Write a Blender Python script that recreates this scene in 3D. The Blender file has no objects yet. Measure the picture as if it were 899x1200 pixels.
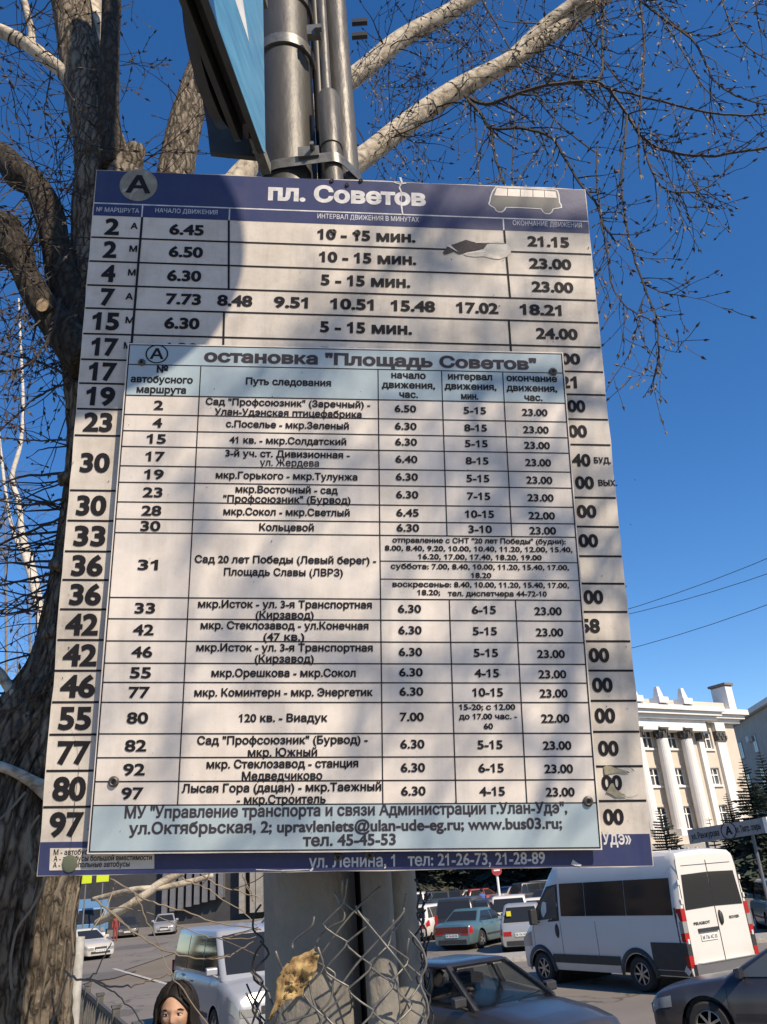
import bpy, bmesh, math, random
from mathutils import Vector, Matrix, noise, Quaternion
from mathutils.geometry import delaunay_2d_cdt
random.seed(7)
PI = math.pi
scene = bpy.context.scene
COL = scene.collection
# ------------------------------------------------------------------ camera
F_PX = 960.0; CX, CY = 449.5, 600.0; CAM_H = 2.6
_Z = Vector((284 - CX, CY + 1533, -F_PX)).normalized()
_F = Vector((0, 0, -1)); _Y = (_F - _F.dot(_Z) * _Z).normalized(); _X = _Y.cross(_Z)
R_CW = Matrix((_X, _Y, _Z))                 # camera axes -> world
CAM = Vector((0, 0, CAM_H))
cam_d = bpy.data.cameras.new('camera'); cam = bpy.data.objects.new('camera', cam_d); COL.objects.link(cam)
cam.matrix_world = Matrix.Translation(CAM) @ R_CW.to_4x4()
cam_d.sensor_fit = 'HORIZONTAL'; cam_d.sensor_width = 36.0; cam_d.lens = F_PX / 899.0 * 36.0
cam_d.clip_start = 0.05; cam_d.clip_end = 6000
scene.camera = cam
# ------------------------------------------------------------------ light
SUN = Vector((0.49, -0.587, 0.66)).normalized()
el = math.asin(SUN.z); az = math.atan2(SUN.x, SUN.y)
w = bpy.data.worlds.new('World'); scene.world = w; w.use_nodes = True
nt = w.node_tree; bg = nt.nodes['Background']
sky = nt.nodes.new('ShaderNodeTexSky'); sky.sky_type = 'NISHITA'; sky.sun_disc = False
sky.sun_elevation = el; sky.sun_rotation = az; sky.altitude = 600; sky.air_density = 1.0; sky.dust_density = 0.0; sky.ozone_density = 6.0
hsv = nt.nodes.new('ShaderNodeHueSaturation'); hsv.inputs['Saturation'].default_value = 1.24; hsv.inputs['Hue'].default_value = 0.506
nt.links.new(sky.outputs[0], hsv.inputs['Color']); nt.links.new(hsv.outputs[0], bg.inputs[0]); bg.inputs[1].default_value = 0.15
sd = bpy.data.lights.new('sun', 'SUN'); sd.energy = 4.6; sd.angle = math.radians(0.53); sd.color = (1.0, 0.94, 0.85)
so = bpy.data.objects.new('sun', sd); COL.objects.link(so)
so.rotation_euler = (-SUN).to_track_quat('-Z', 'Y').to_euler(); so.location = (20, -10, 30)
scene.view_settings.view_transform = 'Standard'; scene.view_settings.look = 'None'
scene.view_settings.exposure = 0.42; scene.view_settings.gamma = 1.0
scene.view_settings.use_white_balance = True; scene.view_settings.white_balance_temperature = 8000; scene.view_settings.white_balance_tint = 12
# ------------------------------------------------------------------ pixel -> place
def ray(px, py): return (R_CW @ Vector((px - CX, CY - py, -F_PX)))
def at(px, py, Y):
    d = ray(px, py); return CAM + d * (Y / d.y)
def G(px, py, z=0.0):
    d = ray(px, py); return CAM + d * ((z - CAM_H) / d.z)
# ------------------------------------------------------------------ materials
MATS = {}
def mat(name, col, rough=0.6, metal=0.0, noise_amt=0.0, nscale=20.0, col2=None, bump=0.0, bscale=60.0, emit=None, alpha=None, coat=0.0, spec=None, stretch=None, detail=6.0, trans=0.0):
    if name in MATS: return MATS[name]
    m = bpy.data.materials.new(name); m.use_nodes = True; MATS[name] = m
    t = m.node_tree; b = t.nodes['Principled BSDF']
    b.inputs['Base Color'].default_value = (*col, 1); b.inputs['Roughness'].default_value = rough; b.inputs['Metallic'].default_value = metal
    if spec is not None: b.inputs['Specular IOR Level'].default_value = spec
    if coat: b.inputs['Coat Weight'].default_value = coat; b.inputs['Coat Roughness'].default_value = 0.05
    if trans: b.inputs['Transmission Weight'].default_value = trans
    if noise_amt or col2 or bump:
        tc = t.nodes.new('ShaderNodeTexCoord'); mp = t.nodes.new('ShaderNodeMapping')
        t.links.new(tc.outputs['Object'], mp.inputs[0])
        if stretch: mp.inputs['Scale'].default_value = stretch
    if noise_amt or col2:
        n = t.nodes.new('ShaderNodeTexNoise'); n.inputs['Scale'].default_value = nscale; n.inputs['Detail'].default_value = detail; n.inputs['Roughness'].default_value = 0.62
        t.links.new(mp.outputs[0], n.inputs['Vector'])
        r = t.nodes.new('ShaderNodeValToRGB'); t.links.new(n.outputs['Fac'], r.inputs[0])
        c2 = col2 or tuple(c * (1 - noise_amt) for c in col)
        r.color_ramp.elements[0].position = 0.36; r.color_ramp.elements[1].position = 0.64
        r.color_ramp.elements[0].color = (*c2, 1); r.color_ramp.elements[1].color = (*col, 1)
        t.links.new(r.outputs[0], b.inputs['Base Color'])
    if bump:
        n2 = t.nodes.new('ShaderNodeTexNoise'); n2.inputs['Scale'].default_value = bscale; n2.inputs['Detail'].default_value = 8
        t.links.new(mp.outputs[0], n2.inputs['Vector'])
        bp = t.nodes.new('ShaderNodeBump'); bp.inputs['Strength'].default_value = bump; bp.inputs['Distance'].default_value = 0.02
        t.links.new(n2.outputs['Fac'], bp.inputs['Height']); t.links.new(bp.outputs[0], b.inputs['Normal'])
    if emit: b.inputs['Emission Color'].default_value = (*emit, 1); b.inputs['Emission Strength'].default_value = 1
    return m
def sign_face(name, col, dirt, d_amt=0.5, rough=0.42):
    """printed film with grime: broad smudges, fine specks and thin vertical run-off streaks"""
    m = bpy.data.materials.new(name); m.use_nodes = True; MATS[name] = m
    t = m.node_tree; b = t.nodes['Principled BSDF']; L = t.links
    tc = t.nodes.new('ShaderNodeTexCoord')
    def nz(scale, sc=(1, 1, 1), det=8, lo=.45, hi=.7):
        mp = t.nodes.new('ShaderNodeMapping'); mp.inputs['Scale'].default_value = sc; L.new(tc.outputs['Object'], mp.inputs[0])
        n = t.nodes.new('ShaderNodeTexNoise'); n.inputs['Scale'].default_value = scale; n.inputs['Detail'].default_value = det; n.inputs['Roughness'].default_value = .65
        L.new(mp.outputs[0], n.inputs['Vector'])
        r = t.nodes.new('ShaderNodeMapRange'); r.inputs[1].default_value = lo; r.inputs[2].default_value = hi; L.new(n.outputs['Fac'], r.inputs[0]); return r.outputs[0]
    a = nz(5, (1, 1, 1), 10, .42, .78); s = nz(14, (3, .35, 1), 6, .5, .85); f = nz(260, (1, 1, 1), 3, .63, .74); g = nz(60, (1, 1, 1), 4, .35, .8)
    def mth(op, x, y):
        k = t.nodes.new('ShaderNodeMath'); k.operation = op
        for i, v in enumerate((x, y)):
            if isinstance(v, (int, float)): k.inputs[i].default_value = v
            else: L.new(v, k.inputs[i])
        return k.outputs[0]
    tot = mth('ADD', mth('MULTIPLY', a, .55), mth('ADD', mth('MULTIPLY', s, .35), mth('ADD', mth('MULTIPLY', f, .5), mth('MULTIPLY', g, .18))))
    k = mth('MULTIPLY', tot, d_amt)
    mx = t.nodes.new('ShaderNodeMix'); mx.data_type = 'RGBA'; mx.clamp_factor = True
    mx.inputs['A'].default_value = (*col, 1); mx.inputs['B'].default_value = (*dirt, 1); L.new(k, mx.inputs['Factor'])
    L.new(mx.outputs['Result'], b.inputs['Base Color'])
    b.inputs['Roughness'].default_value = rough; b.inputs['Specular IOR Level'].default_value = .3
    bp = t.nodes.new('ShaderNodeBump'); bp.inputs['Strength'].default_value = .12; bp.inputs['Distance'].default_value = .003; L.new(a, bp.inputs['Height']); L.new(bp.outputs[0], b.inputs['Normal'])
    return m
# ------------------------------------------------------------------ mesh builder
class MB:
    def __init__(s): s.v = []; s.f = []; s.M = None
    def add(s, vs, fs):
        o = len(s.v)
        s.v += [tuple(s.M @ Vector(p)) if s.M else tuple(p) for p in vs]; s.f += [tuple(i + o for i in f) for f in fs]; return s
    def box(s, c, size, M=None):
        x, y, z = (k / 2 for k in size)
        p = [Vector((a * x, b * y, d * z)) for a in (-1, 1) for b in (-1, 1) for d in (-1, 1)]
        if M: p = [M @ q for q in p]
        return s.add([q + Vector(c) for q in p], [(0, 1, 3, 2), (4, 6, 7, 5), (0, 4, 5, 1), (2, 3, 7, 6), (0, 2, 6, 4), (1, 5, 7, 3)])
    def bar(s, a, b, wd, ht, up=Vector((0, 0, 1))):
        a, b = Vector(a), Vector(b); d = b - a; L = d.length
        if L < 1e-6: return s
        d.normalize(); sx = d.cross(up)
        if sx.length < 1e-3: sx = d.cross(Vector((1, 0, 0)))
        sx.normalize(); uz = sx.cross(d)
        M = Matrix((sx, d, uz)).transposed()
        return s.box((a + b) / 2, (wd, L, ht), M)
    def tube(s, pts, rad, n=8, caps=True):
        pts = [Vector(p) for p in pts]; k = len(pts)
        if not hasattr(rad, '__len__'): rad = [rad] * k
        vs = []; fs = []; prev = None
        for i, p in enumerate(pts):
            d = (pts[min(i + 1, k - 1)] - pts[max(i - 1, 0)])
            if d.length < 1e-9: d = Vector((0, 0, 1))
            d.normalize()
            if prev is None: prev = d.orthogonal().normalized()
            prev = (prev - prev.dot(d) * d)
            if prev.length < 1e-6: prev = d.orthogonal()
            prev.normalize(); q = d.cross(prev)
            for j in range(n):
                a = 2 * PI * j / n; vs.append(p + (prev * math.cos(a) + q * math.sin(a)) * rad[i])
        for i in range(k - 1):
            for j in range(n):
                fs.append((i * n + j, i * n + (j + 1) % n, (i + 1) * n + (j + 1) % n, (i + 1) * n + j))
        if caps: fs.append(tuple(range(n - 1, -1, -1))); fs.append(tuple((k - 1) * n + j for j in range(n)))
        return s.add(vs, fs)
    def lathe(s, prof, n=24, M=None, close=False):
        """prof: (r, z) pairs, axis z"""
        vs = []; fs = []; k = len(prof)
        for r, z in prof:
            for j in range(n): a = 2 * PI * j / n; vs.append(Vector((r * math.cos(a), r * math.sin(a), z)))
        for i in range(k - 1 + (1 if close else 0)):
            i2 = (i + 1) % k
            for j in range(n): fs.append((i * n + j, i * n + (j + 1) % n, i2 * n + (j + 1) % n, i2 * n + j))
        if not close:
            if prof[0][0] > 1e-6: fs.append(tuple(range(n - 1, -1, -1)))
            if prof[-1][0] > 1e-6: fs.append(tuple((k - 1) * n + j for j in range(n)))
        if M: vs = [M @ q for q in vs]
        return s.add(vs, fs)
    def prism(s, poly, z0, z1, M=None):
        n = len(poly)
        vs = [Vector((x, y, z0)) for x, y in poly] + [Vector((x, y, z1)) for x, y in poly]
        if M: vs = [M @ q for q in vs]
        tris = [t for t in fill([poly])[1]]
        fs = [tuple(t) for t in tris] + [tuple(i + n for i in reversed(t)) for t in tris] + [(i, (i + 1) % n, (i + 1) % n + n, i + n) for i in range(n)]
        return s.add(vs, fs)
    def quad(s, a, b, c, d): return s.add([a, b, c, d], [(0, 1, 2, 3)])
    def ball(s, c, r, n=10, sc=(1, 1, 1)):
        prof = [(max(1e-4, r * math.sin(PI * i / n)), -r * math.cos(PI * i / n)) for i in range(n + 1)]
        return s.lathe(prof, n + 4, Matrix.Translation(c) @ Matrix.Diagonal((*sc, 1)))
    def obj(s, name, m, parent=None, smooth=False, recalc=True):
        me = bpy.data.meshes.new(name); me.from_pydata(s.v, [], s.f)
        if recalc:
            bm = bmesh.new(); bm.from_mesh(me); bmesh.ops.recalc_face_normals(bm, faces=bm.faces); bm.to_mesh(me); bm.free()
        if smooth is True: me.polygons.foreach_set('use_smooth', [True] * len(me.polygons))
        elif smooth:
            me.polygons.foreach_set('use_smooth', [True] * len(me.polygons)); me.set_sharp_from_angle(angle=math.radians(smooth))
        if isinstance(m, str): m = MATS[m]
        if m: me.materials.append(m)
        o = bpy.data.objects.new(name, me); COL.objects.link(o)
        if parent: o.parent = parent
        return o
def thing(name, label, cat, loc=(0, 0, 0), rz=0.0, group=None, M=None):
    o = bpy.data.objects.new(name, None); COL.objects.link(o); o.empty_display_size = .2
    if M is not None: o.matrix_world = M
    else: o.location = loc; o.rotation_euler = (0, 0, rz)
    o['label'] = label; o['category'] = cat
    if group: o['group'] = group
    return o
def tag(o, label, cat, group=None):
    o['label'] = label; o['category'] = cat
    if group: o['group'] = group
    return o
def structure(o): o['kind'] = 'structure'; return o
def stuff(o): o['kind'] = 'stuff'; return o
def dup(o, parent=None):
    c = o.copy(); COL.objects.link(c)
    if parent: c.parent = parent; c.matrix_parent_inverse = o.matrix_parent_inverse.copy()
    for ch in list(o.children): dup(ch, c)
    return c
# ------------------------------------------------------------------ lettering (flat outlines filled contour by contour)
_tc = {}
def contours(body):
    if body in _tc: return _tc[body]
    c = bpy.data.curves.new('txt', 'FONT'); c.body = body; c.size = 1.0; c.resolution_u = 3
    o = bpy.data.objects.new('txt', c); COL.objects.link(o)
    dg = bpy.context.evaluated_depsgraph_get()
    cu = o.to_curve(dg); out = []
    for sp in cu.splines:
        pts = []
        if sp.type == 'BEZIER':
            bp = sp.bezier_points; n = len(bp)
            for i in range(n):
                a, b = bp[i], bp[(i + 1) % n]
                straight = (a.handle_right - a.co).cross(b.co - a.co).length < 1e-5 and (b.handle_left - b.co).cross(b.co - a.co).length < 1e-5
                if straight: pts.append((a.co.x, a.co.y)); continue
                for k in range(4):
                    t = k / 4; u = 1 - t
                    q = a.co * u**3 + a.handle_right * 3 * u * u * t + b.handle_left * 3 * u * t * t + b.co * t**3
                    pts.append((q.x, q.y))
        else: pts = [(p.co.x, p.co.y) for p in sp.points]
        cl = []
        for p in pts:
            if not cl or (abs(p[0] - cl[-1][0]) + abs(p[1] - cl[-1][1])) > 1e-4: cl.append(p)
        if len(cl) > 2 and (abs(cl[0][0] - cl[-1][0]) + abs(cl[0][1] - cl[-1][1])) < 1e-4: cl.pop()
        if len(cl) > 2: out.append(cl)
    if '1' in body and body != '1' and body != 'H':
        ref = contours('1')[0]; H = max(p[1] for p in ref)
        for k, c2 in enumerate(out):
            if len(c2) == len(ref) and all(abs((c2[i][0] - c2[0][0]) - (ref[i][0] - ref[0][0])) + abs(c2[i][1] - ref[i][1]) < 2e-3 for i in range(len(ref))):
                x1 = max(p[0] for p in c2)
                g = [(x1, 0), (x1, H), (x1 - .068, H), (x1 - .12, H - .085), (x1 - .235, H - .15), (x1 - .235, H - .245), (x1 - .085, H - .165), (x1 - .085, 0)]
                out[k] = g if area(c2) > 0 else g[::-1]
    o.to_curve_clear(); bpy.data.objects.remove(o); bpy.data.curves.remove(c)
    _tc[body] = out; return out
def area(p): return sum(p[i][0] * p[(i + 1) % len(p)][1] - p[(i + 1) % len(p)][0] * p[i][1] for i in range(len(p))) / 2
def inside(pt, poly):
    x, y = pt; r = False; n = len(poly)
    for i in range(n):
        x1, y1 = poly[i]; x2, y2 = poly[(i + 1) % n]
        if (y1 > y) != (y2 > y) and x < (x2 - x1) * (y - y1) / (y2 - y1) + x1: r = not r
    return r
def offset(p, d):
    """move every corner outward (solid on the left when CCW) by d"""
    n = len(p); out = []
    for i in range(n):
        ax, ay = p[i - 1]; bx, by = p[i]; cx, cy = p[(i + 1) % n]
        e1 = Vector((bx - ax, by - ay)); e2 = Vector((cx - bx, cy - by))
        if e1.length < 1e-9 or e2.length < 1e-9: out.append(p[i]); continue
        e1.normalize(); e2.normalize()
        n1 = Vector((e1.y, -e1.x)); n2 = Vector((e2.y, -e2.x)); m = n1 + n2
        if m.length < .3: m = n1
        k = 2 / max(m.length_squared, 1.6)
        out.append((bx + m.x * d * k, by + m.y * d * k))
    return out
_H = [y for c in contours('H') for x, y in c]; CAPH = max(_H) - min(_H)
def winding(px, py, loops):
    wn = 0
    for P in loops:
        x0, y0 = P[-1]
        for x1, y1 in P:
            if y0 <= py:
                if y1 > py and (x1 - x0) * (py - y0) - (px - x0) * (y1 - y0) > 0: wn += 1
            elif y1 <= py and (x1 - x0) * (py - y0) - (px - x0) * (y1 - y0) < 0: wn -= 1
            x0, y0 = x1, y1
    return wn
def fill(loops):
    """triangles of the region with non-zero winding"""
    vs = []; es = []
    for P in loops:
        o = len(vs); n = len(P); vs += [Vector(p) for p in P]; es += [(o + i, o + (i + 1) % n) for i in range(n)]
    V, E_, Fc, *_ = delaunay_2d_cdt(vs, es, [], 0, 1e-7)
    out = []
    for f in Fc:
        cx_ = sum(V[i].x for i in f) / len(f); cy_ = sum(V[i].y for i in f) / len(f)
        if winding(cx_, cy_, loops): out.append(tuple(f))
    return [(v.x, v.y) for v in V], out
_ft = {}
def filled(body, bold):
    if (body, bold) in _ft: return _ft[(body, bold)]
    cs = contours(body); cs = sorted(cs, key=lambda c: min(p[0] for p in c)); cl = []; xm = -1e9
    for c in cs:
        if min(p[0] for p in c) > xm: cl.append([])
        cl[-1].append(c); xm = max(xm, max(p[0] for p in c))
    V = []; F_ = []
    for g in cl:
        big = max(g, key=lambda c: abs(area(c)))
        if area(big) < 0: g = [c[::-1] for c in g]
        if bold: g = [offset(c, bold) for c in g]
        v, f = fill(g); o = len(V); V += v; F_ += [tuple(i + o for i in t) for t in f]
    _ft[(body, bold)] = (V, F_); return V, F_
def text(mb, body, p0, p1, cap, z, bold=0.034):
    """lay the string on the local xy plane: baseline p0 -> p1 (width fitted), capital height cap, at height z"""
    V, F_ = filled(body, bold)
    if not V: return
    xs = [v[0] for v in V]; x0, x1 = min(xs), max(xs)
    p0 = Vector(p0[:2]); p1 = Vector(p1[:2]); d = p1 - p0; W = d.length; d.normalize(); n = Vector((-d.y, d.x))
    sy = cap / (CAPH + 2 * bold); sx = W / (x1 - x0)
    mb.add([(*(p0 + d * ((x - x0) * sx) + n * ((y + bold) * sy)), z) for x, y in V], F_)
# ================================================================== materials
mat('black_print', (.016, .015, .018), .6, spec=.15); mat('grey_print', (.045, .04, .05), .6, spec=.15)
mat('white_print', (.62, .62, .64), .5, noise_amt=.3, nscale=60)
sign_face('cream_film', (.64, .59, .53), (.20, .165, .12), .95)
sign_face('pale_film', (.72, .67, .62), (.28, .24, .20), .75)
sign_face('blue_film', (.026, .038, .115), (.10, .10, .13), .55)
sign_face('light_blue_film', (.36, .46, .51), (.26, .30, .30), .55)
mat('board_steel', (.13, .12, .12), .6, .3, noise_amt=.5, nscale=40)
mat('galvanised_bolt', (.14, .13, .12), .5, .6, noise_amt=.5, nscale=200)
mat('rubber_grey', (.10, .09, .085), .7)
# ================================================================== the large route board (plane solved from its four corners)
def homog(src, dst):
    import numpy as np
    A = []
    for (u, v), (x, y) in zip(src, dst):
        A.append([u, v, 1, 0, 0, 0, -x * u, -x * v, -x]); A.append([0, 0, 0, u, v, 1, -y * u, -y * v, -y])
    h = np.linalg.svd(np.array(A, float))[2][-1].reshape(3, 3); return h / h[2, 2]
_h = homog([(0, 1), (1, 1), (1, 0), (0, 0)], [(x - CX, CY - y) for x, y in ((113, 199), (686, 222), (766, 1015), (43, 1027))])
def _col(i): return R_CW @ Vector((_h[0][i], _h[1][i], -F_PX * _h[2][i]))
BU, BV, BO = _col(0), _col(1), _col(2)
_s = 0.9 / BU.length; BU *= _s; BV *= _s; BO = CAM + BO * _s
ba = BU.normalized(); bn = BU.cross(BV).normalized(); bb = bn.cross(ba)
B0 = BO + BU * .5
M_MAIN = Matrix.Translation(B0) @ Matrix((ba, bb, bn)).transposed().to_4x4(); M_MAIN_I = M_MAIN.inverted()
def bl(px, py, off=0.0):
    """photo pixel -> local xy on the board plane raised by off"""
    d = ray(px, py); P0 = B0 + bn * off
    t = (P0 - CAM).dot(bn) / d.dot(bn); return (M_MAIN_I @ (CAM + d * t))
TLc, TRc, BRc, BLc = (bl(*p) for p in ((113, 199), (686, 222), (766, 1015), (43, 1027)))
main_board = thing('route_board', 'large cream bus timetable board with blue header, partly covered by a smaller plate', 'timetable board', M=M_MAIN)
TH = .0035
def lerp2(a, b, t): return a + (b - a) * t
def ragged(corners, n, amp, seed):
    out = []
    for i in range(4):
        a, b = corners[i], corners[(i + 1) % 4]
        e = (b - a); nn = Vector((e.y, -e.x)).normalized()
        for k in range(n):
            t = k / n; q = lerp2(a, b, t)
            j = noise.noise(Vector((q.x * 9, q.y * 9, seed))) * amp + noise.noise(Vector((q.x * 45, q.y * 45, seed))) * amp * .5
            q = q.xy + nn * (j if 0 < k else 0); out.append((q.x, q.y))
    return out
outline = ragged([BLc, BRc, TRc, TLc], 40, .0022, 3.0)
MB().prism(outline, -TH, 0).obj('panel', 'cream_film', main_board)
def ex(y, side):      # x of the board's left/right edge at local height y
    a, b = (BLc, TLc) if side < 0 else (BRc, TRc)
    t = (y - a.y) / (b.y - a.y); return a.x + (b.x - a.x) * t - side * .0012
def band(mb, y0, y1, z, x0=None, x1=None):
    mb.quad((ex(y0, -1) if x0 is None else x0, y0, z), (ex(y0, 1) if x1 is None else x1, y0, z), (ex(y1, 1) if x1 is None else x1, y1, z), (ex(y1, -1) if x0 is None else x0, y1, z))
yH1 = bl(113, 238).y; yH2 = bl(113, 252.5).y; yF = bl(47, 987).y
yTop = TLc.y - .001; yBot = BLc.y + .001
m = MB(); m.quad((TLc.x + .001, yTop, .0004), (TRc.x - .001, TRc.y - .001, .0004), (ex(yH2, 1), yH2, .0004), (ex(yH2, -1), yH2, .0004)); m.obj('header_band', 'blue_film', main_board)
m = MB(); m.quad((BLc.x + .001, BLc.y + .001, .0004), (BRc.x - .001, BRc.y + .001, .0004), (ex(yF, 1), yF, .0004), (ex(yF, -1), yF, .0004)); m.obj('footer_band', 'blue_film', main_board)
rows_l = [(113, 252.5), (110, 278), (107, 306), (104, 334), (101, 361), (99, 391), (96, 421), (94, 449), (91, 479), (88, 510), (83, 574.5), (79, 610), (76, 646), (73, 679.5), (70, 714), (67, 750), (63, 786), (60, 823), (57, 861), (54, 903.5), (51, 946), (48, 987)]
RY = [bl(*p).y for p in rows_l]
gl = MB()
for y in RY[1:-1]: band(gl, y - .0016, y + .0016, .0006)
def vline(mb, pa, pb, wd, z, off=0.0):
    a, b = bl(*pa, off), bl(*pb, off); mb.quad((a.x - wd / 2, a.y, z), (a.x + wd / 2, a.y, z), (b.x + wd / 2, b.y, z), (b.x - wd / 2, b.y, z))
c1a, c1b = bl(167, 252), bl(105.5, 985)
gl.quad((c1b.x - .002, RY[-1], .0007), (c1b.x + .002, RY[-1], .0007), (c1a.x + .002, RY[0], .0007), (c1a.x - .002, RY[0], .0007))
for xa, xb in ((bl(268.5, 253).x, bl(265, 400).x), (bl(590, 254).x, bl(601, 410).x)):
    for (i, j) in ((0, 3), (4, 9)):
        gl.quad((xb - .0018, RY[j], .0007), (xb + .0018, RY[j], .0007), (xa + .0018, RY[i], .0007), (xa - .0018, RY[i], .0007))
stuff(gl.obj('grid_lines', 'black_print', main_board))
wl = MB(); band(wl, yH1 - .0012, yH1 + .0012, .0006)
for x in (bl(167, 245).x, bl(269, 250).x, bl(590, 262).x): band(wl, yH2, yH1, .0007, x - .0012, x + .0012)
wl.obj('header_rule', 'white_print', main_board)
def T(mb, s, a, b, cap, z=.0008, bold=.036, off=0.0, flat=True):
    A, B = bl(*a, off), bl(*b, off)
    if flat: B = Vector((B.x, A.y, 0)) if flat is True else B
    text(mb, s, A, B, cap, z, bold)
t = MB(); T(t, 'пл. Советов', (314, 235), (499, 235), .0345, bold=.044, flat=False and None or True)
t.obj('stop_name', 'white_print', main_board)
for a_ in (('№ МАРШРУТА', (113, 248), (163, 249), .0085), ('НАЧАЛО ДВИЖЕНИЯ', (182, 249), (255, 249), .0085), ('ИНТЕРВАЛ ДВИЖЕНИЯ В МИНУТАХ', (372, 256), (491, 258), .0095), ('ОКОНЧАНИЕ ДВИЖЕНИЯ', (601, 264), (682, 267), .0098)):
    t = MB(); T(t, *a_, bold=.006); t.obj('column_heading', 'white_print', main_board)
# round badge with the letter A
bc = bl(162.5, 217)
m = MB(); m.lathe([(.0001, 0), (.0335, 0)], 40, Matrix.Translation((bc.x, bc.y, .0009))); m.obj('badge', mat('badge_film', (.50, .47, .40), .5, noise_amt=.25, nscale=50), main_board)
m = MB(); text(m, 'А', (bc.x - .0225, bc.y - .0175), (bc.x + .0225, bc.y - .0175), .036, .0013, .03); m.obj('badge_letter', 'black_print', main_board)
# bus pictogram
def pl(pts, off=0.0): return [(bl(x, y, off).x, bl(x, y, off).y) for x, y in pts]
bus_out = [(550 + x / 5.993, 200 + y / 5.988) for x, y in ((185, 112), (160, 145), (145, 185), (140, 215), (132, 235), (150, 252), (172, 262), (185, 282), (205, 294), (232, 294), (250, 280), (260, 262), (330, 263), (420, 267), (502, 272), (515, 292), (535, 306), (562, 308), (582, 295), (592, 272), (620, 268), (652, 262), (648, 238), (638, 225), (632, 170), (622, 140), (600, 132), (420, 122))]
m = MB(); P = pl(bus_out); m.prism(P, .0006, .0009); m.obj('bus_outline', 'white_print', main_board)
cxp = sum(p[0] for p in P) / len(P); cyp = sum(p[1] for p in P) / len(P)
Pi = offset(P if area(P) > 0 else P[::-1], -.0022)
m = MB(); m.prism(Pi, .0009, .0012); m.obj('bus_body', mat('badge_dark', (.07, .075, .08), .5), main_board)
wt = [(190, 124), (268, 130), (358, 134), (446, 140), (526, 143), (608, 150)]; wb = [(172, 176), (267, 180), (358, 184), (446, 187), (529, 190), (616, 194)]
for i in range(5):
    a, b, c, d = wt[i], wt[i + 1], wb[i + 1], wb[i]
    q = [(550 + x / 5.993, 200 + y / 5.988) for x, y in ((a[0] + 3, a[1]), (b[0] - 3, b[1]), (c[0] - 3, c[1]), (d[0] + 3, d[1]))]
    m = MB(); m.prism(pl(q), .0012, .0014); m.obj('bus_window', 'pale_film', main_board)
# rows
def row(i, items, name='row_lettering'):
    for s, x0, x1, cap, ym in items:      # centred vertically in the row
        m = MB()
        yc = (RY[i] + RY[i + 1]) / 2
        # x from pixels at the row's height
        py = (rows_l[i][1] + rows_l[i + 1][1]) / 2
        def hitx(px):
            yy = py
            for _ in range(3): yy += (bl(px, yy).y - yc) * 640
            return bl(px, yy).x
        X0, X1 = hitx(x0), hitx(x1); yb = yc - cap / 2 + ym
        text(m, s, (X0, yb), (X1, yb), cap, .0009, .042 if cap > .015 else .035)
        m.obj(name, 'black_print', main_board)
N = .0335; C = .0215; S = .012
row(0, [('2', 123, 140, N, 0), ('А', 153, 161.5, S, .003), ('6.45', 198.6, 239, C, -.001), ('10 - 15 мин.', 372, 487, C, 0), ('21.15', 618, 667, C, .001)])
row(1, [('2', 121, 137, N, 0), ('М', 151.6, 160.8, S, .003), ('6.50', 198, 238, C, 0), ('10 - 15 мин.', 374, 488, C, 0), ('23.00', 620, 669.6, C, .001)])
row(2, [('4', 119, 135.5, N, 0), ('М', 150, 159, S, .003), ('6.30', 196, 236, C, 0), ('5 - 15 мин.', 376, 481, C, .001), ('23.00', 623, 672, C, .001)])
row(3, [('7', 118, 134.6, N, 0), ('А', 147, 156, S, .002), ('7.73', 194.6, 235.7, C, 0), ('8.48', 254.7, 296, C, 0), ('9.51', 321, 361, C, 0), ('10.51', 387, 438, C, 0), ('15.48', 458, 510, C, 0), ('17.02', 534.6, 584, C, 0), ('18.21', 609, 658, C, 0)])
row(4, [('15', 108, 140, N, 0), ('М', 147, 157, S, .003), ('6.30', 192.7, 234, C, 0), ('5 - 15 мин.', 375, 483, C, .001), ('24.00', 628, 677, C, 0)])
row(5, [('17', 107, 138.6, N, 0), ('М', 145, 153, S, .003), ('6.30', 191, 232, C, 0), ('5 - 15 мин.', 375, 483, C, 0), ('23.00', 629, 680, C, 0)])
left = [('17', 104, 137), ('19', 101, 135), ('23', 98, 132), ('30', 94, 129), ('30', 89.6, 125), ('33', 86.6, 124), ('36', 84, 121), ('36', 81.7, 119), ('42', 77, 115.6), ('42', 74, 114), ('46', 71, 112), ('55', 69, 107.4), ('77', 67, 106), ('80', 62, 101), ('97', 58, 98)]
right = [('21', 656, 676), ('00', 665, 686), ('00', 666, 688), None, ('00', 676, 699), ('00', 678, 701), None, ('00', 684, 707), ('58', 680, 703), ('00', 690, 714), ('00', 694, 718), ('00', 697, 721), ('00', 701, 725), ('00', 705, 729), ('00', 707, 731)]
for k, (l, r) in enumerate(zip(left, right)):
    it = [(l[0], l[1], l[2], .0335, 0)]
    if r: it.append((r[0], r[1], r[2], .0225, .001))
    if k == 3: it += [('40', 671, 693, .0225, .019), ('00', 673, 695, .0225, -.021), ('БУД.', 697, 717, .0105, .019), ('ВЫХ.', 700, 722, .0105, -.021)]
    row(6 + k, it)
for a_ in (('ул. Ленина, 1', (362, 1017), (463, 1015), .0165), ('тел: 21-26-73, 21-28-89', (478, 1015), (639, 1011), .0165), ('Удэ»', (706, 990), (740, 988), .0185)):
    t = MB(); T(t, *a_, bold=.02); t.obj('footer_lettering', 'white_print', main_board)
q = pl([(59, 994), (181, 993), (181, 1018), (58, 1020)]); m = MB(); m.prism(q, .0006, .001); m.obj('sticker', 'cream_film', main_board)
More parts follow.
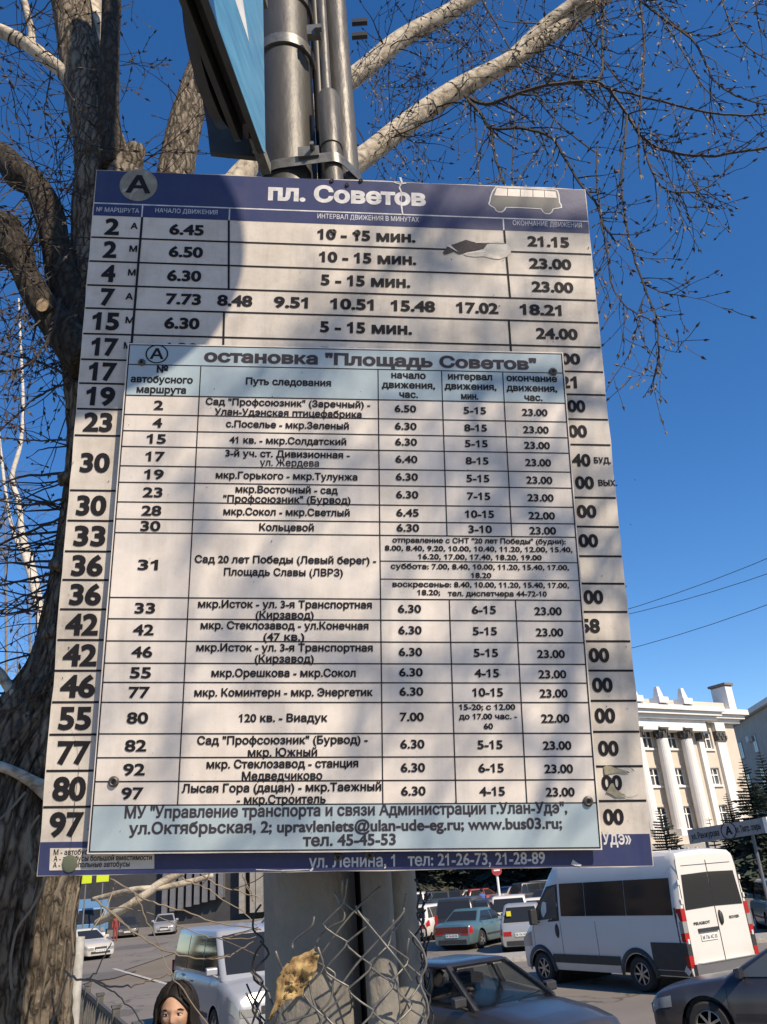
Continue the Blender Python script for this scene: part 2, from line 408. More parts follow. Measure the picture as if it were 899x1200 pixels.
t = MB(); T(t, 'М - автобусы малой', (63, 1002), (132, 1002), .0072, .0013, .02); T(t, 'А - автобусы большой вместимости', (63, 1009.5), (178, 1008), .0072, .0013, .02); T(t, 'А - низкопольные автобусы', (62, 1017), (152, 1016), .0072, .0013, .02)
t.obj('sticker_lettering', 'black_print', main_board)
# torn film: a dark hole, the curled white flap, lifted film lower right, a crack and small losses
def z2(pts, ox, oy, sx, sy): return [(ox + x / sx, oy + y / sy) for x, y in pts]
hole = z2([(140, 275), (178, 225), (215, 205), (265, 190), (345, 160), (400, 178), (470, 190), (530, 200), (500, 240), (420, 258), (350, 270), (285, 285), (240, 262), (205, 275), (160, 290)], 500, 260, 7.49, 7.5)
m = MB(); m.prism(pl(hole), .0009, .0014); m.obj('torn_hole', mat('bare_steel_dark', (.085, .07, .07), .8, noise_amt=.5, nscale=300), main_board)
flap = z2([(530, 200), (575, 190), (640, 188), (700, 195), (735, 225), (740, 270), (700, 310), (640, 330), (580, 325), (500, 305), (420, 310), (350, 300), (320, 285), (360, 270), (430, 258), (500, 240)], 500, 260, 7.49, 7.5)
P = pl(flap); fm = MB(); cx_ = sum(p[0] for p in P) / len(P); cy_ = sum(p[1] for p in P) / len(P)
vs = [(x, y, .001) for x, y in P]; ring = [(cx_ + (x - cx_) * .6, cy_ + (y - cy_) * .6, .0016 + .0008 * math.sin(i * 1.7) * (1 if x < cx_ else 1.6)) for i, (x, y) in enumerate(P)]; n = len(P)
fm.add(vs + ring + [(cx_, cy_, .0012)], [(i, (i + 1) % n, n + (i + 1) % n, n + i) for i in range(n)] + [(n + i, n + (i + 1) % n, 2 * n) for i in range(n)])
fm.obj('torn_flap', mat('torn_white', (.70, .65, .57), .7, noise_amt=.2, nscale=90), main_board, smooth=25)
for a, b, c in (((178, 212), (205, 205), (278, 272)), ((425, 183), (540, 170), (690, 190))):
    q = z2([a, b, c, (a[0] + 6, a[1] + 8)], 500, 260, 7.49, 7.5); m = MB(); m.prism(pl(q), .0014, .0022); m.obj('torn_strip', 'torn_white', main_board)
peel1 = z2([(190, 215), (230, 190), (300, 205), (400, 245), (530, 290), (470, 300), (380, 285), (280, 300), (205, 320)], 690, 880, 11.24, 11.24)
peel2 = z2([(225, 545), (290, 430), (320, 425), (350, 500), (440, 565), (495, 612), (350, 612), (290, 575)], 690, 880, 11.24, 11.24)
m = MB(); m.prism(pl(peel1), .0012, .0017); m.prism(pl(peel2), .0012, .0017); m.obj('bare_patch', mat('old_glue', (.33, .30, .22), .8, noise_amt=.35, nscale=120), main_board)
m = MB()
def crack(mb, pts, w0, z=.0015, off=0.0):
    P = pl(pts, off)
    for i in range(len(P) - 1):
        a, b = Vector(P[i]), Vector(P[i + 1]); d = (b - a).normalized(); nn = Vector((-d.y, d.x)) * w0 * (.4 + random.random()) / 2
        mb.quad((*(a - nn), z), (*(b - nn * .7), z), (*(b + nn * .7), z), (*(a + nn), z))
crack(m, z2([(300, 200), (400, 240), (500, 270), (535, 292)], 690, 880, 11.24, 11.24), .0012, .0019)
crack(m, z2([(495, 195), (560, 235), (590, 262)], 690, 880, 11.24, 11.24), .0015, .0019)
crack(m, z2([(225, 545), (300, 580), (360, 615)], 690, 880, 11.24, 11.24), .001, .0019)
crack(m, z2([(440, 565), (470, 580), (500, 612), (580, 605), (620, 585), (650, 575)], 690, 880, 11.24, 11.24), .001, .0019)
crack(m, z2([(195, 240), (200, 290), (215, 320)], 690, 880, 11.24, 11.24), .0009, .0019)
crack(m, [(78, 840), (90, 870), (93, 900), (88, 940), (84, 985), (80, 1010)], .0006)
crack(m, [(150, 230), (154, 240), (153, 252)], .0006)
rd = random.Random(5)
for _ in range(46):
    x = rd.choice([rd.uniform(300, 690), rd.uniform(60, 130), rd.uniform(690, 745)]); y = rd.uniform(256, 410) if x > 200 and x < 690 else rd.uniform(520, 980)
    if 130 < x < 200: continue
    crack(m, [(x, y), (x + rd.uniform(-1.5, 1.5), y + rd.uniform(.6, 2.2))], rd.uniform(.0008, .0022))
stuff(m.obj('scratches', 'grey_print', main_board))
m = MB(); crack(m, [(469, 208), (471, 214), (468, 220), (471, 227), (470, 238), (472, 252)], .003, .0012); crack(m, [(462, 214), (468, 216), (476, 215)], .002, .0012); crack(m, [(670, 1010), (676, 1013), (681, 1014)], .006, .0012)
crack(m, [(300, 1019), (330, 1020), (362, 1019)], .0015, .0012); crack(m, [(640, 994), (670, 992)], .002, .0012); stuff(m.obj('worn_edge', 'white_print', main_board))
def bolt(px, py, r, parent, off=0.0, h=.002, name='bolt', z0=.001, mm='galvanised_bolt'):
    c = bl(px, py, off); M = Matrix.Translation((c.x, c.y, z0 + (off if parent is not main_board and False else 0)))
    b = MB().lathe([(r * 1.0, 0), (r * 1.0, .0008), (r * .9, .0012), (r * .85, h), (r * .6, h + .001), (r * .35, h * .9), (.0001, h * .6)], 16, M).obj(name, mm, parent, smooth=40)
    MB().lathe([(.0001, h + .0011), (r * .33, h + .0012)], 8, M).obj('bolt_recess', 'black_print', b)
    return b
for x, y, r in ((391, 272, .0055), (419, 273, .006), (389, 212, .0042), (407, 217, .0040), (423, 212, .0042), (396, 1004, .0065), (433, 1002, .0065)): bolt(x, y, r, main_board)
m = MB(); m.ball(Vector((bl(82, 1012).x, bl(82, 1012).y, .0018)), .011, 8, (1, 1.1, .15)); m.obj('paint_blob', mat('dull_green', (.10, .12, .08), .8), main_board)
# ================================================================== the smaller board screwed on top
OFF = .016
def bs(px, py): return bl(px, py, OFF)
sub = thing('timetable_board', 'smaller white timetable plate with pale blue bands screwed over the large route board', 'timetable board', M=M_MAIN @ Matrix.Translation((0, 0, OFF)))
sc = [bs(*p) for p in ((102, 1001), (706, 996), (660, 413), (150, 402))]
MB().prism(ragged(sc, 14, .0006, 9.0), -.003, 0).obj('panel', 'pale_film', sub)
_g = homog([(0, 0), (1, 0), (1, 1), (0, 1)], [(c.x, c.y) for c in sc])
def st(s_, t_):
    x = _g[0][0] * s_ + _g[0][1] * t_ + _g[0][2]; y = _g[1][0] * s_ + _g[1][1] * t_ + _g[1][2]; k = _g[2][0] * s_ + _g[2][1] * t_ + 1; return Vector((x / k, y / k, 0))
import numpy as np
_gi = np.linalg.inv(_g)
def inv(px, py):
    p = bs(px, py); q = _gi @ np.array([p.x, p.y, 1.0]); return q[0] / q[2], q[1] / q[2]
tl = [inv(x, y)[1] for x, y in ((148, 427), (145, 463), (143, 485.5), (141, 504.5), (139, 523), (138, 545.7), (136, 565), (134, 588), (133, 608), (131.5, 624), (126, 700), (124, 725), (122, 751), (120, 777), (118.5, 799.6), (116.5, 823), (113.5, 860), (111.5, 888), (109, 916), (106.5, 944))]
cl = [sum(inv(*p)[0] for p in ps) / 2 for ps in (((234.5, 428), (214, 860)), ((442, 432), (449, 854)), ((515.5, 435), (534, 856)), ((588, 436), (614, 858)))]
m = MB()
def sq(mb, s0, t0, s1, t1, z): mb.quad(*[(*st(a, b).xy, z) for a, b in ((s0, t0), (s1, t0), (s1, t1), (s0, t1))])
e = .003
m = MB(); sq(m, e, tl[1], 1 - e, 1 - e, .0004); m.obj('heading_band', 'light_blue_film', sub)
m = MB(); sq(m, e, e, 1 - e, tl[-1], .0004); m.obj('address_band', 'light_blue_film', sub)
m = MB(); hw = .0016 / 2
ht = .0011
for k, tv in enumerate(tl):
    y0 = st(0, tv).y
    sq(m, e, tv - ht, 1 - e, tv + ht, .0006)
for i, cv in enumerate(cl):
    segs = [(tl[0], tl[-1])] if i < 2 else [(tl[0], tl[9]), (tl[10], tl[-1])]
    for a, b in segs: sq(m, cv - .0011, b, cv + .0011, a, .0008)
r31 = [inv(447, 657.5)[1], inv(447, 678.6)[1]]
for tv in r31: sq(m, cl[1], tv - .0009, 1 - e, tv + .0009, .0006)
# thin edge rule
for a in ((e, e, 1 - e, e + .002), (e, 1 - e - .002, 1 - e, 1 - e), (e, e, e + .0025, 1 - e), (1 - e - .0025, e, 1 - e, 1 - e)): sq(m, *a, .0007)
stuff(m.obj('grid_lines', 'black_print', sub))
def TS(mb, s, x0, x1, tmid, cap, dy=0.0, bold=.03, z=.001, base=None, m_='black_print', nm='lettering'):
    mb = MB()
    """string between photo columns x0..x1, centred on board row height tmid"""
    if base is not None: tm = inv((x0 + x1) / 2, base)[1]
    else: tm = tmid
    def hit(px):
        py = 400 + 600 * (1 - tm)
        for _ in range(6): py += (inv(px, py)[1] - tm) * 600
        return bs(px, py)
    A, B = hit(x0), hit(x1)
    yy = (A.y + B.y) / 2 + dy - (0 if base is not None else cap / 2)
    text(mb, s, (A.x, yy), (B.x, yy), cap, z, bold); mb.obj(nm, m_, sub)
TS(None, 'остановка "Площадь Советов"', 239, 629, 0, .0215, base=429, bold=.042, m_='grey_print', nm='title_lettering')
bc = bs(184, 415)
m = MB(); m.lathe([(.0165, 0), (.0195, 0)], 32, Matrix.Translation((bc.x, bc.y, .0009))); 
m = MB(); n = 36
vs = [(bc.x + r * math.cos(2 * PI * i / n), bc.y + r * .92 * math.sin(2 * PI * i / n), .001) for r in (.0165, .0188) for i in range(n)]
m.add(vs, [(i, (i + 1) % n, n + (i + 1) % n, n + i) for i in range(n)]); text(m, 'А', (bc.x - .0115, bc.y - .0095), (bc.x + .0115, bc.y - .0095), .019, .001, .02); m.obj('badge_letter', 'black_print', sub)
t = MB()
for s, a, b, y in (('№', 183.5, 197, 437), ('автобусного', 153, 226, 449), ('маршрута', 160, 218, 461), ('Путь следования', 288, 388, 452), ('начало', 458.6, 499, 444), ('движения,', 447.6, 510, 455.5), ('час.', 468, 490, 466.5), ('интервал', 525, 577, 445.5), ('движения,', 521, 582, 457), ('мин.', 540.5, 560.7, 468.5), ('окончание', 593.7, 653, 447.5), ('движения,', 593.7, 653, 459), ('час.', 614.7, 636, 470)):
    TS(t, s, a, b, 0, .0125, base=y, bold=.036)
R = [('2', [('Сад "Профсоюзник" (Заречный) -', 241, 434), ('Улан-Удэнская птицефабрика', 252, 424)], '6.50', '5-15', '23.00'),
     ('4', [('с.Поселье - мкр.Зеленый', 265, 409)], '6.30', '8-15', '23.00'), ('15', [('41 кв. - мкр.Солдатский', 269, 406)], '6.30', '5-15', '23.00'),
     ('17', [('3-й уч. ст. Дивизионная -', 264, 410), ('ул. Жердева', 305, 374)], '6.40', '8-15', '23.00'), ('19', [('мкр.Горького - мкр.Тулунжа', 253, 419)], '6.30', '5-15', '23.00'),
     ('23', [('мкр.Восточный - сад', 276, 396), ('"Профсоюзник" (Бурвод)', 262, 411)], '6.30', '7-15', '23.00'), ('28', [('мкр.Сокол - мкр.Светлый', 262, 410)], '6.45', '10-15', '22.00'),
     ('30', [('Кольцевой', 304, 368)], '6.30', '3-10', '23.00'), ('31', [('Сад 20 лет Победы (Левый берег) -', 228, 441), ('Площадь Славы (ЛВРЗ)', 263, 402)], None, None, None),
     ('33', [('мкр.Исток - ул. 3-я Транспортная', 232, 436), ('(Кирзавод)', 300, 368)], '6.30', '6-15', '23.00'), ('42', [('мкр. Стеклозавод - ул.Конечная', 235, 432), ('(47 кв.)', 309, 357)], '6.30', '5-15', '23.00'),
     ('46', [('мкр.Исток - ул. 3-я Транспортная', 230, 437), ('(Кирзавод)', 299, 368)], '6.30', '5-15', '23.00'), ('55', [('мкр.Орешкова - мкр.Сокол', 248, 417)], '6.30', '4-15', '23.00'),
     ('77', [('мкр. Коминтерн - мкр. Энергетик', 228, 437)], '6.30', '10-15', '23.00'), ('80', [('120 кв. - Виадук', 280, 384)], '7.00', None, '22.00'),
     ('82', [('Сад "Профсоюзник" (Бурвод) -', 231, 431), ('мкр. Южный', 291, 372)], '6.30', '5-15', '23.00'), ('92', [('мкр. Стеклозавод - станция', 242, 420), ('Медведчиково', 284, 378)], '6.30', '6-15', '23.00'),
     ('97', [('Лысая Гора (дацан) - мкр.Таежный', 213, 447), ('- мкр.Строитель', 278, 382)], '6.30', '4-15', '23.00')]
def sx_of(frac_s, tm): return st(frac_s, tm)
capN, capR, capT = .0165, .0118, .0128
for i, (num, names, t1, t2, t3) in enumerate(R):
    ta, tb = tl[1 + i], tl[2 + i]; tm = (ta + tb) / 2; m = None
    yt, yb = st(.5, ta).y, st(.5, tb).y
    def put(s, sc_, w_, cap, tmm=tm, dy=0.0, bold=.03):
        c = st(sc_, tmm); m_ = MB(); text(m_, s, (c.x - w_ / 2, c.y - cap / 2 + dy), (c.x + w_ / 2, c.y - cap / 2 + dy), cap, .001, bold); m_.obj('lettering', 'black_print', sub)
    put(num, cl[0] * .47, .0155 * len(num) + .0005 * i / 18, capN)
    if len(names) == 1: TS(m, names[0][0], names[0][1], names[0][2], tm, capR)
    else:
        h = yt - yb
        if num == '31': o1, o2 = .0098, -.0102
        else: o1, o2 = h / 2 - capR * .5 - .0035, -h / 2 + capR * .5 + (.0030 if num in ('17',) else .0012)
        TS(m, names[0][0], names[0][1], names[0][2], tm, capR, dy=o1); TS(m, names[1][0], names[1][1], names[1][2], tm, capR, dy=o2, bold=.012 if num == '17' else .026)
    wch = .0094
    if t1: put(t1, (cl[1] + cl[2]) / 2 - .012, wch * 3.9, capT, dy=.0015)
    if t2: put(t2, (cl[2] + cl[3]) / 2 + .002, wch * len(t2) * 1.0 + .001, capT, dy=.0005)
    if t3: put(t3, (cl[3] + 1) / 2 - .004, wch * 4.7, capT, dy=-.001)
    if num == '31':
        tA = [tl[9], r31[0], r31[1], tl[10]]
        for (s, a, b, y) in (('отправление с СНТ "20 лет Победы" (будни):', 460, 663, 637), ('8.00, 8.40, 9.20, 10.00, 10.40, 11.20, 12.00, 15.40,', 451, 671, 646.4), ('16.20, 17.00, 17.40, 18.20, 19.00', 490, 635, 656),
                             ('суббота: 7.00, 8.40, 10.00, 11.20, 15.40, 17.00,', 458, 667, 667.5), ('18.20', 552, 576, 677.5), ('воскресенье: 8.40, 10.00, 11.20, 15.40, 17.00,', 460, 667, 688.5), ('18.20;', 489, 516, 697.5), ('тел. диспетчера 44-72-10', 525, 641, 699)):
            TS(m, s, a, b, 0, .0086, base=y, bold=.03)
    if num == '80':
        for (s, a, b, y) in (('15-20; с 12.00', 538, 604, 832), ('до 17.00 час. -', 538, 606, 843), ('60', 567, 578, 854.5)): TS(m, s, a, b, 0, .0086, base=y, bold=.03)
TS(t, 'МУ "Управление транспорта и связи Администрации г.Улан-Удэ",', 146, 665, 0, .0158, base=956, bold=.03, m_='grey_print')
TS(t, 'ул.Октябрьская, 2; upravleniets@ulan-ude-eg.ru; www.bus03.ru;', 151, 659, 0, .0158, base=974.5, bold=.03, m_='grey_print')
TS(t, 'тел. 45-45-53', 355, 464, 0, .0158, base=991, bold=.03, m_='grey_print')
for x, y, r in ((166.5, 425, .0062), (648, 436, .0075), (133.5, 916, .0078), (689, 939, .0078)): bolt(x, y, r, sub, off=OFF, h=.003, name='screw')
m = MB()
for _ in range(60):
    x, y = rd.uniform(120, 690), rd.uniform(410, 990); crack(m, [(x, y), (x + rd.uniform(-1, 1), y + rd.uniform(.5, 1.6))], rd.uniform(.0006, .0016), .0014, OFF)
stuff(m.obj('scratches', 'grey_print', sub))
# ================================================================== the pole with its service pipes
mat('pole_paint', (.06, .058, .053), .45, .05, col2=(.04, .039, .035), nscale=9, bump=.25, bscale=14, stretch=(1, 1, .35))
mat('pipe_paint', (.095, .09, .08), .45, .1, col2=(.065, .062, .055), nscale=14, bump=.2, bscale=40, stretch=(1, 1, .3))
mat('band_steel', (.20, .20, .185), .4, .5, noise_amt=.4, nscale=50)
mat('pole_sunlit', (.25, .235, .205), .75, .0, col2=(.17, .16, .14), nscale=11, bump=.4, bscale=50, stretch=(1, 1, .5)); YP = 1.50  # paler copy for the sunlit lower lengths; the sunlight is in the colour
def xz(px, py, Y): p = at(px, py, Y); return p.x, p.z
xl = at(309, 1050, YP).x; xr = at(418, 1050, YP).x
PR = (xr - xl) / 2 * .98; PXC = (xl + xr) / 2
pole = thing('street_pole', 'thick grey steel pole with service pipes strapped to it, carrying the boards', 'pole', (PXC, YP, 0))
def rel(x, y, z): return (x - PXC, y - YP, z)
KERB = .45
MB().lathe([(PR * 1.02, .0), (PR * 1.02, 1.2), (PR, 1.25), (PR, 2.9)], 48).obj('lower_shaft', 'pole_sunlit', pole, smooth=50)
prof = [(PR + .004, 2.9), (PR + .004, 3.0), (PR * .985, 3.05), (PR * .985, 3.9), (PR * .96, 3.92), (PR * .95, 5.2), (PR * .85, 9.0)]
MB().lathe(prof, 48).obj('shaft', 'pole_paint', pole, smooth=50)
# pipe A in front on the right, pipe B right behind it
ya = YP - .055; xa0 = at(423, 1060, ya - .03).x; xa1 = at(460, 1060, ya - .03).x; ra = (xa1 - xa0) / 2; xa = (xa0 + xa1) / 2
zs = at(390, 112, ya).z; zt = at(390, 182, ya).z
MB().lathe([(ra + .0008, 0), (ra + .0008, 2.95)], 28, Matrix.Translation(rel(xa, ya, 0))).obj('front_pipe_base', 'pole_sunlit', pole, smooth=40)
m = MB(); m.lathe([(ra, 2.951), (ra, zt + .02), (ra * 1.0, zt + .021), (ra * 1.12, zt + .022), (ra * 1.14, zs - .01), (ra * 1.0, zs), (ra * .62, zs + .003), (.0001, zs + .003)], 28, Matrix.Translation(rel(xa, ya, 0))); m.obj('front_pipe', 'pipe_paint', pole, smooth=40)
MB().lathe([(ra * .52, zs), (ra * .52, 9.0)], 18, Matrix.Translation(rel(xa - ra * .12, ya, 0))).obj('thin_conduit', 'pipe_paint', pole, smooth=40)
yb_ = YP - .005; xb1 = at(489, 1060, yb_).x; rb = ra * 1.28; xb = xb1 - rb
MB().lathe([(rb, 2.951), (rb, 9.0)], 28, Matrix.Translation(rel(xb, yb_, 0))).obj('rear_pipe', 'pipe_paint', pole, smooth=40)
MB().lathe([(rb + .0008, 0), (rb + .0008, 2.95)], 28, Matrix.Translation(rel(xb, yb_, 0))).obj('rear_pipe_base', 'pole_sunlit', pole, smooth=40)
MB().lathe([(.014, 0), (.014, 8.8)], 12, Matrix.Translation(rel((PXC + PR + xa - ra) / 2 + .004, YP + .02, 0))).obj('gap_filler', mat('gap_black', (.02, .02, .022), .5), pole, smooth=40)  # added rod that darkens the gap between shaft and front pipe
# steel bands: hull of the three circles
def hull_band(z0, z1, off, name='band', m_='band_steel'):
    pts = []
    for (cx_, cy_, r_) in ((PXC, YP, PR), (xa, ya, ra * 1.14), (xb, yb_, rb)):
        for k in range(48): a = 2 * PI * k / 48; pts.append((cx_ + (r_ + off) * math.cos(a), cy_ + (r_ + off) * math.sin(a)))
    pts = sorted(set(pts)); H = []
    for seq in (pts, pts[::-1]):
        h = []
        for p in seq:
            while len(h) > 1 and (h[-1][0] - h[-2][0]) * (p[1] - h[-2][1]) - (h[-1][1] - h[-2][1]) * (p[0] - h[-2][0]) <= 0: h.pop()
            h.append(p)
        H += h[:-1]
    n = len(H); mb = MB(); c = (sum(p[0] for p in H) / n, sum(p[1] for p in H) / n); vs = []
    for k, z in ((0, z0), (0, z1), (1, z1), (1, z0)):
        for x, y in H:
            s_ = 1 if k == 0 else .985
            vs.append(rel(c[0] + (x - c[0]) * s_, c[1] + (y - c[1]) * s_, z))
    fs = [(r_ * n + i, r_ * n + (i + 1) % n, ((r_ + 1) % 4) * n + (i + 1) % n, ((r_ + 1) % 4) * n + i) for r_ in range(4) for i in range(n)]
    mb.add(vs, fs); return mb.obj(name, m_, pole, smooth=40)
zb0 = at(390, 193, YP - PR).z
hull_band(zb0, zb0 + .03, .004); 
zb1 = at(360, 47, YP - PR).z
m = MB(); m.lathe([(PR + .004, zb1), (PR + .004, zb1 + .035), (PR - .002, zb1 + .036)], 48); m.obj('band', 'band_steel', pole, smooth=40)
m = MB(); m.lathe([(PR + .004, zb1 + .2), (PR + .004, zb1 + .235), (PR - .002, zb1 + .236)], 48); m.obj('band', 'band_steel', pole, smooth=40)
b = at(368, 38, YP - PR - .01); m = MB(); m.box(rel(b.x, b.y, b.z), (.035, .02, .035)); m.box(rel(b.x + .012, b.y - .014, b.z - .004), (.018, .014, .014)); m.obj('band_clamp', 'band_steel', pole)
b = at(362, 181, YP - PR - .004); m = MB(); m.box(rel(b.x, b.y, b.z), (.05, .022, .03)); m.tube([rel(b.x + .01, b.y - .03, b.z + .004), rel(b.x + .01, b.y, b.z + .004)], .006, 6); m.obj('band_clamp', 'band_steel', pole)
mat('black_iron', (.02, .02, .022), .5)
for yy in (26, 42): b = at(421, yy, YP); m = MB(); m.tube([rel(b.x - .02, b.y, b.z), rel(b.x + .022, b.y, b.z)], .010, 6); m.obj('hook', 'black_iron', pole)
# brackets that carry the board
m = MB()
for py in (240, 985):
    p = at(400, py, YP - PR); q = M_MAIN @ Vector((bl(400, py).x, bl(400, py).y, -.004))
    for dx in (-.03, .03): m.bar(rel(q.x + dx, q.y + .002, q.z), rel(q.x + dx, YP - PR + .02, q.z), .02, .006)
m.obj('board_bracket', 'band_steel', pole)
# ================================================================== road signs on the pole above the boards
mat('sign_blue', (.045, .20, .36), .35, col2=(.09, .32, .48), nscale=6, stretch=(1, 5, .5)); mat('sign_white', (.70, .70, .68), .45, noise_amt=.2, nscale=20)
mat('sign_back', (.055, .06, .06), .6, .2, noise_amt=.4, nscale=12); mat('sign_red', (.35, .03, .03), .4)
th = math.radians(7.0); dn = Vector((-math.sin(th), -math.cos(th), 0))       # along the plate, away from the pole, towards the street
far = at(311, 187, 1.27)
SM = Matrix((dn, Vector((0, 0, 1)), dn.cross(Vector((0, 0, 1))))).transposed().to_4x4(); SM.translation = far
# local: x along plate from the pole outwards, y up, z = dn x up
zside = (SM.to_3x3() @ Vector((0, 0, 1))).x      # sign of local z towards +X world
sg_ = 1 if zside > 0 else -1
cross = thing('crossing_sign', 'weathered blue square road sign with a white triangle, seen edge-on above the boards', 'road sign', M=SM)
def rrect(x0, y0, x1, y1, r, n=5):
    out = []
    for cx_, cy_, a0 in ((x1 - r, y0 + r, -90), (x1 - r, y1 - r, 0), (x0 + r, y1 - r, 90), (x0 + r, y0 + r, 180)):
        for k in range(n + 1): a = math.radians(a0 + 90 * k / n); out.append((cx_ + r * math.cos(a), cy_ + r * math.sin(a)))
    return out
MB().prism(rrect(0, 0, .7, .7, .03), -.012 * sg_, 0).obj('plate', 'sign_back', cross)
MB().prism(rrect(.002, .002, .698, .698, .028), .0004 * sg_, .0012 * sg_).obj('blue_face', 'sign_blue', cross)
def onplate(px, py):
    d = ray(px, py); nn = (SM.to_3x3() @ Vector((0, 0, 1))); t = (far - CAM).dot(nn) / d.dot(nn); return SM.inverted() @ (CAM + d * t)
tp = onplate(291, 50)
MB().prism([(tp.x, tp.y), (tp.x + .5, tp.y), (tp.x + .25, tp.y + .43)], .0014 * sg_, .002 * sg_).obj('white_triangle', 'sign_white', cross)
mm_ = MB()
for poly in (((.20, .05), (.23, .05), (.27, .15), (.24, .16)), ((.28, .05), (.31, .05), (.28, .16), (.25, .16)), ((.22, .15), (.30, .15), (.29, .26), (.23, .26)), ((.30, .22), (.36, .17), (.37, .19), (.29, .26)), ((.22, .24), (.17, .18), (.16, .2), (.22, .26))):
    mm_.prism([(tp.x + x, tp.y + y) for x, y in poly], .0022 * sg_, .0026 * sg_)
mm_.lathe([(.0001, 0), (.025, 0)], 14, Matrix.Translation((tp.x + .26, tp.y + .29, .0026 * sg_))); mm_.obj('walking_figure', 'black_print', cross)
for y in (.06, .62):
    m = MB(); m.box((-.03, y, -.02 * sg_), (.10, .03, .02)); m.box((.35, y, -.024 * sg_), (.66, .035, .02)) if y > .1 else None
    m.obj('sign_bracket', 'band_steel', cross)
# twin plate facing the other way with the round sign beyond it
M2 = SM @ Matrix.Translation((.0, .0, -.04 * sg_)); rear = thing('rear_sign_plate', 'dark back of the square sign plate mounted behind the blue one', 'road sign', M=M2)
MB().prism(rrect(.03, .012, .70, .70, .03), -.012 * sg_, 0).obj('plate', 'sign_back', rear)
for y_ in (.07, .6): m = MB(); m.box((.36, y_, .018 * sg_), (.62, .03, .03)); m.obj('frame_rail', 'sign_back', rear)
M3 = SM @ Matrix.Translation((0, 0, -.062 * sg_)); rnd = thing('round_road_sign', 'round road sign seen edge-on from behind at the upper left of the pole', 'road sign', M=M3)
RR = .13; rc = (.14, .145)
m = MB(); m.lathe([(.0001, 0), (RR, 0), (RR, -.02 * sg_), (RR - .008, -.02 * sg_), (RR - .008, -.006 * sg_), (.0001, -.006 * sg_)], 64, Matrix.Translation((rc[0], rc[1], 0))); m.obj('disc', 'sign_back', rnd, smooth=40)
m = MB(); m.lathe([(.0001, 0), (RR - .001, 0)], 64, Matrix.Translation((rc[0], rc[1], -.021 * sg_))); m.obj('red_border', 'sign_red', rnd)
m = MB(); m.lathe([(.0001, 0), (RR * .78, 0)], 64, Matrix.Translation((rc[0], rc[1], -.0215 * sg_))); m.obj('white_face', 'sign_white', rnd)
m = MB(); m.box((rc[0], .12, .03 * sg_), (.34, .03, .04)); m.obj('sign_bracket', 'band_steel', rnd)
q4 = [at(x, y, 1.31) for x, y in ((232, 60), (236, 110), (243, 150), (246, 178), (303, 184), (300, 150), (262, 40), (240, 0), (222, 0), (226, 30))]; c4 = sum(q4, Vector()) / len(q4)
r4 = thing('square_sign_back', 'dark back of a small road sign tucked between the blue sign and the tree', 'road sign', tuple(c4))
MB().prism([((q - c4).x, (q - c4).z) for q in q4], 0, .012, Matrix(((1, 0, 0, 0), (0, 0, 1, 0), (0, 1, 0, 0), (0, 0, 0, 1)))).obj('plate', 'sign_back', r4)
m = MB(); m.box((0, .03, .02), (.10, .04, .03)); m.obj('sign_bracket', 'band_steel', r4)
# round sign at the street end of the arm; it shades the top left of the board
cc = B0 + ba * 0 + Vector((0, 0, 0)); q_ = M_MAIN @ Vector((bl(72, 306).x, bl(72, 306).y, 0)); pc_ = q_ + SUN * 1.27
M4 = Matrix.Translation(pc_) @ Matrix((ba, bb, bn)).transposed().to_4x4()
r2 = thing('round_road_sign', 'round road sign facing the street at the outer end of the sign arm', 'road sign', M=M4)
m = MB(); m.lathe([(.0001, 0), (.30, 0), (.30, -.02), (.292, -.02), (.292, -.004), (.0001, -.004)], 64); m.obj('disc', 'sign_back', r2, smooth=40)
m = MB(); m.lathe([(.0001, .001), (.299, .001)], 64); m.obj('red_border', 'sign_red', r2)
m = MB(); m.lathe([(.0001, .0015), (.235, .0015)], 64); m.obj('white_face', 'sign_white', r2)
m = MB(); A_ = M4.inverted() @ (SM @ Vector((.62, .42, 0))); m.bar((0, .04, -.02), (A_.x, A_.y, A_.z), .03, .03); m.obj('sign_bracket', 'band_steel', r2)
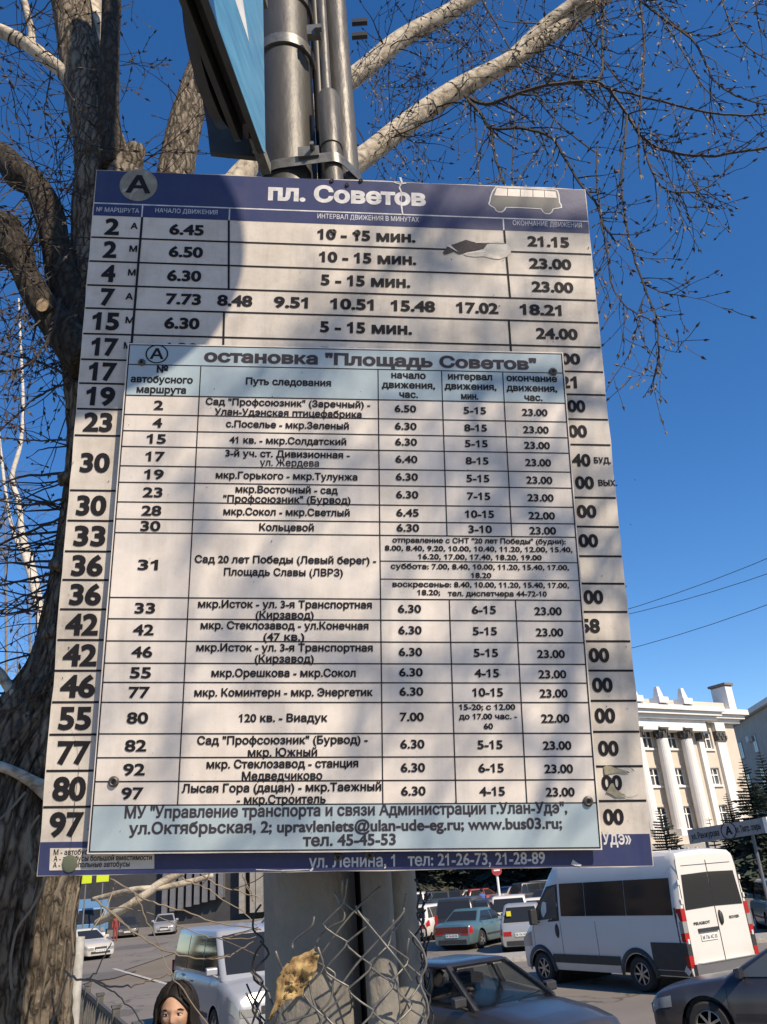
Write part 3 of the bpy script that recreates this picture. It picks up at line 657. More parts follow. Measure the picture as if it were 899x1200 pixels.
# ================================================================== remnant of chain-link mesh wrapped round the pole
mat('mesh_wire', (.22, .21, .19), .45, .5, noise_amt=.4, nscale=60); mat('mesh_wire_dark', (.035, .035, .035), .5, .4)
cl_ = thing('chain_link_mesh', 'torn remnant of chain-link wire mesh wrapped around the foot of the pole', 'wire mesh', (PXC, YP, KERB))
mxc = (at(298, 1120, YP).x + at(499, 1120, YP).x) / 2; ea = (at(499, 1120, YP).x - at(298, 1120, YP).x) / 2; eb = PR + .075
def wrap(a, z, off=0.0): return Vector((mxc + (ea + off) * math.sin(a) - PXC, -(eb + off) * math.cos(a), z - KERB))
per = 2 * PI; NW = 26; da = per / NW; cell = .058
rw = random.Random(11)
topz = at(400, 1048, YP - .15).z
for k in range(NW):
    a0 = -PI + k * da; i0 = rw.choice((0, 1, 2, 3)) + (3 if -2.2 < a0 < -.35 else 0); zt_ = topz - .01 - i0 * cell * .5
    pts = []; z = zt_; i = i0 + k; wav = rw.uniform(0, 6)
    while z > .55:
        side = 1 if i % 2 else -1
        da_ = .05 * math.sin(z * 9 + k * .3)
        pts.append((a0 + side * da * .52 + da_, z + rw.uniform(-.003, .003), .004 * side)); z -= cell * .5; i += 1
    P3 = []
    h = pts[0]; P3.append(wrap(h[0] + rw.uniform(-.09, .09), h[1] + .030, .018)); P3.append(wrap(h[0] + rw.uniform(-.03, .03), h[1] + .012, .006))
    for (a_, z_, o_), (a2, z2_, o2) in zip(pts, pts[1:]):
        P3.append(wrap(a_, z_ + .003, o_)); P3.append(wrap(a_ + (a2 - a_) * .12, z_ - .004, o_)); P3.append(wrap((a_ + a2) / 2, (z_ + z2_) / 2, 0))
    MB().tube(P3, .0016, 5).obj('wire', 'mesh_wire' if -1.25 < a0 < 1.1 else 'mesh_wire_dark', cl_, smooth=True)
# a few bent wire ends sticking up, traced
def wr(pts, r=.0018, Yw=None, nm='wire', mt_='mesh_wire'):
    P = [at(x, y, YP - PR - .07 + dy) - Vector((PXC, YP, KERB)) for x, y, dy in pts]
    MB().tube(smooth_path(P, 3), r, 5).obj(nm, mt_, cl_, smooth=True)
def smooth_path(P, n):
    out = []
    for i in range(len(P) - 1):
        p0 = P[max(i - 1, 0)]; p1 = P[i]; p2 = P[i + 1]; p3 = P[min(i + 2, len(P) - 1)]
        for k in range(n):
            t = k / n; out.append(.5 * ((2 * p1) + (p2 - p0) * t + (2 * p0 - 5 * p1 + 4 * p2 - p3) * t * t + (-p0 + 3 * p1 - 3 * p2 + p3) * t**3))
    out.append(P[-1]); return out
wr([(392, 1046, 0), (400, 1062, 0), (404, 1072, 0), (401, 1080, 0), (390, 1085, .01), (375, 1096, .02), (368, 1115, .02)])
wr([(446, 1039, 0), (421, 1062, 0), (400, 1086, 0), (376, 1119, .01), (369, 1126, .02)])
wr([(417, 1061, 0), (421, 1070, 0), (440, 1093, 0), (470, 1130, 0), (482, 1150, .03)])
wr([(473, 1064, 0), (471, 1072, .0), (445, 1100, 0), (417, 1131, 0), (392, 1166, 0)])
wr([(368, 1074, 0), (365, 1086, 0), (345, 1102, .02), (343, 1112, .02)])
wr([(372, 1128, 0), (392, 1140, 0), (390, 1150, 0), (388, 1170, 0), (372, 1186, 0), (340, 1196, 0), (330, 1199, 0)], .0017)
wr([(355, 1140, 0), (362, 1150, 0), (366, 1170, 0), (374, 1192, 0), (380, 1215, 0)])
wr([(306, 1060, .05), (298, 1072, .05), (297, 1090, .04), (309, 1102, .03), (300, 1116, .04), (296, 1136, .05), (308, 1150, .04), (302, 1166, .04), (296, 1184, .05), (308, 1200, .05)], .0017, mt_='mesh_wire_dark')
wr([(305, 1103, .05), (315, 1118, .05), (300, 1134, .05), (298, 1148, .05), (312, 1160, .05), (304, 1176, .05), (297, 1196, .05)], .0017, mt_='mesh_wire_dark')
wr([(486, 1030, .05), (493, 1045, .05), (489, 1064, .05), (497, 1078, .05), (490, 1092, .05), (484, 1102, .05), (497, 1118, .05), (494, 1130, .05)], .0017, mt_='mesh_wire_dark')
wr([(478, 1090, .03), (492, 1106, .03), (500, 1130, .03), (492, 1150, .03), (500, 1172, .03), (502, 1190, .03), (494, 1204, .03)], .0017)
# dry torn scrap caught in the mesh
rp = random.Random(3)
scrap_o = z2([(90, 775), (130, 670), (125, 590), (165, 520), (210, 480), (250, 455), (300, 440), (325, 470), (318, 520), (300, 560), (275, 590), (250, 640), (210, 672), (165, 680), (140, 710), (110, 760)], 290, 1000, 3.909, 3.91)
scrap_o = [((a[0] + (b[0] - a[0]) * t) + rp.uniform(-1.4, 1.4), (a[1] + (b[1] - a[1]) * t) + rp.uniform(-1.4, 1.4)) for a, b in zip(scrap_o, scrap_o[1:] + scrap_o[:1]) for t in (0, .33, .66)]
mb = MB(); cx_ = sum(p[0] for p in scrap_o) / len(scrap_o); cy_ = sum(p[1] for p in scrap_o) / len(scrap_o); vs = []; NR = 12
Ys = YP - PR - .085
for r_ in range(NR + 1):
    for (x, y) in scrap_o:
        f_ = r_ / NR; X = cx_ + (x - cx_) * f_; Y_ = cy_ + (y - cy_) * f_
        p = at(X, Y_, Ys + .014 * noise.noise(Vector((X * .07, Y_ * .07, 2))) + .010 * abs(noise.noise(Vector((X * .16, Y_ * .16, 5)))) + .004 * noise.noise(Vector((X * .5, Y_ * .5, 8)))); vs.append(p)
n = len(scrap_o); fs = [(r_ * n + i, r_ * n + (i + 1) % n, (r_ + 1) * n + (i + 1) % n, (r_ + 1) * n + i) for r_ in range(NR) for i in range(n)]
c0 = sum(vs, Vector()) / len(vs)
mb.add([v - c0 for v in vs], fs); mat('dry_paper', (.46, .33, .15), .85, col2=(.13, .07, .03), nscale=55)
so_ = mb.obj('torn_scrap', 'dry_paper', None, smooth=True, recalc=False); so_.location = c0; tag(so_, 'crumpled yellow-brown scrap of dry paper caught in the wire mesh', 'scrap')
md = so_.modifiers.new('thick', 'SOLIDIFY'); md.thickness = .0015
# ================================================================== ground
def rgbnode(t, stops, fac):
    r = t.nodes.new('ShaderNodeValToRGB'); t.links.new(fac, r.inputs[0])
    while len(r.color_ramp.elements) > len(stops): r.color_ramp.elements.remove(r.color_ramp.elements[-1])
    for i, (p, c) in enumerate(stops):
        e_ = r.color_ramp.elements[i] if i < len(r.color_ramp.elements) else r.color_ramp.elements.new(p)
        e_.position = p; e_.color = (*c, 1)
    return r.outputs[0]
def ground_mat(name, c1, c2, big=.12, small=60, bump=.3):
    m = bpy.data.materials.new(name); m.use_nodes = True; MATS[name] = m; t = m.node_tree; b = t.nodes['Principled BSDF']; L = t.links
    tc = t.nodes.new('ShaderNodeTexCoord'); n1 = t.nodes.new('ShaderNodeTexNoise'); n1.inputs['Scale'].default_value = big; n1.inputs['Detail'].default_value = 10; n1.inputs['Roughness'].default_value = .65
    n2 = t.nodes.new('ShaderNodeTexNoise'); n2.inputs['Scale'].default_value = small; n2.inputs['Detail'].default_value = 4
    for n in (n1, n2): L.new(tc.outputs['Object'], n.inputs['Vector'])
    mx = t.nodes.new('ShaderNodeMix'); mx.inputs[0].default_value = .35; L.new(n1.outputs['Fac'], mx.inputs[2]); L.new(n2.outputs['Fac'], mx.inputs[3])
    L.new(rgbnode(t, [(.36, c2), (.62, c1)], mx.outputs[0]), b.inputs['Base Color']); b.inputs['Roughness'].default_value = .9
    if 'asphalt' in name:      # thin wandering cracks, tar-filled
        n3 = t.nodes.new('ShaderNodeTexNoise'); n3.inputs['Scale'].default_value = 1.1; n3.inputs['Detail'].default_value = 5; L.new(tc.outputs['Object'], n3.inputs['Vector'])
        ad = t.nodes.new('ShaderNodeVectorMath'); ad.operation = 'MULTIPLY_ADD'; L.new(n3.outputs['Color'], ad.inputs[0]); ad.inputs[1].default_value = (2.2, 2.2, 0); L.new(tc.outputs['Object'], ad.inputs[2])
        v = t.nodes.new('ShaderNodeTexVoronoi'); v.feature = 'DISTANCE_TO_EDGE'; v.inputs['Scale'].default_value = .22; L.new(ad.outputs[0], v.inputs['Vector'])
        mr = t.nodes.new('ShaderNodeMapRange'); mr.inputs[1].default_value = .004; mr.inputs[2].default_value = .012; mr.inputs[3].default_value = .45; mr.inputs[4].default_value = 1; L.new(v.outputs['Distance'], mr.inputs[0])
        vm = t.nodes.new('ShaderNodeVectorMath'); vm.operation = 'SCALE'; src = b.inputs['Base Color'].links[0].from_socket; L.new(src, vm.inputs[0]); L.new(mr.outputs[0], vm.inputs['Scale']); L.new(vm.outputs[0], b.inputs['Base Color'])
    bp = t.nodes.new('ShaderNodeBump'); bp.inputs['Strength'].default_value = bump; bp.inputs['Distance'].default_value = .01; L.new(n2.outputs['Fac'], bp.inputs['Height']); L.new(bp.outputs[0], b.inputs['Normal'])
    return m
ground_mat('dry_earth', (.20, .165, .12), (.12, .10, .075)); ground_mat('asphalt', (.185, .165, .145), (.13, .118, .105), .25, 90)
ground_mat('paving', (.27, .25, .22), (.19, .175, .155), .6, 40); mat('kerb_stone', (.36, .34, .31), .85, noise_amt=.35, nscale=8)
mat('road_paint', (.55, .52, .47), .7, col2=(.24, .22, .20), nscale=7)
g = MB(); g.quad((-3000, -3000, -.03), (3000, -3000, -.03), (3000, 3000, -.03), (-3000, 3000, -.03)); structure(g.obj('ground', 'dry_earth'))
g = MB(); g.add([(x, y, 0) for x, y in ((-70, 7.6), (60, 7.6), (60, 29.2), (22, 29.2), (-4, 29.2), (-12, 33), (-14, 120), (-60, 120), (-70, 60))], [tuple(range(9))]); structure(g.obj('road', 'asphalt'))
g = MB(); g.add([(x, y, -.001) for x, y in ((-9, 31.6), (60, 31.6), (60, 96), (-10, 110))], [(0, 1, 2, 3)]); structure(g.obj('parking_lot', 'asphalt'))
# traffic island between road and car park
def slab(name, poly, z0, z1, m_): return structure(MB().prism(poly, z0, z1).obj(name, m_))
slab('traffic_island', [(-4, 29.2), (40, 29.2), (40, 31.0), (1.2, 31.0), (-4, 30.6)], -.02, .13, 'kerb_stone')
slab('near_pavement', [(-40, -30), (40, -30), (40, 7.3), (-40, 7.3)], -.02, .45, 'paving')
slab('pavement_kerb', [(-40, 7.3), (40, 7.3), (40, 7.6), (-40, 7.6)], -.02, .47, 'kerb_stone')
slab('far_pavement', [(-10, 58), (-8.5, 58), (-8.5, 96), (-16, 120), (-19, 120)], -.02, .12, 'paving')
for a, b_, wd in (((-13.0, 39.5), (-6.3, 27.0), .16), ((-26, 62), (-17.5, 47.5), .13)):
    d = (Vector(b_) - Vector(a)).normalized(); n_ = Vector((-d.y, d.x)) * wd / 2
    g = MB(); g.quad((a[0] - n_.x, a[1] - n_.y, .004), (b_[0] - n_.x, b_[1] - n_.y, .004), (b_[0] + n_.x, b_[1] + n_.y, .004), (a[0] + n_.x, a[1] + n_.y, .004)); structure(g.obj('lane_line', 'road_paint'))
mat('asphalt_patch', (.115, .105, .098), .9, noise_amt=.25, nscale=6)
rq = random.Random(12)
for (x, y, a_, b_) in ((-8.5, 24, 2.6, 1.5), (2.2, 20.3, 1.8, 1.1), (-12.5, 36, 2.4, 3.6), (8.5, 26.0, 3.2, 1.2), (-17, 56, 3, 5), (-4.2, 26.5, 1.2, 2.4)):
    n_ = 14; P_ = [(x + a_ * .5 * math.copysign(abs(math.cos(2 * PI * k / n_)) ** .4, math.cos(2 * PI * k / n_)) + rq.uniform(-.06, .06), y + b_ * .5 * math.copysign(abs(math.sin(2 * PI * k / n_)) ** .4, math.sin(2 * PI * k / n_)) + rq.uniform(-.06, .06), .0035) for k in range(n_)]
    structure(MB().add(P_, [tuple(range(n_))]).obj('asphalt_patch', 'asphalt_patch'))
# hills closing the view
hm = MB(); rh = random.Random(4); N_ = 160; vs = []
for i in range(N_ + 1):
    a = PI * (.02 + .96 * i / N_); h = 6 + 5 * noise.noise(Vector((a * 4, 0, 1))) + 2 * noise.noise(Vector((a * 22, 3, 1)))
    for r_, k in ((230, 0), (260, .7), (330, 1), (420, 0)): vs.append((r_ * math.cos(a), r_ * math.sin(a), -.05 + h * k))
hm.add(vs, [(i * 4 + j, i * 4 + j + 1, (i + 1) * 4 + j + 1, (i + 1) * 4 + j) for i in range(N_) for j in range(3)]); mat('hill_brush', (.085, .075, .055), .95, col2=(.04, .04, .03), nscale=.25)
structure(hm.obj('hills', 'hill_brush', smooth=True))
# ================================================================== the theatre with its portico
mat('plaster_cream', (.56, .49, .41), .85, noise_amt=.10, nscale=1.2); mat('plaster_white', (.70, .68, .65), .8, noise_amt=.08, nscale=2)
mat('plaster_grey', (.42, .38, .34), .85, noise_amt=.15, nscale=1); mat('roof_slate', (.10, .11, .13), .7, noise_amt=.3, nscale=3); mat('capital_dark', (.10, .095, .09), .8, noise_amt=.5, nscale=9)
mat('window_glass', (.10, .115, .13), .12, spec=.7, noise_amt=.5, nscale=.8); mat('curtain', (.34, .32, .29), .9); mat('window_frame', (.78, .77, .74), .6)
mat('brick_chimney', (.22, .19, .17), .9, noise_amt=.4, nscale=8)
FA = Vector((20.19, 70.0, 0)); FD = Vector((9.75, 6.0, 0)).normalized(); FN = Vector((FD.y, -FD.x, 0))
MF = Matrix((FD, -FN, Vector((0, 0, 1)))).transposed().to_4x4(); MF.translation = FA      # local: x along facade, y into the building, z up
th_ = thing('theatre', 'pale three-storey theatre with white columns, dark capitals and finials behind the van', 'building', M=MF)
def fp(px, py, y=0.0):
    d = ray(px, py); P0 = FA - FN * y; t = (P0 - CAM).dot(FN) / d.dot(FN); q = MF.inverted() @ (CAM + d * t); return q.x, q.z
XR = fp(868, 900)[0]; CZ0 = fp(755, 845)[1]; CZ1 = fp(755, 833)[1]; 
def fbox(mb, x0, x1, y0, y1, z0, z1): mb.box(((x0 + x1) / 2, (y0 + y1) / 2, (z0 + z1) / 2), (abs(x1 - x0), abs(y1 - y0), abs(z1 - z0)))
xl_ = fp(700, 900)[0]
xr_ = XR + .35
# wall with true openings: built as strips between windows
wz = [(fp(770, 981)[1], fp(770, 946)[1]), (fp(770, 921)[1], fp(770, 900)[1]), (fp(765, 877)[1], fp(765, 856)[1])]
wx = []
for cxp_ in ((768, 910), (797, 910), (838, 910)): wx.append(fp(*cxp_)[0])
stepw = wx[1] - wx[0]; allx = sorted([wx[0] - stepw * k for k in range(1, 3)] + [wx[0], wx[1], wx[2]])
ww = .62
m = MB(); zs_ = [0] + [z for pair in wz for z in pair] + [CZ0]
for i in range(0, len(zs_), 2): fbox(m, xl_, xr_, 0, .5, zs_[i], zs_[i + 1])
xs_ = [xl_] + [v for x in allx for v in (x - ww, x + ww)] + [xr_]
for (z0, z1) in wz:
    for i in range(0, len(xs_), 2): fbox(m, xs_[i], xs_[i + 1], 0, .5, z0 + .001, z1 - .001)
fbox(m, xr_ - .5, xr_, .5, 5, 0, CZ0); fbox(m, xl_, xl_ + .5, .5, 5, 0, CZ0)
m.obj('wall', 'plaster_cream', th_)
for (z0, z1) in wz:
    for x in allx:
        f = MB(); t_ = .09
        fbox(f, x - ww, x - ww + t_, .12, .2, z0, z1); fbox(f, x + ww - t_, x + ww, .12, .2, z0, z1); fbox(f, x - ww + t_, x + ww - t_, .12, .2, z0, z0 + t_); fbox(f, x - ww + t_, x + ww - t_, .12, .2, z1 - t_, z1); fbox(f, x - .05, x + .05, .11, .19, z0 + t_, z1 - t_); fbox(f, x - ww + t_, x - .05, .11, .19, z1 - .62, z1 - .54); fbox(f, x + .05, x + ww - t_, .11, .19, z1 - .62, z1 - .54)
        fo = f.obj('window', 'window_frame', th_)
        p_ = MB(); fbox(p_, x - ww, x + ww, .21, .24, z0, z1); p_.obj('pane', 'window_glass', fo)
        c_ = MB(); fbox(c_, x - ww + .05, x - ww + .35, .32, .36, z0, z1); fbox(c_, x + ww - .35, x + ww - .05, .32, .36, z0, z1); c_.obj('curtain', 'curtain', fo)
        s_ = MB(); fbox(s_, x - ww - .12, x + ww + .12, -.16, .1, z0 - .16, z0 - .002); s_.obj('sill', 'plaster_white', fo)
        a_ = MB(); fbox(a_, x - ww - .2, x - ww - .003, -.06, .05, z0, z1); fbox(a_, x + ww + .003, x + ww + .2, -.06, .05, z0, z1); fbox(a_, x - ww - .2, x + ww + .2, -.06, .05, z1 + .003, z1 + .22); a_.obj('surround', 'plaster_cream', fo)
# cornice, frieze and parapet
def moulded(z0, z1, depth, steps, xa_, xb_, name):
    mb = MB(); n = len(steps)
    for i, (f0, f1, d_) in enumerate(steps): fbox(mb, xa_ - depth * d_, xb_ + depth * d_, -depth * d_, .4, z0 + (z1 - z0) * f0, z0 + (z1 - z0) * f1 - .002)
    return mb.obj(name, 'plaster_white', th_)
px_r = fp(815, 850)[0]                      # right end of the portico
moulded(CZ0, CZ1 + .25, 1.0, [(0, .3, .45), (.3, .6, .8), (.6, 1, 1.1)], xl_, xr_, 'cornice')
m = MB(); fbox(m, xl_, px_r, -1.1, -.001, CZ0 - .9, CZ0 - .002); m.obj('architrave', 'plaster_white', th_)
moulded(CZ0, CZ1 + .2, 1.0, [(0, .3, 1.4), (.3, .6, 1.75), (.6, .99, 2.0)], xl_, px_r - .2, 'portico_cornice')
m = MB(); fbox(m, xl_, xr_, -.1, .3, CZ1 + .26, CZ1 + 1.0); m.obj('parapet', 'plaster_cream', th_)
m = MB(); m.add([(xl_, .35, CZ1 + .3), (xr_, .35, CZ1 + .3), (xr_, 5, CZ1 + .3), (xl_, 5, CZ1 + .3), (xl_ + 2, 4.5, CZ1 + 1.6), (xr_ - 3.5, 4.5, CZ1 + 1.6)], [(0, 1, 5, 4), (1, 2, 5), (2, 3, 4, 5), (3, 0, 4)]); ro = m.obj('roof', 'roof_slate', th_)
# columns
colx = [fp(785, 910, -.75)[0], fp(814, 910, -.75)[0]]; cs_ = colx[1] - colx[0]
zc0 = fp(800, 972)[1]; zc1 = fp(778, 868)[1]; zc2 = fp(778, 856)[1]
for x in [colx[0] - cs_ * k for k in range(2, 0, -1)] + colx:
    c_ = MB(); pr = []; R0 = .53
    prof = [(R0 * 1.02, zc0), (R0, zc0 + (zc1 - zc0) * .33), (R0 * .84, zc1)]
    vs = []; nf = 40
    for k in range(9):
        f_ = k / 8; r_ = R0 * (1.02 - .18 * f_ * f_)
        for j in range(nf): a = 2 * PI * j / nf; rr_ = r_ * (1 - (.02 if j % 2 else 0)); vs.append((x + rr_ * math.cos(a), -.75 + rr_ * math.sin(a), zc0 + (zc1 - zc0) * f_))
    c_.add(vs, [(k * nf + j, k * nf + (j + 1) % nf, (k + 1) * nf + (j + 1) % nf, (k + 1) * nf + j) for k in range(8) for j in range(nf)])
    co = c_.obj('column', 'plaster_white', th_)
    k_ = MB(); k_.lathe([(R0 * .84, zc1), (R0 * .9, zc1 + .2), (R0 * 1.0, zc1 + .55), (R0 * 1.25, zc2 - .15), (R0 * 1.3, zc2)], 16, Matrix.Translation((x, -.75, 0)))
    for j in range(12): a = 2 * PI * j / 12; k_.box((x + R0 * 1.08 * math.cos(a), -.75 + R0 * 1.08 * math.sin(a), zc1 + .35 + .3 * (j % 2)), (.13, .13, .32))
    k_.obj('capital', 'capital_dark', co)
    k_ = MB(); fbox(k_, x - .6, x + .6, -1.35, -.15, zc2 + .003, CZ0 - .9 if CZ0 - .9 > zc2 + .1 else zc2 + .12); k_.obj('abacus', 'plaster_white', co)
    k_ = MB(); fbox(k_, x - .62, x + .62, -1.37, -.13, zc0 - .5, zc0 - .002); k_.obj('base', 'plaster_white', co)
# pilasters
for xp, w_ in ((fp(826, 900)[0], .32), (fp(850, 900)[0], .55)):
    c_ = MB(); fbox(c_, xp - w_, xp + w_, -.28, -.002, 1.5, zc1); co = c_.obj('pilaster', 'plaster_white', th_)
    k_ = MB(); fbox(k_, xp - w_ * 1.08, xp + w_ * 1.08, -.4, -.003, zc1 + .002, zc2)
    for j in range(5): k_.box((xp - w_ * .9 + w_ * 1.8 * j / 4, -.42, zc1 + .3 + .25 * (j % 2)), (w_ * .3, .16, .3))
    k_.obj('capital', 'capital_dark', co)
    k_ = MB(); fbox(k_, xp - w_ * 1.15, xp + w_ * 1.15, -.45, -.003, zc2 + .003, CZ0 - .003); k_.obj('abacus', 'plaster_white', co)
# finials over the columns
for x in [colx[0] - cs_ * k for k in range(2, 0, -1)] + colx:
    f = MB(); zb_ = CZ1 + .45; b0 = .36; b1 = .15; ht_ = fp(767, 811)[1] - zb_ 
    vs = [(x - .4 + sx_ * b0, -1.6 + sy_ * b0, zb_) for sx_, sy_ in ((-1, -1), (1, -1), (1, 1), (-1, 1))] + [(x - .4 + sx_ * b1, -1.6 + sy_ * b1, zb_ + ht_) for sx_, sy_ in ((-1, -1), (1, -1), (1, 1), (-1, 1))]
    f.add(vs, [(3, 2, 1, 0), (4, 5, 6, 7)] + [(i, (i + 1) % 4, (i + 1) % 4 + 4, i + 4) for i in range(4)]); f.box((x - .4, -1.6, zb_ + .05), (1.1, 1.1, .5)); f.obj('finial', 'plaster_white', th_)
xc_ = fp(851, 830)[0]; zt_ = fp(846, 806)[1]
m = MB(); fbox(m, xc_ - .25, xc_ + .65, -.6, 1.0, CZ1 + .3, zt_); ch = m.obj('chimney', 'plaster_white', th_)
m = MB(); fbox(m, xc_ - .4, xc_ + .8, -.75, 1.15, zt_ + .1, zt_ + .3); fbox(m, xc_ - .25, xc_ + .65, -.6, 1.0, zt_ + .003, zt_ + .098); m.obj('chimney_cap', 'brick_chimney', ch)
# porch slab and steps between ground and columns
m = MB(); fbox(m, xl_, px_r + .3, -1.9, -.01, 0, zc0 - .52); m.obj('porch', 'plaster_cream', th_)
m = MB()
for k in range(6): fbox(m, xl_, px_r + .3, -1.9 - .35 * (k + 1), -1.9 - .35 * k - .002, 0, (zc0 - .55) * (1 - (k + 1) / 7))
m.obj('porch_steps', 'kerb_stone', th_)
# ------------------------------------------------------------------ grey side building on the right
SA = Vector((36.3, 92.0, 0)); SB = Vector((35.0, 77.0, 0)); SDr = (SB - SA).normalized(); SNn = Vector((-SDr.y, SDr.x, 0)) * -1
MS = Matrix((SDr, -SNn, Vector((0, 0, 1)))).transposed().to_4x4(); MS.translation = SA
sb_ = thing('side_building', 'grey plaster building with a white roof edge at the right margin', 'building', M=MS)
def sp(px, py):
    d = ray(px, py); t = (SA - CAM).dot(SNn) / d.dot(SNn); q = MS.inverted() @ (CAM + d * t); return q.x, q.z
ez = (sp(860, 842)[1] + sp(899, 823)[1]) / 2
m = MB(); fbox(m, -4, 15, 0, 14, 0, ez - .55); m.obj('wall', 'plaster_grey', sb_)
m = MB(); fbox(m, -4.3, 15.3, -.55, 14.5, ez - .50, ez); m.obj('roof_edge', 'plaster_white', sb_)
m = MB(); m.add([(-4.3, -.5, ez + .01), (15.3, -.5, ez + .01), (15.3, 14, ez + .01), (-4.3, 14, ez + .01), (-1, 7, ez + 1.2), (12, 7, ez + 1.2)], [(0, 1, 5, 4), (1, 2, 5), (2, 3, 4, 5), (3, 0, 4)]); m.obj('roof', 'roof_slate', sb_)
for zc_ in (ez - 3.2, ez - 6.4, ez - 9.6):
    for xw_ in (-3, 2, 7):
        x = sp(868, 872)[0] + xw_ - 2
        if x < -3 or x > 14: continue
        f = MB(); fbox(f, x - .6, x + .6, -.05, .02, zc_ - .9, zc_ + .9); fo = f.obj('window', 'curtain', sb_)
        p_ = MB(); fbox(p_, x - .5, x - .04, -.07, -.052, zc_ - .8, zc_ + .8); fbox(p_, x + .04, x + .5, -.07, -.052, zc_ - .8, zc_ + .8); p_.obj('pane', 'window_glass', fo)
ac = sp(880, 866); m = MB(); fbox(m, ac[0] - .4, ac[0] + .4, -.4, -.01, ac[1] - .28, ac[1] + .28); a_ = m.obj('air_conditioner', 'plaster_white', sb_)
# ------------------------------------------------------------------ dark public building with vertical fins, left of the pole
mat('dark_facade', (.035, .036, .04), .6, noise_amt=.3, nscale=1); mat('fin_grey', (.13, .135, .15), .6, noise_amt=.2, nscale=2); mat('fin_concrete', (.26, .25, .23), .85, noise_amt=.25, nscale=3)
mat('fence_green', (.15, .17, .15), .8, noise_amt=.3, nscale=3)
c0_ = at(205, 1055, 92); db = thing('office_building', 'dark office block with vertical concrete fins behind the silver minivan', 'building', (c0_.x, 92, 0))
m = MB(); fbox(m, -14, 13.5, .6, 16, 0, 15); m.obj('wall', 'dark_facade', db)
zf = at(230, 1060, 92).z
m = MB(); fbox(m, -14, 13.5, -.6, .59, 13.6, 14.6); m.obj('fascia', 'fin_concrete', db)
fx = [-1.2 + k * .82 for k in range(8)]
for k, x in enumerate(fx): m = MB(); fbox(m, x, x + .5, -.55, .59, zf - .6 + .25 * k * .6, 13.59); m.obj('fin', 'fin_grey', db)
for x, w__ in ((at(285, 1050, 92).x - c0_.x, .55), (at(298, 1050, 92).x - c0_.x, .6), (at(305, 1050, 92).x - c0_.x, .75), (at(313, 1050, 92).x - c0_.x + .6, .75), (at(330, 1050, 92).x - c0_.x, .75)):
    m = MB(); fbox(m, x - w__ / 2, x + w__ / 2, -.8, .59, .6, 13.59); m.obj('fin', 'fin_concrete', db)
# low green-grey fence panel in front of it
p0_ = G(240, 1078); p1_ = G(305, 1072)
fn = thing('low_fence', 'low grey-green fence panel in front of the dark office block', 'fence', (p0_.x, p0_.y - 8, 0))
for k in range(6): m = MB(); m.box((k * 2.0 + 1, 0, .75), (1.96, .06, 1.3)); m.obj('panel', 'fence_green', fn)
for k in range(7): m = MB(); m.box((k * 2.0, 0, .75), (.1, .12, 1.6)); m.obj('post', 'fence_green', fn)
# ------------------------------------------------------------------ street furniture
mat('lamp_white', (.62, .60, .56), .6, noise_amt=.2, nscale=3)
p_ = G(209, 1077); lp = thing('street_lamp', 'white street lamp post with a stepped base beside the dark office block', 'street lamp', (p_.x, p_.y, 0))
m = MB(); m.lathe([(.42, 0), (.42, .5), (.3, .55), (.28, 1.3), (.2, 1.35), (.17, 2.4), (.19, 2.45), (.12, 2.5), (.09, 9), (.07, 9.5)], 12); m.obj('post', 'lamp_white', lp, smooth=40)
m = MB(); m.tube([(0, 0, 9.4), (.3, -.2, 10), (1.2, -.8, 10.2)], .05, 8); m.obj('arm', 'lamp_white', lp); m = MB(); m.ball(Vector((1.5, -1, 10.15)), .3, 8, (1.3, 1, .4)); m.obj('lamp_head', 'lamp_white', lp)
p_ = at(587, 1062, 44); rs = thing('round_prohibition_sign', 'small round red sign on a white post among the parked cars', 'road sign', (p_.x, 44, 0))
mat('white_metal', (.72, .71, .69), .5); mat('sign_red_bright', (.32, .035, .04), .45)
m = MB(); tp_ = at(582, 1020, 44); m.tube([(0, 0, 0), (tp_.x - p_.x, 0, tp_.z)], .06, 8); m.obj('post', 'white_metal', rs)
m = MB(); m.lathe([(.0001, 0), (.25, 0), (.25, .02), (.0001, .02)], 24, Matrix.Translation((tp_.x - p_.x, -.07, tp_.z)) @ Matrix.Rotation(PI / 2, 4, 'X')); m.obj('disc', 'sign_red_bright', rs)
m = MB(); m.box((tp_.x - p_.x, -.1, tp_.z), (.3, .02, .07)); m.obj('bar', 'white_metal', rs)
# yellow-green boards seen under the big board at left
mat('hivis', (.50, .62, .03), .6, emit=None)
for k, (x0, x1, y0, y1) in enumerate(((93, 108, 1022, 1036), (113, 128, 1022, 1034))):
    a, b_ = at(x0, y1, 60), at(x1, y0, 60); yb = thing('yellow_road_sign', ['yellow-green sign plate left of the pair over the far street', 'yellow-green sign plate right of the pair over the far street'][k], 'road sign', ((a.x + b_.x) / 2, 60, 0), group='yellow plates over the far street')
    m = MB(); m.box((0, 0, (a.z + b_.z) / 2 + .2), (b_.x - a.x, .05, b_.z - a.z + .4)); m.obj('plate', 'hivis', yb); m = MB(); m.tube([(0, .06, 0), (0, .06, b_.z)], .05, 8); m.obj('post', 'fin_grey', yb)
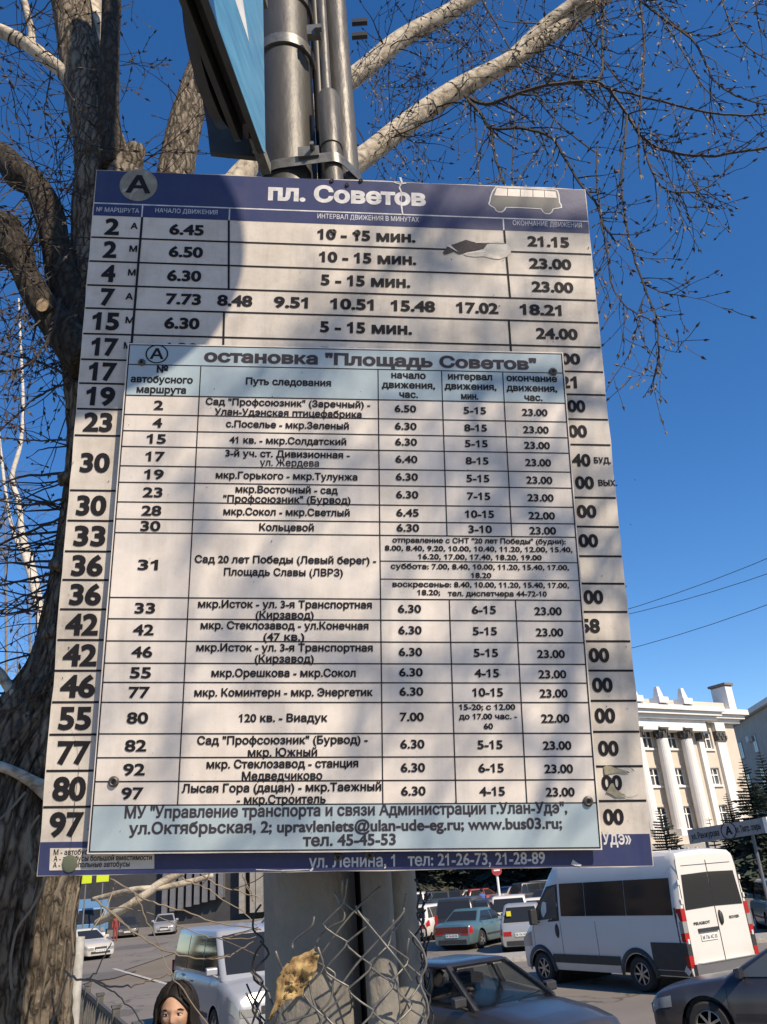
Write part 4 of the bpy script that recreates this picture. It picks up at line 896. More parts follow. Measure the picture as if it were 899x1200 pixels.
# direction board of the stop across the street
mat('dir_grey', (.24, .24, .25), .6, noise_amt=.15, nscale=5)
a, b_ = at(808, 981, 27.0), at(897, 967, 25.2); mid = (a + b_) / 2; wd = (b_.xy - a.xy).length; rz = math.atan2(b_.y - a.y, b_.x - a.x)
sl = (b_.z - a.z)
ds = thing('stop_name_board', 'long grey street name board with a circled A above the white van', 'street sign', (mid.x, mid.y, 0), rz)
def tz(x): return mid.z + sl * (x / wd)
m = MB(); hh = .20
m.add([(sx_ * wd / 2, sy_ * .05, tz(sx_ * wd / 2) + sz_ * hh) for sx_ in (-1, 1) for sy_ in (-1, 1) for sz_ in (-1, 1)], [(0, 1, 3, 2), (4, 6, 7, 5), (0, 4, 5, 1), (2, 3, 7, 6), (0, 2, 6, 4), (1, 5, 7, 3)]); m.obj('board', 'dir_grey', ds)
m = MB(); m.box((wd / 2 + .05, 0, tz(wd / 2)), (.12, .14, hh * 2.1)); m.obj('end_cap', 'white_metal', ds)
Mx = Matrix(((1, 0, 0), (0, 0, -1), (0, 1, 0))).to_4x4(); Mx.translation = Vector((0, -.053, 0))
Sk = Matrix.Identity(4); Sk[2][0] = sl / wd
m = MB(); m.M = Matrix.Translation((0, 0, mid.z)) @ Sk @ Mx
text(m, 'ул. Ранжурова', (-wd * .46, -.09), (-wd * .04 - .1, -.09), .17, .001, .03); text(m, 'пл. Театр. оперы', (wd * .13, -.09), (wd * .45, -.09), .17, .001, .03)
n = 32; vs = [(wd * .045 + r_ * math.cos(2 * PI * i / n), r_ * math.sin(2 * PI * i / n), .002) for r_ in (.215, .245) for i in range(n)]
m.add(vs, [(i, (i + 1) % n, n + (i + 1) % n, n + i) for i in range(n)]); text(m, 'А', (wd * .045 - .11, -.11), (wd * .045 + .11, -.11), .22, .002, .05); m.obj('lettering', 'black_print', ds)
m = MB()
for x in (-wd * .3, wd * .3): m.tube([(x, .08, 0), (x, .08, tz(x) - .1)], .05, 8)
m.obj('post', 'fin_grey', ds)
# overhead wires
mat('wire_black', (.02, .02, .022), .5)
for k, (p, q) in enumerate((((735, 725), (1250, 475)), ((738, 721), (1250, 520)), ((740, 765), (1250, 545)))):
    A_ = at(p[0] - 130, p[1] + 22, 48 + k); B_ = at(q[0], q[1], 30 + k); pts = [A_.lerp(B_, t / 14) - Vector((0, 0, 1.3 * 4 * (t / 14) * (1 - t / 14))) for t in range(15)]
    tag(MB().tube(pts, .017, 5).obj('overhead_wire', 'wire_black'), ['upper overhead wire crossing the sky right of the boards', 'second overhead wire just under the upper one right of the boards', 'lowest overhead wire crossing the sky right of the boards'][k], 'wire', 'overhead wires')
pp_ = thing('wire_pole', 'pole that carries the overhead wires beyond the right margin', 'pole', (at(1250, 510, 31).x, 31, 0)); MB().lathe([(.16, 0), (.12, at(1250, 480, 31).z + 1)], 10).obj('shaft', 'fin_grey', pp_)
# ------------------------------------------------------------------ fence and steel tube at lower left
mat('fence_iron', (.10, .095, .085), .7, .2, noise_amt=.4, nscale=12); mat('tube_grey', (.42, .41, .38), .5, noise_amt=.3, nscale=20)
A_ = G(103, 1158, 1.33); B_ = G(136, 1185, 1.33); d = (B_ - A_).normalized(); Lf = (B_ - A_).length
rf_ = thing('street_railing', 'low dark picket railing along the pavement edge at the lower left', 'railing', (A_.x, A_.y, .45), math.atan2(d.y, d.x))
bay = Lf / 2.0
for k in range(-4, 4):
    x = k * bay
    m = MB(); m.box((x, 0, .45), (.11, .09, .95)); m.box((x, 0, .93), (.135, .115, .03)); m.obj('post', 'fence_iron', rf_)
    if k < 3:
        m = MB(); m.box((x + bay / 2, 0, .80), (bay - .12, .05, .06)); m.obj('rail', 'fence_iron', rf_)
        m = MB(); m.box((x + bay / 2, 0, .12), (bay - .12, .04, .05)); m.obj('rail', 'fence_iron', rf_)
        for j in range(5): m = MB(); xx = x + bay * (j + 1) / 6; m.box((xx, 0, .455), (.045, .03, .62)); m.obj('picket', 'fence_iron', rf_)
A_ = at(93.5, 1098, 4.4); tb = thing('steel_tube', 'pale grey steel fence tube beside the thick tree trunk', 'post', (A_.x, A_.y, .45))
MB().lathe([(.0245, 0), (.0245, A_.z - .45), (.020, A_.z - .449), (.020, A_.z - .5), (.0001, A_.z - .5)], 16).obj('tube', 'tube_grey', tb, smooth=40)

# ------------------------------------------------------------------ housing behind the viewer (mirrored in car windows)
mat('brick_tan', (.30, .22, .16), .9, noise_amt=.2, nscale=4)
for k, (x, y, w__, hh2) in enumerate(((-38, 34, 30, 13), (8, -38, 30, 16))):
    hs = thing('apartment_house', ['tan four-storey house across the street beyond the left margin', 'tan five-storey house farther behind the viewer'][k], 'building', (x, y, 0), -PI / 2 if k == 0 else 0)
    m = MB(); m.box((0, -6, hh2 / 2), (w__, 12, hh2)); m.obj('wall', 'brick_tan', hs)
    m = MB(); m.box((0, -6, hh2 + .25), (w__ + .8, 12.8, .5)); m.obj('roof', 'roof_slate', hs)
    for r_ in range(int(hh2 / 3.1)):
        for c_ in range(int(w__ / 3)):
            m = MB(); m.box((-w__ / 2 + 1.6 + c_ * 3, .02, 1.9 + r_ * 3.05), (1.4, .1, 1.5)); m.obj('window', 'window_glass', hs)
# ================================================================== trees
def bark_mat(name, c1, c2, c3, sc=(9, 9, 1.6), bump=.8, dist=.03, crack=0.0, csc=(26, 26, 5)):
    m = bpy.data.materials.new(name); m.use_nodes = True; MATS[name] = m; t = m.node_tree; b = t.nodes['Principled BSDF']; L = t.links
    tc = t.nodes.new('ShaderNodeTexCoord'); mp = t.nodes.new('ShaderNodeMapping'); mp.inputs['Scale'].default_value = sc; L.new(tc.outputs['Object'], mp.inputs[0])
    n = t.nodes.new('ShaderNodeTexNoise'); n.inputs['Scale'].default_value = 3.0; n.inputs['Detail'].default_value = 14; n.inputs['Roughness'].default_value = .78; n.inputs['Distortion'].default_value = .8; L.new(mp.outputs[0], n.inputs['Vector'])
    h = n.outputs['Fac']
    if crack:
        n0 = t.nodes.new('ShaderNodeTexNoise'); n0.inputs['Scale'].default_value = 9; n0.inputs['Detail'].default_value = 6; L.new(tc.outputs['Object'], n0.inputs['Vector'])
        ad = t.nodes.new('ShaderNodeMix'); ad.data_type = 'VECTOR'; ad.inputs['Factor'].default_value = .07; L.new(tc.outputs['Object'], ad.inputs[4]); L.new(n0.outputs['Color'], ad.inputs[5])
        mp2 = t.nodes.new('ShaderNodeMapping'); mp2.inputs['Scale'].default_value = csc; L.new(ad.outputs[1], mp2.inputs[0])
        v = t.nodes.new('ShaderNodeTexVoronoi'); v.feature = 'DISTANCE_TO_EDGE'; v.inputs['Scale'].default_value = 1.0; L.new(mp2.outputs[0], v.inputs['Vector'])
        mr = t.nodes.new('ShaderNodeMapRange'); mr.inputs[1].default_value = .0; mr.inputs[2].default_value = .28; L.new(v.outputs['Distance'], mr.inputs[0])
        mu = t.nodes.new('ShaderNodeMix'); mu.inputs[0].default_value = crack; L.new(n.outputs['Fac'], mu.inputs[2]); L.new(mr.outputs[0], mu.inputs[3]); h = mu.outputs[0]
    L.new(rgbnode(t, [(.30, c3), (.48, c2), (.68, c1)], h), b.inputs['Base Color']); b.inputs['Roughness'].default_value = .95; b.inputs['Specular IOR Level'].default_value = .2
    bp = t.nodes.new('ShaderNodeBump'); bp.inputs['Strength'].default_value = bump; bp.inputs['Distance'].default_value = dist; L.new(h, bp.inputs['Height']); L.new(bp.outputs[0], b.inputs['Normal'])
    return m
bark_mat('old_bark', (.33, .28, .215), (.20, .165, .125), (.05, .04, .03), (14, 14, 3), 1.0, .05, .34, (34, 34, 5))
bark_mat('dark_bark', (.095, .08, .062), (.06, .05, .04), (.03, .025, .02), (12, 12, 4), 1.0, .04, .3, (32, 32, 9))  # darkened to put the shade on the two left limbs into the colour
bark_mat('pale_bark', (.62, .56, .46), (.44, .38, .30), (.13, .105, .08), (8, 8, 8), .7, .02, .18, (14, 14, 14))
bark_mat('birch_bark', (.62, .58, .52), (.48, .44, .38), (.10, .085, .07), (2, 2, 9), .2, .01)
mat('twig_brown', (.04, .033, .028), .8, noise_amt=.4, nscale=15); mat('twig_light', (.22, .175, .125), .8, noise_amt=.4, nscale=10); mat('twig_far', (.17, .14, .11), .9, noise_amt=.3, nscale=4)
mat('bud', (.035, .024, .018), .6); mat('cut_wood', (.42, .30, .17), .8, noise_amt=.3, nscale=60)
def depth(p): return -((R_CW.transposed() @ (Vector(p) - CAM)).z)
def limb_path(spec, n=4):
    """(px, py, Y, half width px) -> smoothed points and radii"""
    P = [at(x, y, Y) for x, y, Y, h in spec]; r = [h * depth(p) / F_PX for p, (x, y, Y, h) in zip(P, spec)]
    P2 = smooth_path([Vector((*p,)) for p in P], n); r2 = []
    for i in range(len(r) - 1): r2 += [r[i] + (r[i + 1] - r[i]) * k / n for k in range(n)]
    r2.append(r[-1]); return P2, r2
big = thing('old_poplar', 'big old poplar with deeply furrowed trunk standing left behind the boards', 'tree', (-1.55, 3.3, .45))
BB = Vector(big.location)
def rough_tube(P, r, n, amp, sc, seed=0.0, ridge=True):
    mb = MB(); mb.tube(P, r, n); k = len(P); out = []
    for idx, v in enumerate(mb.v):
        c = P[idx // n]; d = Vector(v) - c
        if d.length < 1e-6: out.append(v); continue
        a = (idx % n) / n * 2 * PI
        q = Vector((math.cos(a) * sc, math.sin(a) * sc, (idx // n) * .0 + c.z * 1.3 + seed))
        h = noise.fractal(q, 1.0, 2.0, 4)
        if ridge: h = 1 - abs(noise.noise(Vector((math.cos(a) * sc * 1.6, math.sin(a) * sc * 1.6, c.z * 2.6 + seed)))) * 2.6 + h * .9
        out.append(tuple(c + d * (1 + amp * h)))
    mb.v = out; return mb
LP = []
def limb(spec, m_='old_bark', n=20, amp=.06, seed=0.0, parent=big, name='limb', base=BB, ridge=False, steps=6):
    P, r = limb_path(spec, steps)
    if parent is big: LP.append(list(P))
    P = [p - base for p in P]
    return rough_tube(P, r, n, amp, 2.2, seed, ridge).obj(name, m_, parent, smooth=True)
# trunk: leans to the right as it rises; the base flares
tr = [(-25, 1750, 3.35, 150), (-34, 1400, 3.3, 116), (-24, 1200, 3.25, 97), (-12, 1100, 3.2, 92), (6, 1000, 3.15, 86), (40, 900, 3.15, 76), (96, 800, 3.15, 62), (118, 700, 3.15, 56), (132, 600, 3.15, 54), (140, 520, 3.15, 54), (140, 450, 3.15, 58), (128, 400, 3.15, 54), (122, 360, 3.15, 42)]
P, r = limb_path(tr, 26); P = [p - BB for p in P]
rough_tube(P, r, 260, .055, 17.0, 3.0).obj('trunk', 'old_bark', big, smooth=True)
L_ = []
limb([(128, 410, 3.15, 36), (112, 370, 3.1, 30), (108, 300, 3.1, 24), (112, 240, 3.1, 27), (122, 195, 3.1, 32), (112, 150, 3.12, 26), (100, 100, 3.15, 25), (90, 40, 3.2, 23), (80, -20, 3.3, 22), (66, -120, 3.5, 20)], 'old_bark', 40, .09, 5.0)
limb([(136, 200, 3.0, 17), (128, 140, 3.0, 12), (128, 80, 3.0, 11.5), (130, 20, 3.05, 11), (133, -60, 3.1, 10)], 'dark_bark', 24, .06, 7.0)
limb([(110, 150, 3.3, 12), (108, 80, 3.35, 13), (107, 10, 3.4, 12), (106, -60, 3.5, 11)], 'pale_bark', 20, .05, 17.0)
limb([(140, 230, 3.0, 24), (148, 200, 3.0, 17), (156, 184, 2.97, 12), (161, 172, 2.96, 9)], 'old_bark', 24, .16, 9.0, ridge=True)
limb([(120, 420, 3.0, 34), (96, 380, 3.0, 26), (76, 330, 3.0, 20), (66, 290, 3.0, 16), (57, 250, 3.02, 17), (40, 216, 3.05, 15), (22, 205, 3.05, 17), (2, 182, 3.1, 14), (-40, 160, 3.2, 13), (-120, 90, 3.4, 11)], 'dark_bark', 32, .08, 11.0)
limb([(105, 425, 2.9, 26), (70, 385, 2.9, 20), (42, 345, 2.9, 16), (28, 316, 2.9, 14), (14, 292, 2.9, 22), (-8, 270, 2.95, 24), (-60, 240, 3.1, 14)], 'dark_bark', 28, .14, 13.0)
P, r = limb_path([(62, 366, 2.88, 9), (50, 357, 2.8, 8.5)], 2); P = [p - BB for p in P]; mb = MB(); mb.tube(P, r, 14, False); o = mb.obj('limb_stub', 'dark_bark', big, smooth=True)
cdir = (P[-1] - P[0]).normalized(); M_ = cdir.to_track_quat('Z', 'Y').to_matrix().to_4x4(); M_.translation = P[-1]
MB().lathe([(.0001, .001), (r[-1] * .98, 0)], 16, M_).obj('cut_face', 'cut_wood', o)
limb([(92, 105, 3.12, 9), (76, 86, 3.1, 8), (58, 72, 3.1, 8), (38, 56, 3.1, 8), (20, 45, 3.1, 8), (-10, 32, 3.1, 8), (-70, 10, 3.1, 7)], 'pale_bark', 16, .05, 15.0)
limb([(37, 56, 3.1, 4.5), (37, 38, 3.1, 4), (32, 15, 3.1, 3.6), (26, -8, 3.12, 3.4), (10, -60, 3.2, 3)], 'pale_bark', 10, .05)
limb([(170, 420, 3.3, 28), (190, 300, 3.35, 24), (205, 205, 3.4, 21), (216, 150, 3.45, 19), (232, 95, 3.5, 17), (255, 20, 3.6, 14), (275, -60, 3.7, 12)], 'old_bark', 28, .07, 21.0)
limb([(180, 400, 3.3, 20), (260, 320, 3.35, 18), (340, 245, 3.4, 16), (428, 183, 3.45, 13), (470, 150, 3.48, 12.5), (530, 108, 3.5, 12), (590, 76, 3.5, 10.5), (640, 44, 3.5, 9.5), (706, -2, 3.5, 8.5), (780, -50, 3.5, 7), (880, -110, 3.6, 5)], 'pale_bark', 22, .05, 23.0)
limb([(185, 330, 3.6, 16), (270, 220, 3.7, 14), (350, 140, 3.8, 12), (420, 86, 3.85, 11.5), (470, 46, 3.9, 11), (530, 12, 3.9, 9.5), (575, -20, 3.9, 8.5), (660, -90, 4.0, 6)], 'pale_bark', 20, .05, 25.0)
limb([(590, 78, 3.5, 9), (650, 20, 3.45, 7), (730, -30, 3.35, 6), (820, -55, 3.3, 5), (930, -50, 3.25, 3.5)], 'pale_bark', 14, .05, 26.0)
limb([(52, 905, 3.05, 14), (48, 880, 3.02, 9), (38, 850, 3.0, 7.5), (24, 826, 3.0, 6.5), (10, 805, 3.0, 6), (-2, 788, 3.0, 6), (-40, 750, 3.0, 5)], 'pale_bark', 14, .05, 27.0)
limb([(60, 930, 2.95, 12), (38, 916, 2.92, 7), (16, 904, 2.9, 6), (-10, 895, 2.9, 6), (-60, 880, 2.9, 5)], 'pale_bark', 12, .05, 29.0)
RG = MB(); rr0 = random.Random(77)
for L, hw in (([(428, 183, 3.45, 13), (470, 150, 3.48, 12.5), (530, 108, 3.5, 12), (590, 76, 3.5, 10.5), (640, 44, 3.5, 9.5), (706, -2, 3.5, 8.5)], 0), ([(420, 86, 3.85, 11.5), (470, 46, 3.9, 11), (530, 12, 3.9, 9.5)], 0), ([(76, 86, 3.1, 8), (38, 56, 3.1, 8), (-10, 32, 3.1, 8)], 0)):
    P, r = limb_path(L, 10)
    for i in range(1, len(P) - 1):
        if rr0.random() < .42:
            d = ((P[i + 1] - P[i]).normalized() + Vector((rr0.gauss(0, .3), rr0.gauss(0, .3), rr0.gauss(0, .3)))).normalized(); q = d.orthogonal().normalized(); w_ = d.cross(q); a0 = rr0.uniform(0, 6); sp2 = rr0.uniform(2.5, 6)
            RG.tube([P[i] - BB + (q * math.cos(a0 + a * sp2 / 12) + w_ * math.sin(a0 + a * sp2 / 12)) * r[i] * 1.03 + d * rr0.gauss(0, .004) for a in range(13)], rr0.uniform(.0016, .004), 5)
stuff(RG.obj('bark_ridges', 'dark_bark', big, smooth=True))
# knots, scars and old stubs on trunk and limbs
for (x, y, Y, r_, sc_) in ((106, 175, 2.98, .035, 1), (100, 130, 3.02, .03, 1), (94, 60, 3.1, .03, 1), (36, 225, 3.0, .03, 1), (60, 300, 2.95, .03, 1), (14, 262, 2.86, .04, 1), (100, 392, 2.97, .04, 1), (75, 560, 2.97, .03, 1), (68, 660, 2.97, .035, 1), (60, 740, 2.97, .03, 1)):
    mb = MB(); c = at(x, y, Y) - BB; mb.ball(c, r_, 12, (1, .8, 1.1)); mb.v = [tuple(c + (Vector(v) - c) * (1 + .5 * noise.noise(Vector(v) * 30))) for v in mb.v]; mb.obj('knot', 'old_bark' if y < 190 and x > 80 or y > 500 else 'dark_bark', big, smooth=True)
# --- twigs
class Twigs:
    def __init__(s): s.m = MB(); s.b = MB()
TW = Twigs()
rt = random.Random(21)
def budat(T_, p, d, sz):
    p = p - d * sz * .15; q = d.orthogonal().normalized(); r_ = d.cross(q); L = sz; w_ = sz * .2
    pts = [p] + [p + d * L * .4 + (q * math.cos(a) + r_ * math.sin(a)) * w_ for a in (0, 2.09, 4.19)] + [p + d * L]
    T_.b.add(pts, [(0, 1, 2), (0, 2, 3), (0, 3, 1), (4, 2, 1), (4, 3, 2), (4, 1, 3)])
def shoot(T_, p, d, L, r, lvl, droop=.12, bud=.026, seg=.045, branch=.33, n=3, wob=.16, rnd=rt):
    pts = [p.copy()]; rad = [r]; k = max(3, int(L / seg)); d = d.normalized()
    for i in range(k):
        d = (d + Vector((rnd.gauss(0, wob), rnd.gauss(0, wob), rnd.gauss(0, wob) - droop * (1 - 1.9 * (i / k)) )) * .8).normalized()
        p = p + d * seg; pts.append(p.copy()); rad.append(r * (1 - .75 * (i + 1) / k))
        if lvl > 0 and rnd.random() < branch and i > 0:
            side = d.cross(Vector((rnd.gauss(0, 1), rnd.gauss(0, 1), rnd.gauss(0, 1)))).normalized()
            shoot(T_, p, (d * .6 + side * .75), L * rnd.uniform(.25, .6) * (1 - i / k * .5), rad[-1] * .7, lvl - 1, droop, bud, seg, branch, n, wob, rnd)
        elif bud and rnd.random() < .5 and lvl < 2:
            side = d.cross(Vector((rnd.gauss(0, 1), rnd.gauss(0, 1), rnd.gauss(0, 1)))).normalized(); budat(T_, p, (d * .8 + side * .6).normalized(), bud * rnd.uniform(.5, 1.1))
    if bud: rad = [max(x * 1.3, .0017) for x in rad]
    T_.m.tube(pts, rad, n, False)
    if bud: budat(T_, p, d, bud * 1.4)
def traced(T_, spec, r0, r1, lvl=1, kids=.5, kl=.22, n=5, droop=.1):
    P = smooth_path([at(x, y, Y) for x, y, Y in spec], 5); k = len(P)
    P = [p + Vector((rt.gauss(0, .0016), rt.gauss(0, .0016), rt.gauss(0, .0016))) for p in P]
    T_.m.tube(P, [r0 + (r1 - r0) * i / (k - 1) for i in range(k)], n, False)
    for i in range(1, k):
        if rt.random() < kids:
            d = (P[i] - P[i - 1]).normalized(); side = d.cross(Vector((rt.gauss(0, 1), rt.gauss(0, 1), rt.gauss(0, 1)))).normalized()
            shoot(T_, P[i], d * .7 + side * .7, kl * rt.uniform(.4, 1.3), max(.0012, (r0 + (r1 - r0) * i / k) * .5), lvl, droop)
        else:
            d = (P[i] - P[i - 1]).normalized(); side = d.cross(Vector((rt.gauss(0, 1), rt.gauss(0, 1), rt.gauss(0, 1)))).normalized(); budat(T_, P[i], (d + side * .6).normalized(), .036)
    budat(T_, P[-1], (P[-1] - P[-2]).normalized(), .045)
Y0 = 3.3
TR = [([(545, 112, 3.45), (570, 122, 3.4), (600, 112, 3.35), (640, 100, 3.3), (690, 95, 3.3), (712, 104, 3.3), (735, 135, 3.25), (752, 160, 3.25), (785, 178, 3.2), (830, 183, 3.2), (865, 178, 3.2), (905, 172, 3.2)], .008, .0035),
      ([(545, 112, 3.45), (565, 135, 3.4), (575, 150, 3.4), (610, 150, 3.35), (645, 160, 3.3), (662, 185, 3.3), (680, 215, 3.3), (700, 240, 3.25), (706, 262, 3.2), (720, 280, 3.2)], .007, .003),
      ([(712, 104, 3.3), (760, 115, 3.25), (800, 125, 3.2), (840, 133, 3.2), (880, 135, 3.2), (910, 130, 3.2)], .0045, .003),
      ([(735, 135, 3.25), (732, 175, 3.2), (728, 215, 3.2), (732, 250, 3.2), (740, 290, 3.2), (755, 335, 3.2), (768, 370, 3.2), (772, 405, 3.2), (770, 430, 3.2), (763, 455, 3.2)], .0045, .0022),
      ([(700, 170, 3.3), (700, 220, 3.25), (705, 262, 3.2), (712, 300, 3.2), (718, 335, 3.2), (735, 360, 3.2), (765, 376, 3.2)], .0035, .002),
      ([(753, 352, 3.2), (748, 380, 3.2), (738, 415, 3.2)], .0022, .0012), ([(750, 330, 3.2), (775, 342, 3.2), (797, 346, 3.2)], .002, .0012),
      ([(752, 160, 3.25), (760, 190, 3.2), (775, 218, 3.2), (800, 226, 3.2), (830, 218, 3.2), (857, 194, 3.2)], .004, .002), ([(775, 218, 3.2), (790, 232, 3.2), (802, 266, 3.2)], .002, .0012), ([(770, 160, 3.25), (800, 195, 3.2), (828, 243, 3.2)], .0025, .0014),
      ([(705, -5, 3.4), (706, 40, 3.35), (706, 80, 3.3), (700, 98, 3.3)], .006, .0045), ([(750, -5, 3.3), (755, 50, 3.3), (752, 110, 3.25), (748, 170, 3.2), (750, 205, 3.2)], .005, .002),
      ([(740, -8, 3.3), (775, 20, 3.3), (810, 45, 3.25), (828, 75, 3.2), (838, 95, 3.2), (870, 115, 3.2), (905, 123, 3.2)], .005, .0025), ([(775, 20, 3.3), (800, 60, 3.25), (820, 95, 3.2), (845, 125, 3.2)], .003, .0014),
      ([(845, -6, 3.2), (855, 25, 3.2), (870, 50, 3.2), (902, 72, 3.2)], .003, .0016), ([(885, -6, 3.2), (890, 30, 3.2), (900, 45, 3.2)], .0028, .0016), ([(760, -6, 3.3), (800, 35, 3.3), (840, 40, 3.3), (880, 10, 3.3), (905, -8, 3.3)], .003, .002),
      ([(560, -10, 3.5), (600, 60, 3.45), (640, 130, 3.4), (700, 180, 3.35)], .004, .0025), ([(676, 15, 3.5), (700, 60, 3.45), (730, 100, 3.4), (755, 130, 3.35)], .0035, .0022),
      ([(810, 260, 3.2), (800, 238, 3.2), (780, 200, 3.2), (770, 168, 3.2)], .0012, .002), ([(690, 40, 3.4), (660, 110, 3.35), (640, 160, 3.3), (610, 205, 3.3)], .003, .0018),
      ([(552, 60, 3.5), (556, 120, 3.45), (558, 170, 3.4), (562, 214, 3.4)], .004, .0022), ([(576, 150, 3.4), (580, 180, 3.4), (590, 215, 3.38)], .0055, .004), ([(608, 110, 3.4), (602, 160, 3.35), (600, 216, 3.3)], .0025, .002)]
for sp_, a_, b_ in TR: traced(TW, sp_, a_ * 1.55, max(b_ * 1.7, .0032), 1, .62, .22)
l1 = [(428, 183, 3.45), (470, 150, 3.48), (530, 108, 3.5), (590, 76, 3.5), (640, 44, 3.5), (706, 0, 3.5)]; l2 = [(420, 86, 3.85), (470, 46, 3.9), (530, 12, 3.9)]
def onpath(L, t):
    t *= len(L) - 1; i = min(int(t), len(L) - 2); f_ = t - i; a, b = L[i], L[i + 1]; return at(*[a[k] + (b[k] - a[k]) * f_ for k in range(3)])
for L, cnt in ((l1, 44), (l2, 30)):
    for _ in range(cnt):
        p = onpath(L, rt.random() * .97); d = Vector((rt.uniform(-.7, 1.0), rt.uniform(-.7, .5), rt.uniform(-.9, .7)))
        shoot(TW, p, d, rt.uniform(.25, .62), rt.uniform(.0022, .0055), 2, .12)
# vertical hanging shoots between the limbs
def pix(p):
    q = R_CW.transposed() @ (p - CAM); return CX + F_PX * q.x / -q.z, CY - F_PX * q.y / -q.z
def starts(x0, x1, y0, y1):
    return [p for P in LP for p in P if x0 < pix(p)[0] < x1 and y0 < pix(p)[1] < y1]
UP = starts(425, 720, -130, 90); UR = starts(680, 960, -130, 40); UL = starts(-130, 290, -130, 420); UM = starts(-130, 130, 150, 440)
for _ in range(60):
    shoot(TW, rt.choice(UP), Vector((rt.gauss(0, .25), rt.gauss(0, .2), -1)), rt.uniform(.3, .7), rt.uniform(.002, .0038), 1, .05)
for _ in range(44):
    shoot(TW, rt.choice(UR), Vector((rt.gauss(.2, .35), rt.gauss(0, .2), -.8)), rt.uniform(.2, .45), rt.uniform(.0018, .003), 1, .02)
# left side: spray of shoots round the limbs
for _ in range(130):
    shoot(TW, rt.choice(UL), Vector((rt.gauss(0, .9), rt.gauss(0, .5), rt.gauss(0, .8))), rt.uniform(.25, .75), rt.uniform(.002, .0045), 2, .04, branch=.24)
for _ in range(100):
    shoot(TW, rt.choice(UM), Vector((rt.gauss(-.3, .7), rt.gauss(0, .4), rt.gauss(-.6, .8))), rt.uniform(.25, .8), rt.uniform(.002, .0045), 2, .06, branch=.22)
# dark shoots springing from the trunk to the left
for y in (520, 548, 560, 590, 598, 606, 618, 635, 640, 662, 676, 690, 700, 715, 735, 760, 790, 812):
    for k in range(2):
        x = 92 - (y - 500) * .10; d = Vector((-1, rt.uniform(-.35, .2), rt.uniform(-.45, .35)))
        shoot(TW, at(x, y + rt.uniform(-6, 6), 3.05), d, rt.uniform(.3, .55), rt.uniform(.003, .0065), 2, -.02, branch=.22)
for sp_, a_, b_ in (([(88, 448, 3.0), (60, 430, 3.0), (30, 420, 3.0), (-6, 414, 3.0)], .006, .004), ([(90, 446, 2.95), (60, 456, 2.9), (35, 472, 2.9), (0, 505, 2.9)], .0055, .0035),
                    ([(70, 350, 2.8), (62, 385, 2.8), (45, 415, 2.8), (25, 432, 2.8), (-5, 436, 2.8)], .0065, .0045), ([(40, 330, 2.8), (26, 318, 2.8), (-5, 314, 2.8)], .006, .005),
                    ([(78, 515, 2.95), (40, 516, 2.95), (-5, 512, 2.95)], .004, .003), ([(-5, 640, 3.0), (30, 625, 3.0), (78, 605, 3.0)], .005, .006), ([(-5, 585, 3.0), (30, 592, 3.0), (76, 585, 3.0)], .0035, .0055),
                    ([(-5, 720, 3.0), (30, 716, 3.0), (45, 705, 3.0), (64, 690, 3.0)], .0035, .006), ([(-6, 688, 3.0), (25, 680, 3.0), (66, 672, 3.0)], .004, .0055), ([(-6, 838, 2.9), (20, 828, 2.9), (45, 810, 2.9), (58, 796, 2.9)], .003, .0045),
                    ([(45, 700, 2.8), (42, 755, 2.8), (35, 800, 2.8), (22, 850, 2.8)], .002, .0015), ([(75, 225, 2.8), (88, 210, 2.8), (95, 180, 2.8), (90, 150, 2.8)], .0035, .002)):
    traced(TW, sp_, a_, b_, 1, .35, .15)
TW.m.v = [tuple(Vector(v) - BB) for v in TW.m.v]; TW.b.v = [tuple(Vector(v) - BB) for v in TW.b.v]
stuff(TW.m.obj('twigs', 'twig_brown', big, recalc=False)); stuff(TW.b.obj('buds', 'bud', big, recalc=False))
